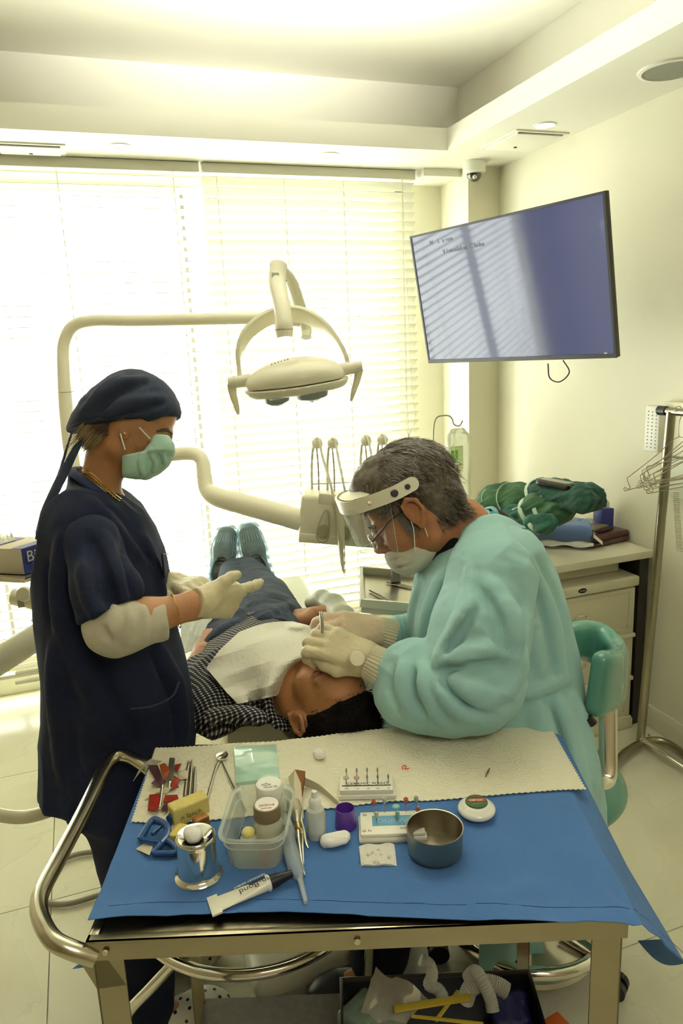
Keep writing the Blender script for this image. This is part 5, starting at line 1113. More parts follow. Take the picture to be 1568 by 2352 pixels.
for x in (-.072, -.005, .062, .128):   # holster loops
    b = MB(); b.T = TU; P = [(x-.014+.028*(.5-.5*cos(t))+.022*sin(t)*0, -.032, .035) for t in (0,)]
    b.tube([(x-.006, -.03, .035), (x-.020, -.034, -.01), (x-.024, -.036, -.045), (x-.010, -.037, -.062), (x+.010, -.037, -.055), (x+.014, -.036, -.02), (x+.008, -.03, .03)], .005, 8, closed=True, smooth=4, flat=(1, .6)); b.build('holster', mat('holster_grey', (.50, .46, .30), .4), V_)
    b = MB(); b.T = TU; b.lathe([(.0001, .002), (.017, .002), (.019, 0)], (x-.004, -.024, -.035), Matrix.Rotation(pi/2, 3, 'X')@Matrix.Diagonal((1, 1.4, 1)), 24); b.build('holster_cup', mat('cup_grey', (.55, .50, .33), .4), V_)
hz_ = [(728, 1018), (764, 1018), (840, 1012), (878, 1010)]
for k, (x, y) in enumerate(hz_):
    MB().ell(at(x, y, 2.38), (.019, .014, .018), seg=18).build('hose_hook', M['creamw'], V_)
    MB().tube([at(x-1, y+12, 2.385), at(x+3, y+60, 2.39), at(x+4, y+112, 2.39), at(x+5, y+128, 2.37)], .0026, 8, smooth=5).build('hanger_rod', M['dull'], V_)
    x1 = (770, 800, 875, 912)[k]; MB().tube([at(x-12, y+110, 2.40), at(x-12, y+40, 2.40), at(x-6, y-4, 2.38), at(x+4, y-8, 2.36), at(x+12, y+30, 2.34), at(x1-12, y+90, 2.30), at(x1, y+150, 2.29)], .0040, 8, smooth=6).build('hose', mat('hose_beige', (.66, .63, .46), .45), V_)
MB().tube([at(716, 1112, 2.38), at(905, 1104, 2.38)], .002, 6).build('cross_wire', M['dull'], V_)
# sleeve-wrapped syringe hanging down, tip
MB().tube([at(776, 1150, 2.28), at(781, 1200, 2.27), at(784, 1250, 2.26), at(787, 1290, 2.26), at(790, 1312, 2.26), at(794, 1326, 2.26)], [.012, .013, .011, .008, .004, .0012], 10, smooth=4).build('syringe_in_sleeve', film('plastic_sleeve', (.72, .68, .50), .6, .15, .5), V_)
MB().tube([at(776, 1160, 2.28), at(783, 1240, 2.27), at(786, 1270, 2.26), at(789, 1308, 2.26)], [.007, .007, .0035, .0015], 10).build('syringe', M['creamw'], V_)
for x0 in (830, 862): MB().tube([at(x0, 1140, 2.29), at(x0+6, 1190, 2.28), at(x0+10, 1235, 2.27)], [.009, .008, .006], 10).build('handpiece', M['steel'], V_)
MB().tube([at(905, 1225, 2.36), at(909, 1340, 2.30)], [.020, .020], 12, flat=(.75, .75)).build('post', mat('post_grey', (.09, .09, .08), .4), V_)
# instrument tray under the unit
t = thing('tray_table', 'small cream tray table carrying steel instruments beyond the gown sleeve', 'tray', at(900, 1380, 2.18))
tc_ = at(905, 1352, 2.24); b = MB(); TT = Matrix.Translation(tc_)@RU.to_4x4(); b.T = TT; b.b2((-.10, -.15, -.03), (.16, .16, -.012)).b2((-.105, -.155, -.012), (-.095, .165, .012)).b2((.155, -.155, -.012), (.165, .165, .012)).b2((-.105, .155, -.012), (.165, .165, .012)).b2((-.105, -.155, -.012), (.165, -.145, .012)); b.build('table', M['creamw'], t, bevel=.003)
b = MB(); b.T = TT; b.b2((-.088, -.14, -.012), (.15, .15, -.009)); b.build('tray', M['steel'], t)
for k, (x0, y0, x1, y1, lab) in enumerate(((-.075, -.02, -.015, -.11, 'steel probe lying at the left corner of the cream tray'), (-.02, .07, .07, .045, 'upper steel tweezers lying across the cream tray'), (-.01, .06, .08, .025, 'lower steel tweezers arm crossing the cream tray'))):
    ti = thing('dental_probe', lab, 'instrument', TT@Vector((x0, y0, 0)), 'instruments on the cream tray'); b = MB(); b.T = TT; b.tube([(x0, y0, -.005), ((x0+x1)/2, (y0+y1)/2, -.004), (x1, y1, -.005)], [.0022, .0036, .0016], 8); b.build('handle', M['dull'], ti)
# assistant's side: arms and box at the far left
t = thing('assistant_unit', 'white jointed arm with a round knob behind the assistant at the left edge', 'dental unit', at(40, 1400, 2.3))
MB().tube([at(30, 1370, 2.25), at(70, 1375, 2.25), at(130, 1395, 2.25)], [.026, .030, .034], 16, flat=(1, 1)).build('arm_head', M['creamw'], t)
MB().lathe([(.0001, .012), (.020, .012), (.024, .004), (.024, -.004)], at(56, 1364, 2.216), frame(-cf, None, cu)@Matrix.Rotation(pi/2, 3, 'Y'), 24).build('knob', M['cream'], t)
MB().box(at(48, 1387, 2.214), (.018, .004, .022)).build('clip', M['dull'], t)
MB().tube([at(-40, 1540, 2.1), at(60, 1478, 2.18), at(150, 1420, 2.3)], [.042, .040, .036], 18).build('lower_arm', M['creamw'], t)
MB().tube([at(86, 1440, 2.2), at(80, 1424, 2.2)], [.004, .004], 8).build('pin', M['creamw'], t); MB().ell(at(80, 1424, 2.2), (.012, .012, .004)).build('pin_head', M['creamw'], t)
t = thing('floor_rail', 'pair of white rails near the floor behind the assistant', 'rail', at(75, 1550, 3.0))
for y0 in (1546, 1568): MB().tube([at(38, y0, 3.2), at(140, y0-18, 3.15)], .010, 8).build('rail', M['white'], t)
# tissue box on its tray
TBx = at(40, 1262, 1.98); bx_ = (cr*.90+cu*.25-cf*.35).normalized()
t = thing('tissue_box', 'tissue box with a dark blue lettered end, on a chrome tray behind the assistant', 'box', TBx)
X0 = at(56, 1320, 1.90); ex = at(135, 1299, 1.93)-X0; ex.z = 0; ex.normalize(); ey = ex.cross(Vector((0, 0, -1))).normalized(); ey = Vector((-ex.y, ex.x, 0)); ez = Vector((0, 0, 1))
lx = at(-70, 1352, 1.96)-X0; lx.z = 0; lx.normalize()
RT = Matrix(((ex.x, lx.x, 0, X0.x), (ex.y, lx.y, 0, X0.y), (0, 0, 1, X0.z), (0, 0, 0, 1)))
# the carton stands skewed to the view: long side towards the left edge, lettered end towards the room
en_ = Vector((-lx.y, lx.x, 0)); en_ = en_ if en_.dot(ex) > 0 else -en_; e2 = (en_*.75+ex*.25).normalized()
bq = [X0, X0+e2*.125, X0+e2*.125+lx*.23, X0+lx*.23]; hz3 = Vector((0, 0, .068)); b = MB(); b.add(bq+[q+hz3 for q in bq], [(3, 2, 1, 0), (4, 5, 6, 7), (0, 1, 5, 4), (1, 2, 6, 5), (2, 3, 7, 6), (3, 0, 4, 7)]); b.build('carton', mat('carton_cream', (.68, .62, .46), .6), t, bevel=.001)
nf = e2.cross(Vector((0, 0, 1))).normalized(); nf = nf if nf.dot(cf) < 0 else -nf; o_ = nf*.0012
b = MB(); b.add([bq[0]+o_, bq[1]+o_, bq[1]+hz3+o_, bq[0]+hz3+o_], [(0, 1, 2, 3)]); zt = Vector((0, 0, .0692)); b.add([bq[0]+zt, bq[1]+zt, bq[1]+zt+lx*.03, bq[0]+zt+lx*.03], [(0, 1, 2, 3)]); b.add([bq[0]+e2*.02+zt+lx*.09, bq[1]-e2*.02+zt+lx*.09, bq[1]-e2*.02+zt+lx*.14, bq[0]+e2*.02+zt+lx*.14], [(0, 1, 2, 3)]); b.build('blue_print', mat('print_blue', (.04, .05, .20), .5), t, smooth=0, fix=False)
TXb = Matrix(((e2.x, 0, nf.x, X0.x+nf.x*.0016), (e2.y, 0, nf.y, X0.y+nf.y*.0016), (0, 1, nf.z, X0.z), (0, 0, 0, 1)))
text('Bia', 'lettering', M['white'], TXb@Matrix.Translation((.012, .030, 0)), .042, t); text('TISSUES', 'lettering', M['white'], TXb@Matrix.Translation((.030, .015, 0)), .011, t)
S = Solid(.003, .01); 
for k in range(5): S.fr(None).cap(X0+e2*(.03+.012*k)+lx*.10+Vector((0, 0, .066)), X0+e2*(.035+.011*k)+lx*.11+Vector((0, 0, .090+.008*sin(k*2))), .005, .002, k=.008)
S.fr(None); S.build('tissue', M['white'], t)
t = thing('instrument_tray', 'thin chrome tray under the tissue box at the left edge', 'tray', at(20, 1325, 1.95))
b = MB(); b.T = Matrix.Translation(X0)@Matrix(((e2.x, lx.x, 0, 0), (e2.y, lx.y, 0, 0), (0, 0, 1, 0), (0, 0, 0, 1))); RT2 = b.T; b.b2((-.02, -.02, -.014), (.20, .25, -.002)); b.build('plate', M['chrome'], t, bevel=.003)
b = MB(); b.T = RT2; b.tube([(-.02, -.02, -.010), (.20, -.02, -.010), (.20, .25, -.010), (-.02, .25, -.010)], .006, 8, closed=True); b.build('rim', M['chrome'], t)
# suction hoses on the floor at the left
hm = mat('hose_cream', (.62, .58, .40), .4)
t = thing('suction_hose', 'thick cream hose sweeping past the scrub hem at the left', 'hose', at(60, 1880, 1.9)); MB().tube([at(-60, 1850, 1.9), at(0, 1872, 1.9), at(60, 1876, 1.9), at(130, 1856, 1.88), at(190, 1830, 1.85), at(250, 1800, 1.85)], .017, 12, smooth=5).build('tube', hm, t)
MB().tube([at(124, 1860, 1.87), at(138, 1852, 1.87)], .019, 12).build('blue_collar', mat('collar_blue', (.05, .07, .30), .5), t)
t = thing('suction_hose', 'cream hose curling down between scrub hem and trolley handle', 'hose', at(230, 1900, 2.0)); MB().tube([at(195, 1830, 1.9), at(205, 1870, 1.95), at(225, 1910, 2.0), at(262, 1940, 2.05)], .012, 12, smooth=5).build('tube', hm, t)
gh = mat('hose_grey', (.26, .24, .17), .5)
t = thing('floor_hose', 'thin grey hose looping over the floor inside the trolley handle', 'hose', onz(150, 2000, .01)); MB().tube([onz(270, 1958, .012), onz(200, 1958, .012), onz(150, 1972, .012), onz(105, 2005, .012), onz(85, 2045, .012), onz(110, 2073, .012), onz(160, 2075, .012), onz(230, 2055, .012), onz(300, 2040, .012)], .0085, 10, smooth=6).build('tube', gh, t)
# foot control on the floor
t = thing('foot_control', 'white foot control on the floor under the dental chair', 'pedal', onz(690, 2190, 0)); S = Solid(.004, .02); c = onz(690, 2185, .03); S.ell(c, (.105, .085, .045), k=.02); S.ell(c+Vector((.03, -.03, .01)), (.06, .05, .045), k=.02); S.build('housing', M['creamw'], t, cut=[(np.array((0, 0, .003)), np.array((0, 0, -1.)))])
MB().lathe([(.0001, .012), (.03, .010), (.036, 0)], c+Vector((.02, -.02, .05)), seg=24).build('pedal', M['dull'], t)
# ---------------------------------------------------------------- desk on the right wall and what lies on it
lam = mat('desk_laminate', (.74, .70, .55), .35); DX = 2.105
t = thing('desk', 'pale laminate desk with a dark side panel against the right wall', 'desk', (1.83, 2.85, 0))
MB().b2((1.50, 2.255, .735), (DX, 3.45, .765)).build('desktop', lam, t, bevel=.003)
dk = mat('dark_panel', (.022, .018, .016), .5); MB().b2((2.055, 2.275, 0), (2.10, 3.43, .735)).build('side_panel', dk, t); MB().b2((1.52, 2.275, 0), (1.55, 3.43, .735)).build('side_panel', dk, t); MB().b2((1.55, 3.38, .3), (2.055, 3.40, .735)).build('back_panel', dk, t)
cab = mat('cabinet_plastic', (.70, .66, .48), .35); X0, X1, Y0, Y1 = 1.60, 2.035, 2.265, 2.66
t = thing('drawer_cabinet', 'cream plastic drawer cabinet with ring pulls under the desk', 'cabinet', ((X0+X1)/2, 2.46, 0))
MB().b2((X0, Y0+.015, .05), (X1, Y1, .625)).build('body', cab, t, bevel=.004); MB().b2((X0-.008, Y0-.012, .625), (X1+.008, Y1, .668)).build('lid', cab, t, bevel=.010, bseg=3); MB().b2((X0-.005, Y0-.012, 0), (X1+.005, Y1, .045)).build('plinth', cab, t, bevel=.005)
for z0, z1 in ((.425, .618), (.235, .405), (.055, .215)):
    d = MB().b2((X0+.006, Y0, z0), (X1-.004, Y0+.03, z1)).build('drawer', cab, t, bevel=.003)
    MB().b2((X0, Y0-.010, z0-.018), (X1, Y0+.02, z0-.001)).build('ledge', cab, t, bevel=.003)
    fm = MB(); a0, a1, b0, b1 = X0+.03, X1-.03, z0+.02, z1-.015
    for q in (((a0, b0), (a1, b0+.004)), ((a0, b1-.004), (a1, b1)), ((a0, b0), (a0+.004, b1)), ((a1-.004, b0), (a1, b1))): fm.b2((q[0][0], Y0-.003, q[0][1]), (q[1][0], Y0+.001, q[1][1]))
    o = fm.build('moulding', cab, d); o.matrix_parent_inverse = Matrix.Translation(-t.location)@Matrix.Translation(t.location)
    hx_, hz_2 = 1.765, (z0+z1)/2+.012; h = MB(); h.tube([(hx_+.030*cos(x), Y0-.010, hz_2+.030*sin(x)) for x in np.linspace(-pi*1.0, 0, 14)]+[(hx_+.030, Y0-.010, hz_2+.004)], .0028, 8); h.tube([(hx_-.030, Y0-.010, hz_2+.004), (hx_+.030, Y0-.010, hz_2+.004)], .0025, 8); h.build('handle', M['chrome'], d)
    MB().b2((hx_-.014, Y0-.012, hz_2-.004), (hx_+.014, Y0, hz_2+.012)).build('handle_clip', cab, d, bevel=.003)
o = MB().lathe([(.0001, .002), (.019, .002), (.020, 0)], (1.765, Y0-.012, .648), Matrix.Rotation(pi/2, 3, 'X')@Matrix.Diagonal((1, .5, 1)), 28).build('badge', M['black'], t)
text('Dream', 'badge_lettering', M['steel'], Matrix.Translation((1.752, Y0-.0145, .6455))@Matrix.Rotation(pi/2, 4, 'X'), .010, t)
t = thing('storage_box', 'low clear-topped plastic box on the drawer cabinet under the desktop', 'box', (1.82, 2.5, .668)); MB().b2((1.62, 2.34, .669), (2.01, 2.62, .705)).build('box', cab, t, bevel=.006); MB().b2((1.625, 2.345, .706), (2.005, 2.615, .712)).build('dusty_lid', mat('dusty_film', (.45, .44, .34), .5, bump=.5, bscale=60), t)
# green cloth bundles
grn = [cloth('green_cloth_%d' % i, c, c2, bump=.4, bscale=260, nscale=14) for i, (c, c2) in enumerate((((.055, .145, .065), (.04, .105, .05)), ((.030, .125, .085), (.022, .09, .065)), ((.020, .085, .055), (.014, .055, .038))))]
tape = cloth('green_white_tape', (.48, .62, .50), bump=.2)
def bundle(lab, ends, r, gm, seed, straps=((.3), (.62)), flat=.85):
    p, q = [Vector(x) for x in ends]; t = thing('surgical_bundle', lab, 'cloth bundle', (p+q)/2-Vector((0, 0, r*flat)), 'green cloth bundles on the desk')
    d = (q-p).normalized(); R = frame(d, None, (0, 0, 1)); L = (q-p).length; S = Solid(.004, .02); S.box((p+q)/2, (L/2, r, r*flat), R, rnd=r*flat*.9, k=.02)
    S.ell(p+(q-p)*.35+R@Vector((0, 0, r*.2)), (L*.3, r*1.02, r*flat*.95), R, k=.03); S.ell(q-d*.02, (.04, r*.9, r*.7), R, k=.03)
    f1 = folds(tuple(d+Vector((0, .3, .2))), .014, 24, seed)
    f2 = folds(tuple(d+Vector((.4, 0, .5))), .006, 48, seed+7); S.build('wrap', gm, t, disp=lambda V, N: f1(V, N)+f2(V, N), smooth=1)
    for s_ in straps:
        c = p+(q-p)*s_; MB().tube([c+d*(.012*sin(x*2))+R@Vector((0, (r+.010)*cos(x), (r*flat+.010)*sin(x))) for x in np.linspace(0, 2*pi, 26)[:-1]], .0075, 6, closed=True, flat=(.35, 1.2)).build('tape', tape, t)
    return t
bundle('folded green cloth bundle at the left of the pile, tied with two pale tapes', (at(1112, 1165, 3.2), at(1212, 1150, 3.05)), .085, grn[0], 81, (.28, .62))
bundle('small green rolled bundle lying under the left side of the pile', (at(1160, 1195, 3.0), at(1225, 1190, 2.9)), .045, grn[1], 82, (.5,))
bundle('green rolled bundle in the middle, beneath the top bundle, with two pale tapes', (at(1205, 1180, 2.85), at(1302, 1168, 2.75)), .062, grn[0], 83, (.12, .45))
bundle('dark green bundle on top of the pile, under the black case', (at(1222, 1130, 2.9), at(1368, 1150, 2.62)), .055, grn[2], 84, (.12, .38))
bundle('small green bundle at the bottom with pale tape, beside the white carton', (at(1215, 1208, 2.75), at(1262, 1200, 2.68)), .030, grn[1], 85, (.4,))
t = thing('eyeglass_case', 'glossy black case lying on top of the green bundles', 'case', at(1278, 1110, 2.75)); e0, e1 = at(1245, 1105, 2.78), at(1308, 1117, 2.68); S = Solid(.003, .01); S.box((e0+e1)/2, ((e1-e0).length/2+.01, .030, .012), frame(e1-e0, None, (0, 0, 1)), rnd=.011); S.build('shell', mat('glossy_black', (.012, .008, .008), .15, coat=.6), t)
MB().tube([e0-cf*.02-cu*.002, e1-cf*.02-cu*.002], .0012, 5).build('seam', M['dull'], t)
t = thing('gauze_ball', 'crumpled cream gauze on the white carton behind the gown collar', 'gauze', at(1154, 1180, 2.7)); S = Solid(.003, .01)
for k in range(9): S.ell(onz(1188, 1212, .80)+Vector((-.035+random.uniform(-.022, .022), .10+random.uniform(-.02, .02), .045+random.uniform(-.008, .012))), (.016, .018, .013), k=.012)
S.build('gauze', cloth('cream_gauze', (.80, .74, .48), bump=.4), t, disp=folds((1, .3, .5), .004, 45, 9))
t = thing('paper_carton', 'small white carton with a dark oval label behind the dentist shoulder', 'box', at(1190, 1205, 2.6)); cc_ = onz(1188, 1212, .80); b = MB(); b.box(cc_+Vector((.0, .09, -.005)), (.16, .20, .06)); b.build('carton', mat('carton_white', (.76, .74, .62), .6), t, bevel=.002)
b = MB(); b.lathe([(.0001, .001), (.016, .001), (.0165, 0)], cc_+Vector((.045, -.0105, .0)), Matrix.Rotation(pi/2, 3, 'X')@Matrix.Diagonal((1, .55, 1)), 20); b.build('label', M['black'], t); text('RILEX', 'lettering', M['white'], Matrix.Translation(cc_+Vector((.033, -.0120, -.003)))@Matrix.Rotation(pi/2, 4, 'X'), .009, t)
# plastic-wrapped blue pack
t = thing('wrapped_drape_pack', 'clear plastic pack holding a folded blue drape, on the desk', 'package', onz(1310, 1240, .77)); pc = onz(1305, 1240, .80)+Vector((0, .10, .02)); pr_ = rotz(radians(-38)); S = Solid(.004, .02); S.box(pc, (.150, .085, .036), pr_, rnd=.030)
blu = cloth('drape_blue', (.05, .17, .46), (.035, .12, .36), nscale=8, bump=.2); S.build('folded_drape', blu, t, disp=folds((.8, -.6, 0), .006, 16, 91))
S = Solid(.004, .02); S.box(pc, (.160, .094, .041), pr_, rnd=.03); S.build('plastic_wrap', film('wrap_film', (.80, .88, .95), .12, .10, .45), t, disp=folds((.5, .5, .2), .006, 30, 92))
b = MB()
def wf(u, v): x = (u-.5)*.32; return pc+pr_@Vector((x, -.090-.016*v+.002*sin(u*22), -.040+.004*sin(u*17+v*3)+.016*(1-v)))
b.grid(wf, 30, 5, .001)
def wf2(u, v): y = (u-.5)*.2; return pc+pr_@Vector((.158+.035*v, y, -.03+.010*sin(u*19)+.03*(1-v)))
b.grid(wf2, 20, 5, .001); b.build('plastic_edge', mat('wrap_white', (.68, .68, .58), .3, coat=.3), t); MB().box(pc+Vector((.02, .02, .043)), (.07, .022, .001), pr_).build('label', mat('label_blue', (.35, .5, .62), .5), t)
# blue tape dispenser
t = thing('tape_dispenser', 'small dark blue box with a roll of tape beside the wall', 'dispenser', at(1385, 1200, 2.62)); q = onx(1386, 1166, 2.055); MB().b2((q.x-.03, q.y-.03, .767), (q.x+.03, q.y+.03, q.z)).build('box', mat('box_blue', (.025, .03, .20), .4), t, bevel=.003)
MB().lathe([(.010, -.010), (.024, -.010), (.024, .010), (.010, .010)], q+Vector((-.002, 0, .012)), Matrix.Rotation(pi/2, 3, 'X'), 24).build('tape_roll', mat('tape_clear', (.62, .62, .50), .3), t)
# leather wallets and booklets
lea = mat('oxblood_leather', (.060, .014, .016), .35, coat=.25, noise=.3, nscale=12, bump=.3, bscale=120)
wq = onz(1400, 1250, .77)+Vector((.0, .045, 0)); wr = rotz(radians(8))
t = thing('leather_wallet', 'bulging dark red leather wallet folded on the desk edge', 'wallet', wq)
for k, z in enumerate((.012, .034)):
    S = Solid(.003, .008); S.box(wq+Vector((0, 0, z)), (.108-.003*k, .050, .012), wr, rnd=.011); S.build('leather_half', lea, t, disp=folds((1, .1, 0), .002, 25, 95+k))
MB().tube([wq+wr@Vector((-.108, -.035, .012)), wq+wr@Vector((-.119, -.03, .024)), wq+wr@Vector((-.108, -.035, .036))], .006, 8, smooth=4).build('fold', lea, t)
for k, (z, lab, m_) in enumerate(((.055, 'dark booklet directly on the leather wallet', mat('booklet_dark', (.05, .02, .02), .4)), (.065, 'thin brown booklet on top of the wallet stack', mat('booklet_brown', (.14, .12, .07), .5)))):
    t = thing('booklet', lab, 'booklet', wq+Vector((0, 0, z)), 'booklets on the wallet'); MB().box(wq+Vector((-.01-.02*k, .02, z-.002)), (.11, .07, .010), rotz(radians(10+8*k))).build('cover', m_, t, bevel=.002); MB().box(wq+Vector((-.01-.02*k, .02, z-.002)), (.107, .067, .006), rotz(radians(10+8*k))).build('pages', M['white'], t)
# steel hook with a hanging plastic bottle in a bag
t = thing('drip_hook', 'thin steel hook pole standing behind the dentist beside the column', 'stand', onz(995, 1180, .767)); hy = 3.22
MB().tube([ony(988, 1185, hy), ony(990, 1110, hy), ony(994, 1030, hy), ony(996, 980, hy), ony(1002, 960, hy), ony(1014, 955, hy), ony(1030, 955, hy), ony(1038, 963, hy), ony(1041, 973, hy), ony(1048, 978, hy), ony(1056, 977, hy), ony(1062, 966, hy)], .0038, 10, smooth=5).build('hook_rod', M['dull'], t); MB().b2((1.60, 3.15, .767), (1.72, 3.30, .785)).build('foot', M['dull'], t)
t = thing('hanging_bag', 'white translucent bag with a bright green label hanging from the hook', 'bag', ony(1055, 1000, hy)); bgm = film('bag_white', (.90, .92, .80), .50, .25, .5)
S = Solid(.004, .02); S.loft([(ony(1036, 985, hy), ony(1062, 985, hy), .015), (ony(1028, 1000, hy), ony(1076, 1000, hy), .03), (ony(1026, 1060, hy), ony(1080, 1060, hy), .04), (ony(1027, 1145, hy), ony(1077, 1145, hy), .04)], (0, 0, 1), (1, 0, 0), k=.02); S.build('bag', bgm, t, disp=folds((0, 0, 1), .006, 30, 97))
MB().tube([ony(1044, 978, hy), ony(1044, 1040, hy-.06), ony(1050, 1100, hy-.06), ony(1062, 1160, hy-.05)], .0012, 5, smooth=4).build('string', M['cord'], t)
q0, q1 = ony(1034, 1026, hy-.045), ony(1063, 1081, hy-.045); MB().b2((q0.x, q0.y-.001, q1.z), (q1.x, q0.y, q0.z)).build('label', mat('label_pale', (.60, .72, .42), .5), t)
MB().b2((q0.x+.002, q0.y-.0025, q0.z-.068), (q0.x+.040, q0.y-.001, q0.z-.020)).build('green_panel', mat('label_green', (.16, .42, .03), .5), t)
for z in (-.092, -.108): MB().b2((q0.x+.002+(.03 if z > -.1 else 0), q0.y-.0025, q0.z+z-.003), (q0.x+.03+(.03 if z > -.1 else 0), q0.y-.001, q0.z+z)).build('red_bar', mat('label_red', (.35, .06, .02), .5), t)
# ---------------------------------------------------------------- clothes rack and hangers
rkm = mat('rack_metal', (.34, .31, .23), .28, 1, bump=.1, bscale=60)
t = thing('clothes_rack', 'chrome clothes rack with a curved foot by the right wall', 'rack', onz(1470, 1705, .02)); b0 = onz(1470, 1700, .04); rt_ = ony(1541, 945, 2.0)
MB().tube([b0, rt_], .0165, 14).build('post', rkm, t)
rd = Vector((.0, -1, 0)); re_ = rt_+Vector((.015, -.75, .0)); MB().tube([rt_+Vector((0, .03, 0)), re_], .013, 14).build('rail', rkm, t); MB().tube([rt_+Vector((-.001, .055, 0)), rt_+Vector((0, .02, 0))], .0165, 14).build('end_cap', M['black'], t)
MB().tube([onz(1380, 1785, .03), onz(1405, 1758, .03), onz(1440, 1724, .03), onz(1480, 1703, .03), onz(1520, 1702, .03), onz(1560, 1724, .03), onz(1600, 1765, .03)], .014, 12, smooth=5).build('curved_foot', rkm, t)
MB().tube([b0+Vector((0, 0, .01)), onz(1575, 1762, .05), onz(1650, 1815, .05)], .012, 12).build('floor_bar', M['chrome'], t)
for q in ((1472, 1698), (1490, 1688)): MB().ell(onz(q[0], q[1], .055), (.005, .005, .005)).build('bolt', M['dull'], t)
wire = mat('hanger_wire', (.40, .36, .27), .35, 1)
hl_ = [(1432, 1124, -.045), (1462, 1118, -.09), (1466, 1108, -.12), (1470, 1112, -.15), (1478, 1122, -.18), (1484, 1130, -.21), (1492, 1115, -.24), (1476, 1100, -.27)]
names = ['frontmost to the left, its tip sticking out farthest', 'second from the left tip of the row', 'third in the row, slightly lower curl', 'fourth in the row of wire hangers', 'fifth in the row, tilted upward', 'sixth, its curl hanging lowest', 'seventh, close against the rack post', 'eighth, nearest to the right edge']
for (x, y, dy), nm_ in zip(hl_, names):
    tp_ = rt_+Vector((.0, dy+.015, 0)); tipD = (tp_-Vector((0, 0, CAMZ))).dot(cf)-.02; tip = at(x, y, tipD); neck = tp_+Vector((.012, 0, -.085)); nd = neck-tip
    t = thing('wire_hanger', 'thin wire hanger on the rack rail, '+nm_, 'hanger', tp_, 'wire hangers on the rack rail')
    s0 = tip+Vector((.012, 0, .035)); rgt = neck+Vector((.17, -.03, -.10))
    P = [tp_+Vector((-.016, 0, .0)), tp_+Vector((-.012, 0, .014)), tp_+Vector((.004, 0, .019)), tp_+Vector((.018, 0, .008)), tp_+Vector((.017, 0, -.012)), tp_+Vector((.008, 0, -.035)), tp_+Vector((.008, 0, -.068)), neck]
    P2 = [neck, neck*.86+s0*.14+Vector((0, 0, .006)), neck*.5+s0*.5, s0+nd*.06, s0, tip+Vector((.022, 0, .012)), tip+Vector((.026, 0, .002)), tip+Vector((.018, 0, -.001)), tip+Vector((.004, 0, .006)), tip, tip+Vector((.006, 0, -.006))]
    b = MB(); b.tube(P, .0014, 6, smooth=4, cap=True); b.tube(P2, .0014, 6, smooth=4); b.tube([tip+Vector((.006, 0, -.006)), tip*.3+rgt*.7+Vector((0, 0, -.006)), rgt], .0014, 6); b.tube([neck, neck+(rgt-neck)*.15+Vector((0, 0, .006)), rgt+Vector((0, 0, .02)), rgt], .0014, 6, smooth=3)
    b.build('wire', wire, t)
# wall phone
t = thing('wall_phone', 'white wall phone with a dotted keypad behind the clothes rack', 'telephone', (XR, 2.15, 1.2)); pc = MB().b2((2.085, 1.72, 1.16), (XR, 2.225, 1.36)).build('base', M['creamw'], t, bevel=.005); MB().b2((2.045, 2.20, 1.17), (2.088, 2.275, 1.345)).build('keypad_box', M['white'], t, bevel=.006)
for i in range(3):
    for j in range(11): MB().b2((2.0435, 2.212+i*.021, 1.185+j*.0135), (2.0455, 2.217+i*.021, 1.190+j*.0135)).build('key', mat('key_grey', (.35, .35, .45), .5) if i == j == 0 else bpy.data.materials['key_grey'], t)
MB().tube([ony(1551+k/40, 1126+140*k/360, 1.98)+Vector((.009*cos(k*pi/6), .009*sin(k*pi/6), 0)) for k in range(0, 361)], .0022, 5).build('coiled_cord', M['cord'], t)
MB().b2((2.09, 1.7, 1.0), (XR, 2.21, 1.15)).build('lower_panel', mat('panel_grey', (.62, .64, .52), .5), t, bevel=.003)
# ---------------------------------------------------------------- trolley
U2 = Vector((.9438, -.3305, 0)); V2 = Vector((.3305, .9438, 0)); TA = Vector((-.077, .974, 0)); TW, TD_, TZ = .78, .53, .80
TT = Matrix(((U2.x, V2.x, 0, TA.x), (U2.y, V2.y, 0, TA.y), (0, 0, 1, 0), (0, 0, 0, 1)))
def tl_(x, y, z): return TT@Vector((x, y, z))
t = thing('trolley', 'stainless steel trolley with a tubular handle, carrying the blue cloth', 'trolley', tl_(TW/2, TD_/2, 0))
st = mat('trolley_steel', (.40, .35, .235), .27, 1, bump=.06, bscale=40, noise=.12, nscale=8)
def tb_(lo, hi, nm, m=st, **k): b = MB(); b.T = TT; b.b2(lo, hi); return b.build(nm, m, t, **k)
tb_((.012, .012, TZ-.012), (TW-.012, TD_-.012, TZ-.006), 'tray_top')
b = MB(); b.T = TT; b.b2((0, 0, TZ-.032), (TW, .004, TZ)).b2((0, TD_-.004, TZ-.032), (TW, TD_, TZ)).b2((0, 0, TZ-.032), (.004, TD_, TZ)).b2((TW-.004, 0, TZ-.032), (TW, TD_, TZ)).b2((0, 0, TZ-.004), (TW, .014, TZ)).b2((0, 0, TZ-.004), (.014, TD_, TZ)); b.build('rim', st, t, bevel=.001)
for (x, y) in ((.006, .004), (TW-.05, .004), (.006, TD_-.034), (TW-.034, TD_-.034)):
    w = .044 if y < .1 else .028; b = MB(); b.T = TT; xo = x; b.b2((xo, y, .06), (xo+w, y+.003, TZ-.02)).b2((xo if x < .3 else xo+w-.003, y, .06), ((xo+.003) if x < .3 else xo+w, y+.028, TZ-.02)); b.build('leg', st, t)
    b = MB(); b.T = TT; b.cyl((xo+.005, y+.015, .03), (xo+.03, y+.015, .03), .03); b.build('castor', M['black'], t)
sl = mat('shelf_grey', (.20, .18, .15), .5, .4, noise=.2, nscale=60)
tb_((.03, .0, .155), (TW-.03, TD_-.02, .165), 'lower_shelf', sl); tb_((.0, -.004, .145), (TW, .0, .175), 'shelf_lip')
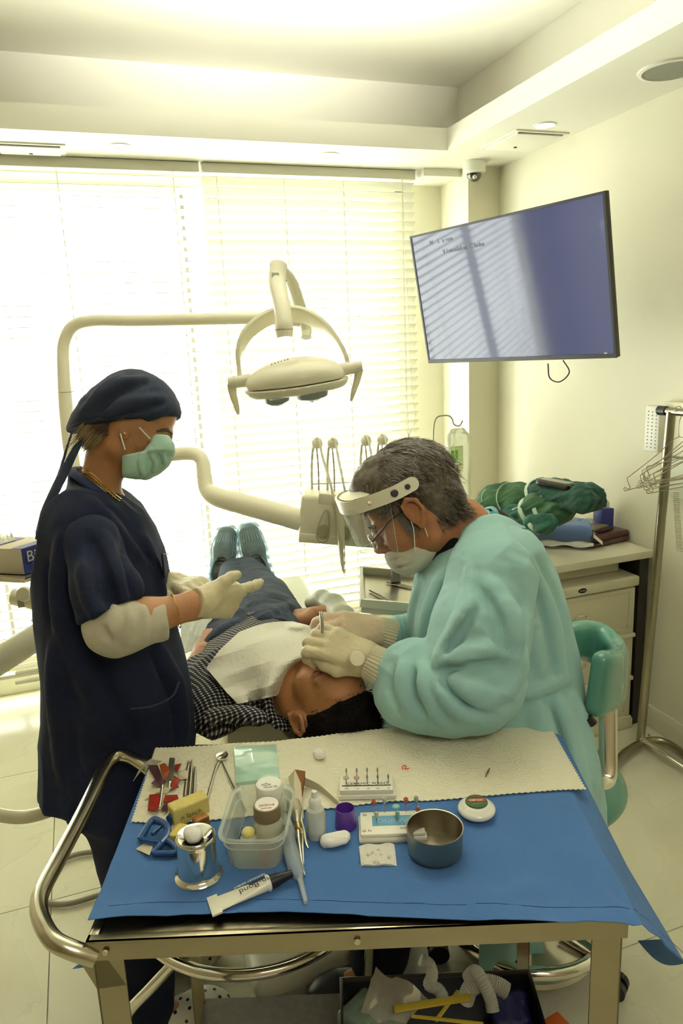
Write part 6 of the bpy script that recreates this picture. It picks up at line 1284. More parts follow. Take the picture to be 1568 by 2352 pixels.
H = [tl_(.01, .004, TZ-.03), onz(160, 2180, TZ-.01), onz(118, 2155, TZ), onz(92, 2105, TZ), onz(90, 2065, TZ), onz(104, 2030, TZ), onz(124, 1993, TZ), onz(150, 1944, TZ), onz(184, 1880, TZ), onz(212, 1822, TZ), onz(232, 1780, TZ), onz(250, 1750, TZ), onz(272, 1735, TZ), onz(296, 1738, TZ), onz(325, 1754, TZ), onz(352, 1775, TZ-.01)]
MB().tube(H, .0135, 18, smooth=5).build('handle', mat('handle_chrome', (.55, .51, .38), .24, 1), t)
b = MB(); b.T = TT; b.add([(-.014, .004, TZ-.035), (.02, .004, TZ-.02), (.05, .004, TZ-.08), (.006, .004, TZ-.085), (-.014, .010, TZ-.035), (.02, .010, TZ-.02), (.05, .010, TZ-.08), (.006, .010, TZ-.085)], [(0, 1, 2, 3), (7, 6, 5, 4), (0, 4, 5, 1), (1, 5, 6, 2), (2, 6, 7, 3), (3, 7, 4, 0)]); b.build('bracket', st, t)
for q in ((.39, -.003), (.028, -.003)): b = MB(); b.T = TT; b.lathe([(.0001, .002), (.004, .002), (.005, 0)], (q[0], q[1], TZ-.016), Matrix.Rotation(pi/2, 3, 'X'), 12); b.build('rivet', M['steel'], t)
# blue cloth
bl = cloth('blue_cloth', (.075, .185, .43), (.06, .16, .38), nscale=5, bump=.35, bscale=500, sheen=.05)
NE = [(203, 2124, .803), (330, 2113, .803), (450, 2104, .803), (600, 2100, .803), (760, 2104, .803), (920, 2110, .803), (1080, 2117, .803), (1240, 2122, .803), (1360, 2124, .803), (1450, 2134, .800), (1520, 2170, .76), (1568, 2212, .71)]
FE = [(352, 1735, .803), (430, 1730, .803), (520, 1724, .803), (620, 1718, .803), (720, 1712, .803), (820, 1706, .803), (920, 1700, .803), (1020, 1696, .803), (1110, 1690, .803), (1190, 1688, .803), (1250, 1686, .804), (1290, 1690, .804)]
ne = catmull([onz(*p) for p in NE], 6); fe = catmull([onz(*p) for p in FE], 6)
def clf(u, v):
    k = u*(len(ne)-1); i = min(int(k), len(ne)-2); f = k-i; p = ne[i]*(1-f)+ne[i+1]*f; q = fe[i]*(1-f)+fe[i+1]*f; r = p*(1-v)+q*v; r = r.copy()
    w = vnoise(np.array([r]), (9, 22, 1), 7)[0]; fr_ = max(0, 1-v*2.2)
    r[2] += (max(0, .0060*w*(.45+fr_))+max(0, .0025*vnoise(np.array([r]), (30, 55, 1), 9)[0]))*min(1, max(.15, 1.25-v*2.6))+.004*fr_*max(0, sin(u*23+2*sin(v*9)))*(1 if u > .55 else .35)
    if u > .88: r[2] -= ((u-.88)/.12)**2*.035*(1-v)*0+0; 
    loc = TT.inverted()@Vector(r)
    if loc.x > TW+.045: r[2] -= (loc.x-TW-.045)*.6
    r[2] += .0016
    if loc.y > -.02: r[2] = max(r[2], .8048-max(0, loc.x-TW-.012)*1.2)
    return r
t = thing('blue_cloth', 'blue surgical cloth covering the trolley top, one corner drooping at the right', 'cloth', onz(700, 1950, .80)); b = MB(); b.grid(clf, 90, 50, -.0012); b.build('sheet', bl, t)
b = MB(); b.tube([V3(clf(k/80, .055))+np.array([0, 0, .0012]) for k in range(2, 80)], .0007, 4); b.build('hem_seam', mat('seam_navy', (.015, .045, .17), .8), t)
def dr(u, v):   # underside of the drooping corner, curling in below the front edge
    p = V3(clf(.90+.10*u, 0)); q = V3(onz(1420+40*u, 2140+60*u, .74-.05*u)); return p*(1-v)+q*v
b = MB()
def dr2(u, v): p = V3(clf(.905+.095*u, .0)); q = V3(onz(1465+103*u, 2160+52*u+ (24*sin(pi*u)), .72-.06*u)); r = p*(1-v)+q*v; return r
b.grid(dr2, 14, 6, .001); b.build('turned_corner', bl, t)
MB().grid(lambda u, v: V3(onz(165+30*u, 2226-12*u+(-8+16*v)*(u), .70)), 3, 3, .001).build('far_corner', bl, t)
def top(px, py, h=0): return onz(px, py, TZ+.0055+h)
# paper towel sheet with embossing
pt = cloth('paper_towel', (.80, .76, .58), (.76, .72, .54), nscale=6, bump=0, sheen=0); nt = pt.node_tree; bn = nt.nodes['Principled BSDF']
tc = nt.nodes.new('ShaderNodeTexCoord'); vo = nt.nodes.new('ShaderNodeTexVoronoi'); vo.inputs['Scale'].default_value = 38; nt.links.new(tc.outputs['Object'], vo.inputs['Vector'])
sn_ = nt.nodes.new('ShaderNodeMath'); sn_.operation = 'MULTIPLY'; sn_.inputs[1].default_value = 22; nt.links.new(vo.outputs['Distance'], sn_.inputs[0]); s2_ = nt.nodes.new('ShaderNodeMath'); s2_.operation = 'SINE'; nt.links.new(sn_.outputs[0], s2_.inputs[0])
bp = nt.nodes.new('ShaderNodeBump'); bp.inputs['Strength'].default_value = .35; bp.inputs['Distance'].default_value = .0012; nt.links.new(s2_.outputs[0], bp.inputs['Height']); nt.links.new(bp.outputs[0], bn.inputs['Normal'])
PN = [(301, 1888), (400, 1890), (520, 1880), (640, 1866), (760, 1856), (880, 1842), (1000, 1838), (1120, 1828), (1240, 1818), (1345, 1812)]; PF = [(357, 1718), (440, 1716), (540, 1710), (640, 1702), (740, 1689), (840, 1675), (940, 1668), (1040, 1664), (1150, 1668), (1255, 1656)]
pn_ = catmull([onz(x, y, TZ+.009) for x, y in PN], 5); pf_ = catmull([onz(x, y, TZ+.009) for x, y in PF], 5)
def paf(u, v):
    k = u*(len(pn_)-1); i = min(int(k), len(pn_)-2); f = k-i; p = pn_[i]*(1-f)+pn_[i+1]*f; q = pf_[i]*(1-f)+pf_[i+1]*f; r = p*(1-v)+q*v; r = r.copy(); 
    if v in (0., 1.): r[1] += .0016*(1 if round(u*160) % 2 else -1)
    if u in (0., 1.): r[0] += .0016*(1 if round(v*60) % 2 else -1)
    r[2] += .002*sin(u*6)*sin(v*3)+.0012*vnoise(np.array([r]), (20, 20, 1), 3)[0]+(.004*u*sin(u*9)*v); return r
t = thing('paper_towel', 'cream embossed paper towel sheet across the back of the trolley top', 'paper towel', onz(800, 1780, TZ+.006)); b = MB(); b.grid(paf, 160, 60, -.0008); b.build('sheet', pt, t)
PH = .011
def tt(px, py, h=0): return onz(px, py, TZ+PH+h)     # on the paper
# ---- things on the paper
t = thing('glass_slab', 'pale green square glass mixing slab on the paper towel', 'glass slab', tt(588, 1760)); P = [tt(537, 1722), tt(634, 1717), tt(642, 1794), tt(543, 1806)]; b = MB(); b.add([p+Vector((0, 0, .0)) for p in P]+[p+Vector((0, 0, .008)) for p in P], [(3, 2, 1, 0), (4, 5, 6, 7), (0, 1, 5, 4), (1, 2, 6, 5), (2, 3, 7, 6), (3, 0, 4, 7)]); b.build('slab', mat('slab_green', (.42, .64, .52), .08, coat=.5), t, bevel=.0008)
t = thing('mouth_mirror', 'round dental mouth mirror on a steel handle beside the glass slab', 'mirror', tt(480, 1790)); b = MB(); b.lathe([(.0001, .002), (.0100, .002), (.0118, .0028), (.0122, .001), (.0110, -.001), (.0001, -.001)], tt(510, 1736, .010), Euler((.35, -.15, 0)).to_matrix(), 28); b.build('mirror_head', M['chrome'], t)
MB().tube([tt(509, 1746, .006), tt(526, 1786, .004), tt(548, 1830, .003), tt(562, 1860, .003)], [.0012, .0028, .0032, .003], 8).build('handle', M['steel'], t)
t = thing('dental_probe', 'slim steel instrument with a broad tip, leaning left of the mouth mirror', 'instrument', tt(490, 1800)); MB().tube([tt(506, 1744, .004), tt(498, 1760, .004), tt(492, 1775, .004), tt(474, 1840, .004)], [.0012, .004, .0025, .0028], 8).build('handle', M['steel'], t)
for x0, y0, x1, y1, lab in ((433, 1748, 424, 1830, 'leftmost of three parallel steel instruments beside the red papers'), (441, 1745, 434, 1832, 'middle of three parallel steel instruments, with a hooked tip'), (448, 1762, 445, 1830, 'rightmost of three parallel steel instruments, slightly shorter')):
    t = thing('dental_probe', lab, 'instrument', tt(x0, y0), 'parallel instruments on the paper'); b = MB(); b.tube([tt(x0, y0, .003), tt(x0*.8+x1*.2, y0*.8+y1*.2, .003), tt(x1, y1, .003)], [.0016, .0034, .0036], 8)
    if x0 == 441: b.tube([tt(441, 1748, .003), tt(434, 1752, .006), tt(432, 1757, .006), tt(437, 1760, .003)], .0009, 6, smooth=3)
    b.build('handle', M['dull'], t)
t = thing('steel_spatula', 'flat grey steel spatula standing across the red papers', 'spatula', tt(392, 1780)); b = MB(); b.add([tt(389, 1740, .012), tt(402, 1741, .012), tt(397, 1797, .010), tt(383, 1796, .010)]+[tt(389, 1740, .0105), tt(402, 1741, .0105), tt(397, 1797, .0085), tt(383, 1796, .0085)], [(0, 1, 2, 3), (7, 6, 5, 4), (0, 4, 5, 1), (1, 5, 6, 2), (2, 6, 7, 3), (3, 7, 4, 0)]); b.build('blade', M['dull'], t); MB().tube([tt(390, 1797, .008), tt(388, 1816, .002)], .004, 8).build('stem', M['dull'], t)
t = thing('steel_spatula', 'short thin steel handle across the lower red paper', 'spatula', tt(370, 1830)); MB().tube([tt(373, 1805, .008), tt(370, 1830, .008), tt(366, 1856, .008)], .0030, 8).build('handle', M['steel'], t)
cols = dict(r=mat('paper_red', (.30, .025, .015), .35), d=mat('paper_plum', (.085, .030, .040), .5), o=mat('paper_rust', (.34, .07, .02), .4), w=mat('paper_tan', (.62, .56, .38), .6), g=mat('wrapper_grey', (.36, .33, .24), .5))
def sheet(lab, pts, c, h, cat='paper strip', grp='marking paper scraps', nm='paper_scrap'):
    t = thing(nm, lab, cat, tt(*pts[0]), grp); P = [tt(x, y, h+.004*((i*7) % 3)) for i, (x, y) in enumerate(pts)]; n = len(P); b = MB(); b.add(P+[p-Vector((0, 0, .0008)) for p in P], [tuple(range(n)), tuple(range(2*n-1, n-1, -1))]+[(i, n+i, n+(i+1) % n, (i+1) % n) for i in range(n)]); b.build('sheet', cols[c], t, smooth=0)
sheet('dark plum paper scrap, largest, at the upper left of the scraps', [(338, 1757), (362, 1757), (372, 1785), (382, 1795), (368, 1807), (347, 1799), (356, 1790)], 'd', .004)
sheet('rust coloured paper scrap under the flat spatula', [(366, 1757), (378, 1752), (390, 1768), (384, 1790), (372, 1778)], 'o', .007)
sheet('small red paper strip right of the spatula top', [(402, 1756), (417, 1753), (408, 1771), (399, 1768)], 'r', .005)
sheet('red jagged paper scrap right of the spatula base', [(398, 1780), (416, 1791), (405, 1800), (411, 1808), (396, 1813), (392, 1798)], 'r', .004)
sheet('bright red square paper in the lower left, under the thin handle', [(343, 1825), (370, 1823), (363, 1859), (339, 1862)], 'r', .005)
sheet('dark red strip right of the thin handle', [(379, 1826), (407, 1825), (412, 1839), (374, 1843)], 'r', .004)
sheet('small plum paper scrap below the dark red strip', [(377, 1846), (395, 1843), (384, 1861), (369, 1860)], 'd', .003)
sheet('tan paper scrap between spatula and parallel instruments', [(404, 1772), (430, 1769), (428, 1788), (411, 1791)], 'w', .002)
sheet('pale tan wrapper scrap under the bright red square', [(331, 1838), (352, 1812), (395, 1808), (383, 1822), (360, 1820)], 'w', .002)
sheet('grey tan wrapper lying over the far left edge of the cloth', [(322, 1762), (345, 1743), (372, 1748), (352, 1757), (330, 1762), (305, 1795)], 'g', .003)
t = thing('cotton_ball', 'white cotton ball near the far edge of the paper towel', 'cotton', tt(733, 1735)); S = Solid(.0015, .006)
for k in range(7): S.ell(tt(733+random.uniform(-6, 6), 1731+random.uniform(-3, 3), .008+random.uniform(-.001, .003)), (.007, .008, .007), k=.006)
cot = cloth('cotton', (.88, .87, .80), bump=.15, bscale=300, sheen=.1); S.build('cotton', cot, t, disp=folds((1, .2, .3), .001, 180, 5))
t = thing('red_clip', 'tiny curled red piece in the middle of the paper towel', 'clip', tt(930, 1762)); MB().tube([tt(925, 1767, .002), tt(924, 1761, .003), tt(929, 1758, .003), tt(933, 1761, .003), tt(929, 1765, .002), tt(934, 1766, .002), tt(939, 1764, .002)], .0010, 6, smooth=4).build('curl', mat('clip_red', (.60, .01, .01), .35), t)
t = thing('dental_bur', 'small single bur lying on the right of the paper towel', 'bur', tt(1119, 1775)); MB().tube([tt(1115, 1784, .002), tt(1119, 1775, .002), tt(1120, 1773, .002), tt(1124, 1765, .002)], [.0011, .0014, .0020, .0010], 8).build('shank', mat('brass_dull', (.30, .20, .08), .35, 1), t)
def matT(p0, p1, up=(0, 0, 1)):   # frame with x from p0 to p1
    R = frame(Vector(p1)-Vector(p0), None, up).to_4x4(); return Matrix.Translation(Vector(p0))@R
# ceramic point block
CB = matT(tt(780, 1838), tt(884, 1836)); t = thing('bur_block', 'white bur block lettered in black, holding ceramic points on the paper towel', 'bur holder', CB@Vector((.05, .02, 0)))
def cbx(T, lo, hi, nm, m, par, **k): b = MB(); b.T = T; b.b2(lo, hi); return b.build(nm, m, par, **k)
wb = mat('block_white', (.82, .80, .66), .3, coat=.3)
cbx(CB, (-.002, 0, 0), (.102, .052, .008), 'base', wb, t, bevel=.0015); cbx(CB, (.0, .004, .008), (.098, .052, .017), 'top_step', wb, t, bevel=.0012)
blk2 = mat('print_black', (.03, .03, .03), .5); T_ = CB@Matrix.Translation((.012, .021, .0172)); text('CERAMIC POINT', 'lettering', blk2, T_, .0105, t, .0001); cbx(CB, (.004, .0165, .017), (.094, .0195, .0173), 'black_line', blk2, t)
for x in range(5): text('%s' % ('1350', '1155', '1130', '404', '135')[x], 'lettering', blk2, CB@Matrix.Translation((.008+.0195*x, .007, .0172)), .0042, t, .0001)
bcols = [mat('point_grey', (.42, .38, .30), .6), mat('point_pink', (.55, .33, .25), .6), M['dull'], M['dull'], M['dull']]
for r_ in (0, 1):
    for k in range(5):
        if r_ and k == 4: continue
        bx = CB@Vector((.012+.0195*k, .024+.022*r_, .017)); b_ = MB(); b_.tube([bx, bx+Vector((0, 0, .012))], .0011, 8); o = b_.build('bur', M['dull'], t)
        hd_ = MB(); rr_ = .0058 if (r_ == 0 and k < 2) else .0019
        if r_ == 0 and k < 2: hd_.ell(bx+Vector((0, 0, .013)), (rr_, rr_, .0022), seg=14, rings=6)
        else: hd_.tube([bx+Vector((0, 0, .010)), bx+Vector((0, 0, .014)), bx+Vector((0, 0, .019))], [.0014, .0021, .0009], 8)
        hd_.build('bur_tip', bcols[k] if r_ == 0 else M['dull'], o).matrix_parent_inverse = Matrix.Identity(4)
# band strip and tape folder
t = thing('matrix_band', 'curved tan paper band running from the brown pouch to the bur block', 'strip', tt(730, 1810)); P = catmull([top(676, 1788, .030), top(698, 1786, .026), top(730, 1800, .020), top(757, 1822, .016), top(778, 1842, .014)], 8)
def bnd(u, v): k = u*(len(P)-1); i = min(int(k), len(P)-2); f = k-i; p = P[i]*(1-f)+P[i+1]*f; return p+np.array([0, 0, -.020*v+.010*u*0])+np.array([0, .004, 0])*v
MB().grid(bnd, 32, 4, .0006).build('band', mat('band_tan', (.56, .50, .35), .5), t)
t = thing('paper_pouch', 'folded brown and grey paper pouch standing beside the clear container', 'pouch', top(680, 1830)); b = MB()
for pts, m_ in ((((662, 1785, .03), (676, 1768, .045), (690, 1800, .03), (697, 1880, .004), (672, 1880, .003)), 'g'), (((676, 1768, .045), (700, 1772, .035), (700, 1790, .03), (694, 1830, .012), (686, 1800, .02)), 'o')):
    pp_ = [top(*q) for q in pts]; n = len(pp_); b2_ = MB(); b2_.add(pp_+[q+Vector((.001, .001, 0)) for q in pp_], [tuple(range(n)), tuple(range(2*n-1, n-1, -1))]+[(i, n+i, n+(i+1) % n, (i+1) % n) for i in range(n)]); b2_.build('panel', mat('pouch_tan', (.58, .52, .37), .5) if m_ == 'g' else mat('pouch_brown', (.24, .10, .03), .5), t, smooth=0)
# ---- things on the blue cloth
t = thing('dropper_bottle', 'small frosted white dropper bottle on the blue cloth', 'bottle', top(726, 1925)); c0_ = top(727, 1920); frost = film('frosted_plastic', (.80, .84, .76), .72, .4, .3)
MB().lathe([(.0001, 0), (.0155, .001), (.0165, .004), (.0165, .045), (.0145, .053), (.0085, .058), (.008, .062)], c0_, seg=24).build('body', frost, t); MB().lathe([(.010, .056), (.0102, .068), (.0075, .073), (.0055, .075), (.0045, .086), (.0001, .088)], c0_, seg=24).build('cap', M['white'], t)
b = MB()
MB().grid(lambda u, v: V3(c0_)+np.array([.0168*cos(-2.6+1.7*u), .0168*sin(-2.6+1.7*u), .014+.026*v]), 12, 1, .0001).build('label', mat('label_faint', (.62, .66, .62), .5), t)
t = thing('purple_cup', 'small purple plastic dappen cup on the blue cloth', 'cup', top(793, 1900)); c0_ = top(794, 1898)
MB().lathe([(.0001, .002), (.0165, .002), (.0185, .0), (.0192, .006), (.0175, .022), (.0165, .036), (.0155, .0365), (.0148, .034), (.013, .012), (.0001, .010)], c0_, seg=28).build('cup', mat('purple_plastic', (.11, .035, .33), .25, coat=.3), t)
t = thing('cotton_roll', 'white cotton roll lying between purple cup and polisher block', 'cotton', top(768, 1928)); S = Solid(.0018, .008); S.cap(top(748, 1932, .009), top(790, 1922, .0095), .0105, .0105); S.cap(top(758, 1938, .010), top(790, 1931, .010), .006, .006, k=.006); S.build('roll', cot, t, disp=folds((1, -.3, 0), .0009, 120, 6))
# polisher block
PB = matT(top(824, 1940), top(942, 1936)); t = thing('polisher_block', 'white polisher block with a blue insert holding coloured rubber cups', 'bur holder', PB@Vector((.05, .03, 0)))
cbx(PB, (0, 0, 0), (.115, .065, .010), 'base', wb, t, bevel=.003); cbx(PB, (.003, .002, .010), (.112, .064, .017), 'top_step', wb, t, bevel=.003); cbx(PB, (.024, .024, .017), (.108, .050, .0176), 'blue_insert', mat('insert_blue', (.14, .36, .52), .3), t)
text('OGILVV', 'lettering', mat('print_pale', (.35, .55, .66), .4), PB@Matrix.Translation((.032, .031, .0177)), .015, t, .0001); text('N', 'lettering', blk2, PB@Matrix.Translation((.016, .009, .0172)), .008, t, .0001); text('COMPOSITE', 'lettering', blk2, PB@Matrix.Translation((.070, .014, .0172)), .0058, t, .0001)
for q in ((.012, .055), (.010, .012)): b = MB(); b.T = PB; b.lathe([(.0001, .001), (.003, .001), (.0035, 0)], (q[0], q[1], .017), seg=12); b.build('rivet', M['steel'], t)
pc_ = [mat('cup_red', (.50, .12, .09), .5), mat('cup_grey_rubber', (.48, .54, .46), .5), mat('cup_green', (.22, .48, .40), .5)]
for (x, y, h_, c_, sh_) in ((.028, .058, .020, 0, 1), (.047, .060, .022, 1, 1), (.066, .050, .018, 2, 0), (.084, .060, .020, 0, 1), (.102, .060, .022, 1, 1), (.032, .036, .016, 1, 2), (.068, .036, .016, 2, 2), (.104, .044, .018, 0, 2)):
    q = PB@Vector((x, y, .017)); o = MB().tube([q, q+Vector((0, 0, h_))], .0009, 6).build('mandrel', M['dull'], t); b = MB()
    if sh_ == 1: b.lathe([(.002, h_-.004), (.0035, h_), (.0042, h_+.006), (.003, h_+.006), (.0015, h_+.002)], q, seg=14)
    elif sh_ == 0: b.ell(q+Vector((0, 0, h_)), (.0068, .0068, .0022), seg=14, rings=6)
    else: b.tube([q+Vector((0, 0, h_-.008)), q+Vector((0, 0, h_-.002)), q+Vector((0, 0, h_+.002))], [.0025, .0036, .0022], 10)
    b.build('rubber_cup', pc_[c_], o).matrix_parent_inverse = Matrix.Identity(4)
t = thing('gauze_pad', 'square white gauze pad with faint marks in front of the polisher block', 'gauze', top(866, 1965)); P = [top(829, 1992), top(911, 1990), top(905, 1941), top(824, 1945)]; b = MB()
def gz(u, v): p = (P[0]*(1-u)+P[1]*u)*(1-v)+(P[3]*(1-u)+P[2]*u)*v; return p+Vector((0, 0, .006+.0012*sin(u*11+v*5)-.002*(abs(u-.5)*2)**6-.002*(abs(v-.5)*2)**6))
b.grid(gz, 16, 14, .005); b.build('pad', cloth('gauze', (.82, .80, .68), bump=.6, bscale=200), t)
gm2 = mat('gauze_stain', (.55, .52, .40), .9)
for (x, y) in ((845, 1962), (855, 1958), (868, 1952), (874, 1963), (860, 1979), (868, 1981), (893, 1968)): MB().ell(top(x, y, .0068), (.0028, .0030, .0008), seg=8, rings=4).build('stain', gm2, t)
t = thing('steel_bowl', 'round deep stainless steel bowl on the blue cloth', 'bowl', top(1000, 1975)); c0_ = top(999, 1958)
MB().lathe([(r*.78, z*.80) for r, z in [(.0001, .001), (.048, .001), (.056, .006), (.0575, .014), (.0580, .055), (.0600, .059), (.0595, .0605), (.0570, .060), (.0560, .055), (.0555, .014), (.052, .006), (.0001, .004)]], c0_, seg=64).build('bowl', mat('bowl_steel', (.42, .38, .30), .33, 1, noise=.2, nscale=15), t, smooth=60)
t = thing('round_container', 'white round container with a green and red label right of the steel bowl', 'container', top(1094, 1868)); c0_ = top(1094, 1872); S = Solid(.0018, .01); S.ell(c0_+Vector((0, 0, .0125)), (.0330, .0330, .0130)); S.ell(c0_+Vector((0, 0, .0205)), (.023, .023, .007), k=.006); S.build('container', mat('glossy_white', (.86, .85, .74), .2, coat=.5), t)
MB().lathe([(.0001, .0282), (.0188, .0278), (.0196, .026)], c0_, seg=36).build('label', mat('label_dark_green', (.055, .11, .035), .4), t); LT = Matrix.Translation(c0_+Vector((0, 0, .0284)))@rotz(-.34).to_4x4()
b = MB(); b.T = LT; b.b2((-.0155, -.002, 0), (.0155, .0055, .0003)); b.build('red_band', mat('label_orange_red', (.50, .07, .02), .4), t); text('OBTAX', 'lettering', M['white'], LT@Matrix.Translation((-.012, -.0010, .0004)), .0068, t, .0001); text('PROVISORIO', 'lettering', mat('print_red', (.45, .05, .02), .4), LT@Matrix.Translation((-.012, .009, 0)), .004, t, .0001); text('CEMENTO', 'lettering', mat('print_green', (.35, .45, .2), .4), LT@Matrix.Translation((-.010, -.010, 0)), .004, t, .0001)
# chrome cotton dispenser
t = thing('cotton_dispenser', 'polished chrome cotton pellet dispenser with a flared base', 'dispenser', top(452, 2010)); c0_ = top(457, 2008)
MB().lathe([(r*.79, z*.80) for r, z in [(.0001, 0), (.0475, 0), (.0490, .003), (.0470, .006), (.0420, .008), (.0405, .011), (.0395, .015), (.0392, .030), (.0392, .075), (.0395, .080), (.0400, .083), (.0400, .087), (.0375, .090), (.0330, .089), (.0200, .080), (.0120, .076), (.0001, .075)]], c0_, seg=64).build('dispenser', M['chrome'], t, smooth=50)
t = thing('cotton_ball', 'white cotton tuft in the mouth of the chrome dispenser', 'cotton', c0_+Vector((0, 0, .08))); S = Solid(.0016, .006); S.ell(c0_+Vector((-.002, .0, .071)), (.0135, .0135, .012)); S.ell(c0_+Vector((-.009, .005, .077)), (.008, .007, .007), k=.008); S.build('cotton', cot, t, disp=folds((1, .2, .3), .0012, 150, 5))
# clear container with bottles
BX = matT(top(524, 2003), top(634, 2003)); t = thing('plastic_container', 'clear rounded plastic container holding bottles in the middle of the cloth', 'container', BX@Vector((.05, .05, 0))); pl_ = film('clear_plastic', (.86, .90, .84), .14, .25, .45)
def rrect(w, d, r, z, inset=0):
    out = []
    for cx, cy, a0 in ((w-r, d-r, 0), (r, d-r, pi/2), (r, r, pi), (w-r, r, 3*pi/2)):
        for k in range(6): an = a0+pi/2*k/5; out.append((cx+(r-inset)*cos(an), cy+(r-inset)*sin(an), z))
    return out
b = MB(); b.T = BX; rings = []; Wb, Db = .084, .128
for z, g, ins in ((.0, -.004, 0), (.004, 0, 0), (.045, .005, 0), (.046, .008, 0), (.060, .009, 0), (.062, .014, 0), (.066, .014, 0), (.066, .008, 0), (.045, .003, 0), (.004, -.002, 0)):
    rings.append([(x+(x-Wb/2)/Wb*2*g, y+(y-Db/2)/Db*2*g, zz) for x, y, zz in rrect(Wb, Db, .022, z)])
vs = [p for r in rings for p in r]; n = 24; fs = [(i*n+k, i*n+(k+1) % n, (i+1)*n+(k+1) % n, (i+1)*n+k) for i in range(len(rings)-1) for k in range(n)]; b.add(vs, fs+[tuple(range(n))[::-1], tuple((len(rings)-1)*n+k for k in range(n))]); b.build('tub', pl_, t)
def bottle(lab, c, r, h, body, capm, capr, caph, toptxt=None, rl=None):
    t = thing('capped_bottle', lab, 'bottle', c, 'bottles in the clear container'); MB().lathe([(.0001, 0), (r*.95, .001), (r, .004), (r, h*.72), (r*.93, h*.82), (capr*.8, h*.9), (capr*.8, h)], c, seg=28).build('body', body, t)
    MB().lathe([(capr*.97, h*.92), (capr, h*.93), (capr, h+caph-.002), (capr*.95, h+caph), (.0001, h+caph)], c, seg=32).build('cap', capm, t)
    if toptxt:
        MB().lathe([(.0001, h+caph+.0006), (capr*.86, h+caph+.0005), (capr*.87, h+caph-.0005)], c, seg=28).build('label', M['white'], t); text(toptxt[0], 'lettering', toptxt[1], Matrix.Translation(Vector(c)+Vector((-capr*.62, -.003, h+caph+.0008)))@rotz(-.25).to_4x4(), capr*.42, t, .0001)
        text(toptxt[2], 'lettering', toptxt[1], Matrix.Translation(Vector(c)+Vector((-capr*.55, -.011, h+caph+.0008)))@rotz(-.25).to_4x4(), capr*.26, t, .0001)
    return t
bc = BX@Vector((.056, .102, .004)); bottle('white capped bottle with a round black-print label, farther one in the container', bc, .0225, .070, frost, M['white'], .0225, .018, ('o[]u', blk2, 'liquido 50'))
bc = BX@Vector((.059, .056, .004)); bottle('frosted bottle with a brown cap and red lettering, nearer one in the container', bc, .0235, .062, film('amber_frost', (.70, .70, .52), .72, .35, .3), mat('cap_brown', (.20, .15, .08), .35), .0225, .018, ('jetblue', mat('print_red2', (.45, .03, .03), .4), 'powder'))
t = thing('small_vial', 'small vial with a round yellow cap lying in the clear container', 'vial', BX@Vector((.028, .045, .004))); c = BX@Vector((.028, .040, .004)); MB().lathe([(.0001, 0), (.013, .001), (.0135, .03), (.010, .034)], c, seg=24).build('body', frost, t); MB().ell(c+Vector((0, 0, .038)), (.0115, .0115, .009)).build('cap', mat('cap_yellow', (.75, .66, .22), .4), t)
for lab, p, s_, c_ in (('blue plastic piece upright in the clear container', (.014, .058, .022), (.008, .005, .03), (.02, .08, .42)), ('small red plastic piece low in the clear container', (.056, .016, .014), (.010, .008, .022), (.55, .04, .03)), ('small green plastic piece low in the clear container', (.042, .022, .010), (.014, .008, .012), (.10, .45, .25)), ('small purple piece behind the vial in the container', (.030, .070, .012), (.008, .008, .014), (.22, .03, .25))):
    t = thing('plastic_piece', lab, 'plastic piece', BX@Vector(p), 'plastic bits in the container'); S = Solid(.0015, .004); S.box(BX@Vector(p), s_ and (s_[0]/1.4, s_[1]/1.4, s_[2]/1.6), Euler((.2, .2, .6)).to_matrix(), rnd=.003); S.build('piece', mat('bit_'+lab.split()[0 if 'blue' in lab else 1], c_, .35), t)
# impression syringe and tongs
t = thing('plastic_syringe', 'clear plastic syringe with a long thin tip pointing at the front edge', 'syringe', top(680, 1960)); b = MB(); b.tube([top(655, 1908, .014), top(659, 1922, .014), top(661, 1930, .014), top(679, 1998, .012), top(684, 2008, .011), top(689, 2020, .009), top(702, 2073, .006)], [.0165, .0165, .0125, .0125, .010, .0045, .0035], 20); b.build('barrel', film('syringe_clear', (.72, .80, .84), .35, .15, .5), t); MB().tube([top(650, 1880, .016), top(656, 1912, .015)], [.012, .016], 20).build('collar', frost, t)
t = thing('applicator', 'steel applicator with a tan cap standing between syringe and dropper bottle', 'instrument', top(684, 1900)); MB().tube([top(674, 1845, .030), top(677, 1862, .028), top(680, 1868, .027)], [.012, .013, .010], 20).build('cap', mat('cap_tan', (.44, .38, .24), .35), t); MB().tube([top(679, 1866, .027), top(682, 1885, .022), top(686, 1930, .014), top(694, 1990, .006), top(700, 2010, .004)], [.0105, .006, .0036, .0026, .0012], 14).build('shank', M['steel'], t); MB().tube([top(683, 1893, .02), top(686, 1908, .018)], .0075, 14).build('brass_ring', mat('brass', (.42, .30, .12), .3, 1), t)
t = thing('steel_tweezers', 'steel tweezers lying beside the dropper bottle', 'tweezers', top(700, 1930)); b = MB(); b.tube([top(690, 1870, .006), top(702, 1930, .006), top(708, 1948, .004)], [.0018, .0028, .0010], 8, smooth=3, flat=(1, .5)); b.tube([top(692, 1868, .006), top(694, 1925, .008), top(697, 1985, .004)], [.0018, .0026, .0010], 8, smooth=3, flat=(1, .5)); b.build('prongs', M['steel'], t)
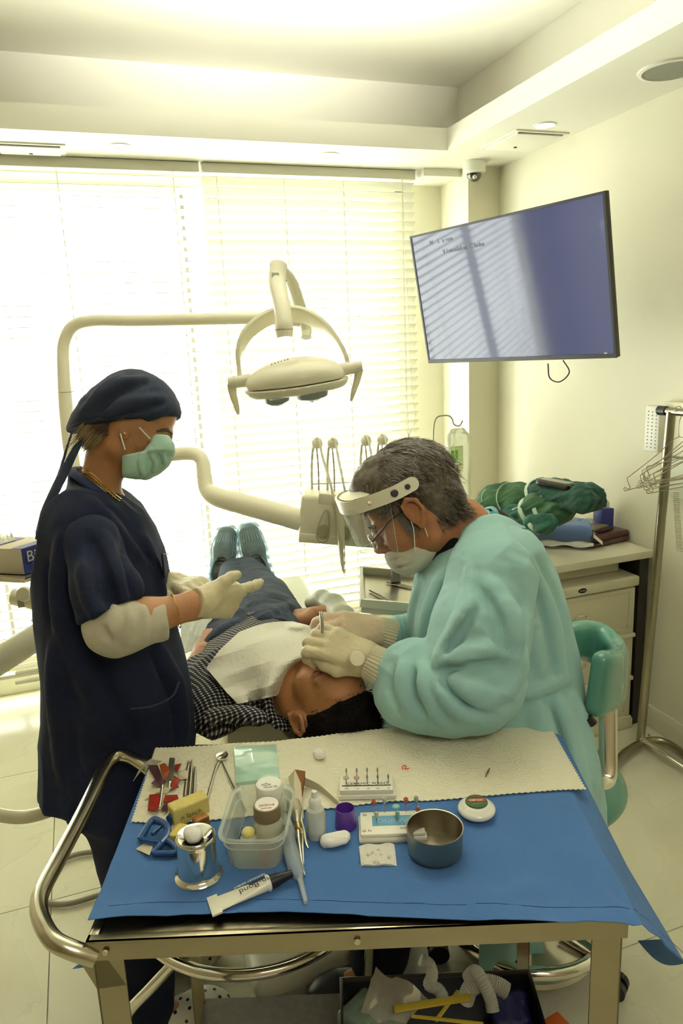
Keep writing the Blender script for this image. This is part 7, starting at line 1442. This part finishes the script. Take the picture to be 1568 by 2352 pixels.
# yellow sponge block, amber piece, blue frame, card
YB_ = matT(top(404, 1908), top(476, 1878)); t = thing('yellow_block', 'yellow foam block with a handwritten scribble beside the chrome dispenser', 'foam block', YB_@Vector((.03, .02, 0))); S = Solid(.002, .004); S.fr(YB_).box((.034, .020, .018), (.034, .015, .018), rnd=.003); S.build('foam', mat('foam_yellow', (.74, .62, .20), .8, bump=.4, bscale=300), t, disp=folds((1, 1, 0), .0006, 90, 8))
text('n lanch', 'handwriting', mat('ink_green', (.10, .14, .03), .6), YB_@Matrix.Translation((.012, .0040, .012))@Matrix.Rotation(pi/2, 4, 'X'), .014, t, .0001)
t = thing('amber_block', 'small amber resin piece under the yellow foam block', 'resin piece', top(462, 1890)); S = Solid(.002, .004); S.box(top(461, 1888, .012), (.014, .010, .012), rotz(.3), rnd=.004); S.build('resin', mat('amber', (.36, .14, .02), .3, noise=.5, nscale=60), t)
t = thing('plastic_piece', 'yellow plastic base under the blue frame loops', 'plastic piece', top(420, 1905)); S = Solid(.002, .004); S.box(top(413, 1915, .009), (.012, .018, .009), rotz(-.7), rnd=.003); S.build('piece', mat('plastic_yellow', (.66, .54, .12), .4), t)
fb = mat('frame_blue', (.012, .065, .22), .3, coat=.3); t = thing('cheek_retractor', 'dark blue looped plastic frame at the left of the blue cloth', 'plastic frame', top(365, 1925)); b = MB()
b.tube([top(322, 1928, .008), top(347, 1887, .020), top(362, 1884, .022), top(383, 1898, .018), top(385, 1918, .014), top(370, 1938, .012)], .0058, 10, smooth=4); b.tube([top(322, 1928, .008), top(345, 1931, .010), top(372, 1932, .010), top(386, 1915, .012)], .0048, 10, smooth=4); b.tube([top(386, 1900, .016), top(372, 1935, .012), top(354, 1958, .008), top(372, 1960, .008), top(405, 1958, .008), top(402, 1945, .010), top(385, 1930, .012)], .0052, 10, smooth=4); b.tube([top(350, 1915, .012), top(372, 1896, .016)], .0035, 8); b.tube([top(388, 1882, .016), top(400, 1872, .016), top(408, 1862, .018)], [.007, .008, .009], 10); b.build('loops', fb, t)
sheet('white card corner sticking out below the blue frame', [(328, 1938), (351, 1944), (343, 1964), (312, 1950)], 'w', -.004, 'card', None, 'paper_card'); sheet('white paper label between blue frame and yellow block', [(385, 1908), (402, 1886), (418, 1895), (404, 1916)], 'w', -.003, 'card', None, 'paper_card')
# cement tube
t = thing('cement_tube', 'white and black cement tube with black cap near the front edge', 'tube', top(565, 2050)); b = MB(); t0_, t1_ = top(487, 2082, .003), top(612, 2030, .012); dT = (t1_-t0_).normalized(); RTt = frame(dT, None, (0, 0, 1)); LT_ = (t1_-t0_).length
def tf(u, v): an = 2*pi*u; w = .0165*(1-v)+.0115*v; h_ = .0015*(1-v)+.0105*v; return t0_+dT*(LT_*v)+RTt@Vector((0, w*cos(an), h_*sin(an)+.0))
b.grid(tf, 28, 10); b.build('tube', mat('tube_white', (.80, .78, .64), .35, coat=.3), t)
def tf2(u, v): an = radians(14+74*u); w = (.0165*(1-v)+.0115*v)*1.015; h_ = (.0015*(1-v)+.0105*v)+.0004; return t0_+dT*(LT_*(.14+.86*v))+RTt@Vector((0, w*cos(an), h_*sin(an)))
b = MB(); b.grid(tf2, 8, 8, .0001); b.build('black_band', blk2, t); MB().box(t0_+dT*.004, (.016, .040, .0035), RTt).build('crimp', bpy.data.materials['tube_white'], t, bevel=.0005)
MB().tube([t1_, t1_+dT*.004, t1_+dT*.008], [.0125, .0125, .009], 20).build('shoulder', M['white'], t); MB().tube([t1_+dT*.006, t1_+dT*.010, t1_+dT*.042], [.0110, .0105, .0055], 16).build('cap', M['black'], t)
TTb = Matrix.Translation(t0_+dT*.018+Vector((0, 0, .0062)))@RTt.to_4x4()@Matrix.Rotation(-.07, 4, 'Y'); text('Temp-Bond', 'lettering', blk2, TTb@Matrix.Translation((.096, -.0005, .0016))@Matrix.Rotation(pi, 4, 'Z'), .0150, t, .0001)
text('TEMPORARY CEMENT', 'lettering', M['white'], TTb@Matrix.Translation((.070, .0098, .0012))@Matrix.Rotation(pi, 4, 'Z'), .0052, t, .0001)
# ---------------------------------------------------------------- below the trolley top: chrome ring, bin and contents
t = thing('foot_rail', 'curved chrome foot rail on a slanting strut, under the left of the trolley', 'foot rail', (.268, 1.50, 0)); a0_, a1_ = radians(205), radians(318)
MB().tube([(.268+.275*cos(x), 1.50+.275*sin(x), .40) for x in np.linspace(a0_, a1_, 34)], .0125, 14).build('rail', M['chrome'], t); MB().tube([onz(398, 2212, .39), onz(345, 2270, .33), onz(300, 2318, .27), onz(290, 2352, .22), onz(288, 2420, .10), onz(288, 2440, .02)], .0115, 12, smooth=4).build('strut', M['chrome'], t)
e1_ = Vector((.268+.275*cos(a1_), 1.50+.275*sin(a1_), .40)); MB().tube([e1_, e1_+Vector((.03, .05, -.12)), e1_+Vector((.03, .1, -.39))], .0115, 12, smooth=4).build('strut', M['chrome'], t)
BT = matT(onz(795, 2300, .225), onz(1225, 2270, .225)); BW = (onz(1225, 2270, .225)-onz(795, 2300, .225)).length
def bi(x, y, z): return TT@Vector((x, y, z))
t = thing('waste_bin', 'dark translucent plastic bin on the lower trolley shelf', 'bin', bi(.56, .28, .167)); dm_ = film('smoked_plastic', (.035, .035, .035), .80, .12, .35); x0, x1, y0, y1, z0, z1 = .35, .750, .02, .413, .166, .30
b = MB(); b.T = TT; b.b2((x0, y0, z0), (x1, y1, z0+.003)).b2((x0, y0, z0), (x0+.003, y1, z1)).b2((x1-.003, y0, z0), (x1, y1, z1)).b2((x0, y0, z0), (x1, y0+.003, z1)).b2((x0, y1-.003, z0), (x1, y1, z1)); b.build('walls', dm_, t); b = MB(); b.T = TT; b.tube([(x0, y0, z1), (x1, y0, z1), (x1, y1, z1), (x0, y1, z1)], .006, 8, closed=True); b.build('rim', mat('rim_dark', (.06, .055, .045), .3, coat=.3), t)
def bz(px, py, z): return onz(px, py, z-.05)
coil = mat('coil_white', (.66, .66, .56), .4)
def coilt(lab, pts, r):
    t = thing('corrugated_tube', lab, 'tube', pts[0], 'corrugated tubes in the bin'); P = catmull(pts, 14); R = [r*(1+.16*(i % 2)) for i in range(len(P))]; MB().tube(P, R, 12).build('tube', coil, t)
Bz = .36
coilt('white corrugated tube rising from the bin on the left, bent at the top', [bz(965, 2205, .42), bz(985, 2215, .41), bz(992, 2240, .38), bz(985, 2262, .36), bz(1005, 2272, .35), bz(1018, 2290, .33)], .011)
coilt('large white corrugated tube arching over the right of the bin', [bz(1068, 2300, .34), bz(1080, 2270, .37), bz(1110, 2258, .38), bz(1140, 2262, .38), bz(1165, 2278, .37)], .015)
coilt('white corrugated tube with a flared end, topmost in the bin', [bz(1072, 2250, .38), bz(1090, 2232, .40), bz(1105, 2250, .40), bz(1125, 2290, .37), bz(1132, 2325, .35)], .012)
yel = mat('straw_yellow', (.62, .46, .05), .35); 
for lab, p, q in (('wide yellow strip lying across the bin', (905, 2318), (1082, 2290)), ('thin yellow straw slanting upward in the bin', (1000, 2345), (1052, 2276)), ('lower yellow straw along the front of the bin', (945, 2334), (1110, 2352))):
    t = thing('yellow_straw', lab, 'straw', bz(p[0], p[1], .36), 'yellow straws in the bin'); MB().tube([bz(p[0], p[1], .365), bz(q[0], q[1], .37)], .009 if 'wide' in lab else .0042, 10, flat=(1, .5)).build('straw', yel, t)
t = thing('plastic_bag', 'crumpled clear plastic bag standing up in the bin', 'bag', bz(900, 2290, .34)); b = MB(); Q = [bz(828, 2325, .34), bz(862, 2215, .42), bz(985, 2290, .36), bz(930, 2352, .32)]
def pbf(u, v): p = (Q[0]*(1-u)+Q[3]*u)*(1-v)+(Q[1]*(1-u)+Q[2]*u)*v; w = vnoise(np.array([tuple(p)]), 28, 5)[0]; return p+Vector((0, -.012*abs(w), .018*w))
b.grid(pbf, 26, 26); b.build('film', film('bag_film', (.95, .90, .75), .34, .10, .9), t, smooth=25)
t = thing('green_wrap', 'pale green plastic wrap at the left inside the bin', 'wrap', bz(840, 2330, .3)); S = Solid(.003, .01); S.box(bz(835, 2330, .31), (.045, .035, .02), rotz(.5), rnd=.01); S.ell(bz(900, 2340, .31), (.04, .03, .02), k=.02); S.build('wrap', mat('wrap_green', (.26, .34, .26), .25, coat=.4), t, disp=folds((1, .4, 0), .005, 40, 6))
t = thing('blue_gloves', 'dark blue gloves crumpled at the right inside the bin', 'gloves', bz(1170, 2330, .3)); S = Solid(.003, .01)
for x in (1140, 1160, 1180, 1196): S.cap(bz(x, 2290, .32), bz(x+8, 2350, .30), .013, .015, k=.008)
S.build('gloves', mat('glove_navy', (.015, .015, .10), .5), t, disp=folds((0, 1, 0), .003, 60, 6))
t = thing('dark_pouch', 'black pouch against the left wall of the bin', 'pouch', bz(810, 2280, .3)); S = Solid(.004, .01); S.box(bi(.41, .30, .22), (.035, .06, .045), rnd=.015); S.build('pouch', mat('pouch_black', (.010, .010, .010), .15, coat=.4), t, disp=folds((0, 1, 1), .004, 40, 9))
t = thing('orange_box', 'orange box corner at the bottom right of the bin', 'box', bz(1265, 2352, .22)); MB().box(bz(1262, 2352, .232)+Vector((.0, -.02, 0)), (.06, .05, .03), rotz(.15)).build('box', mat('box_orange', (.55, .10, .01), .5), t, bevel=.002)
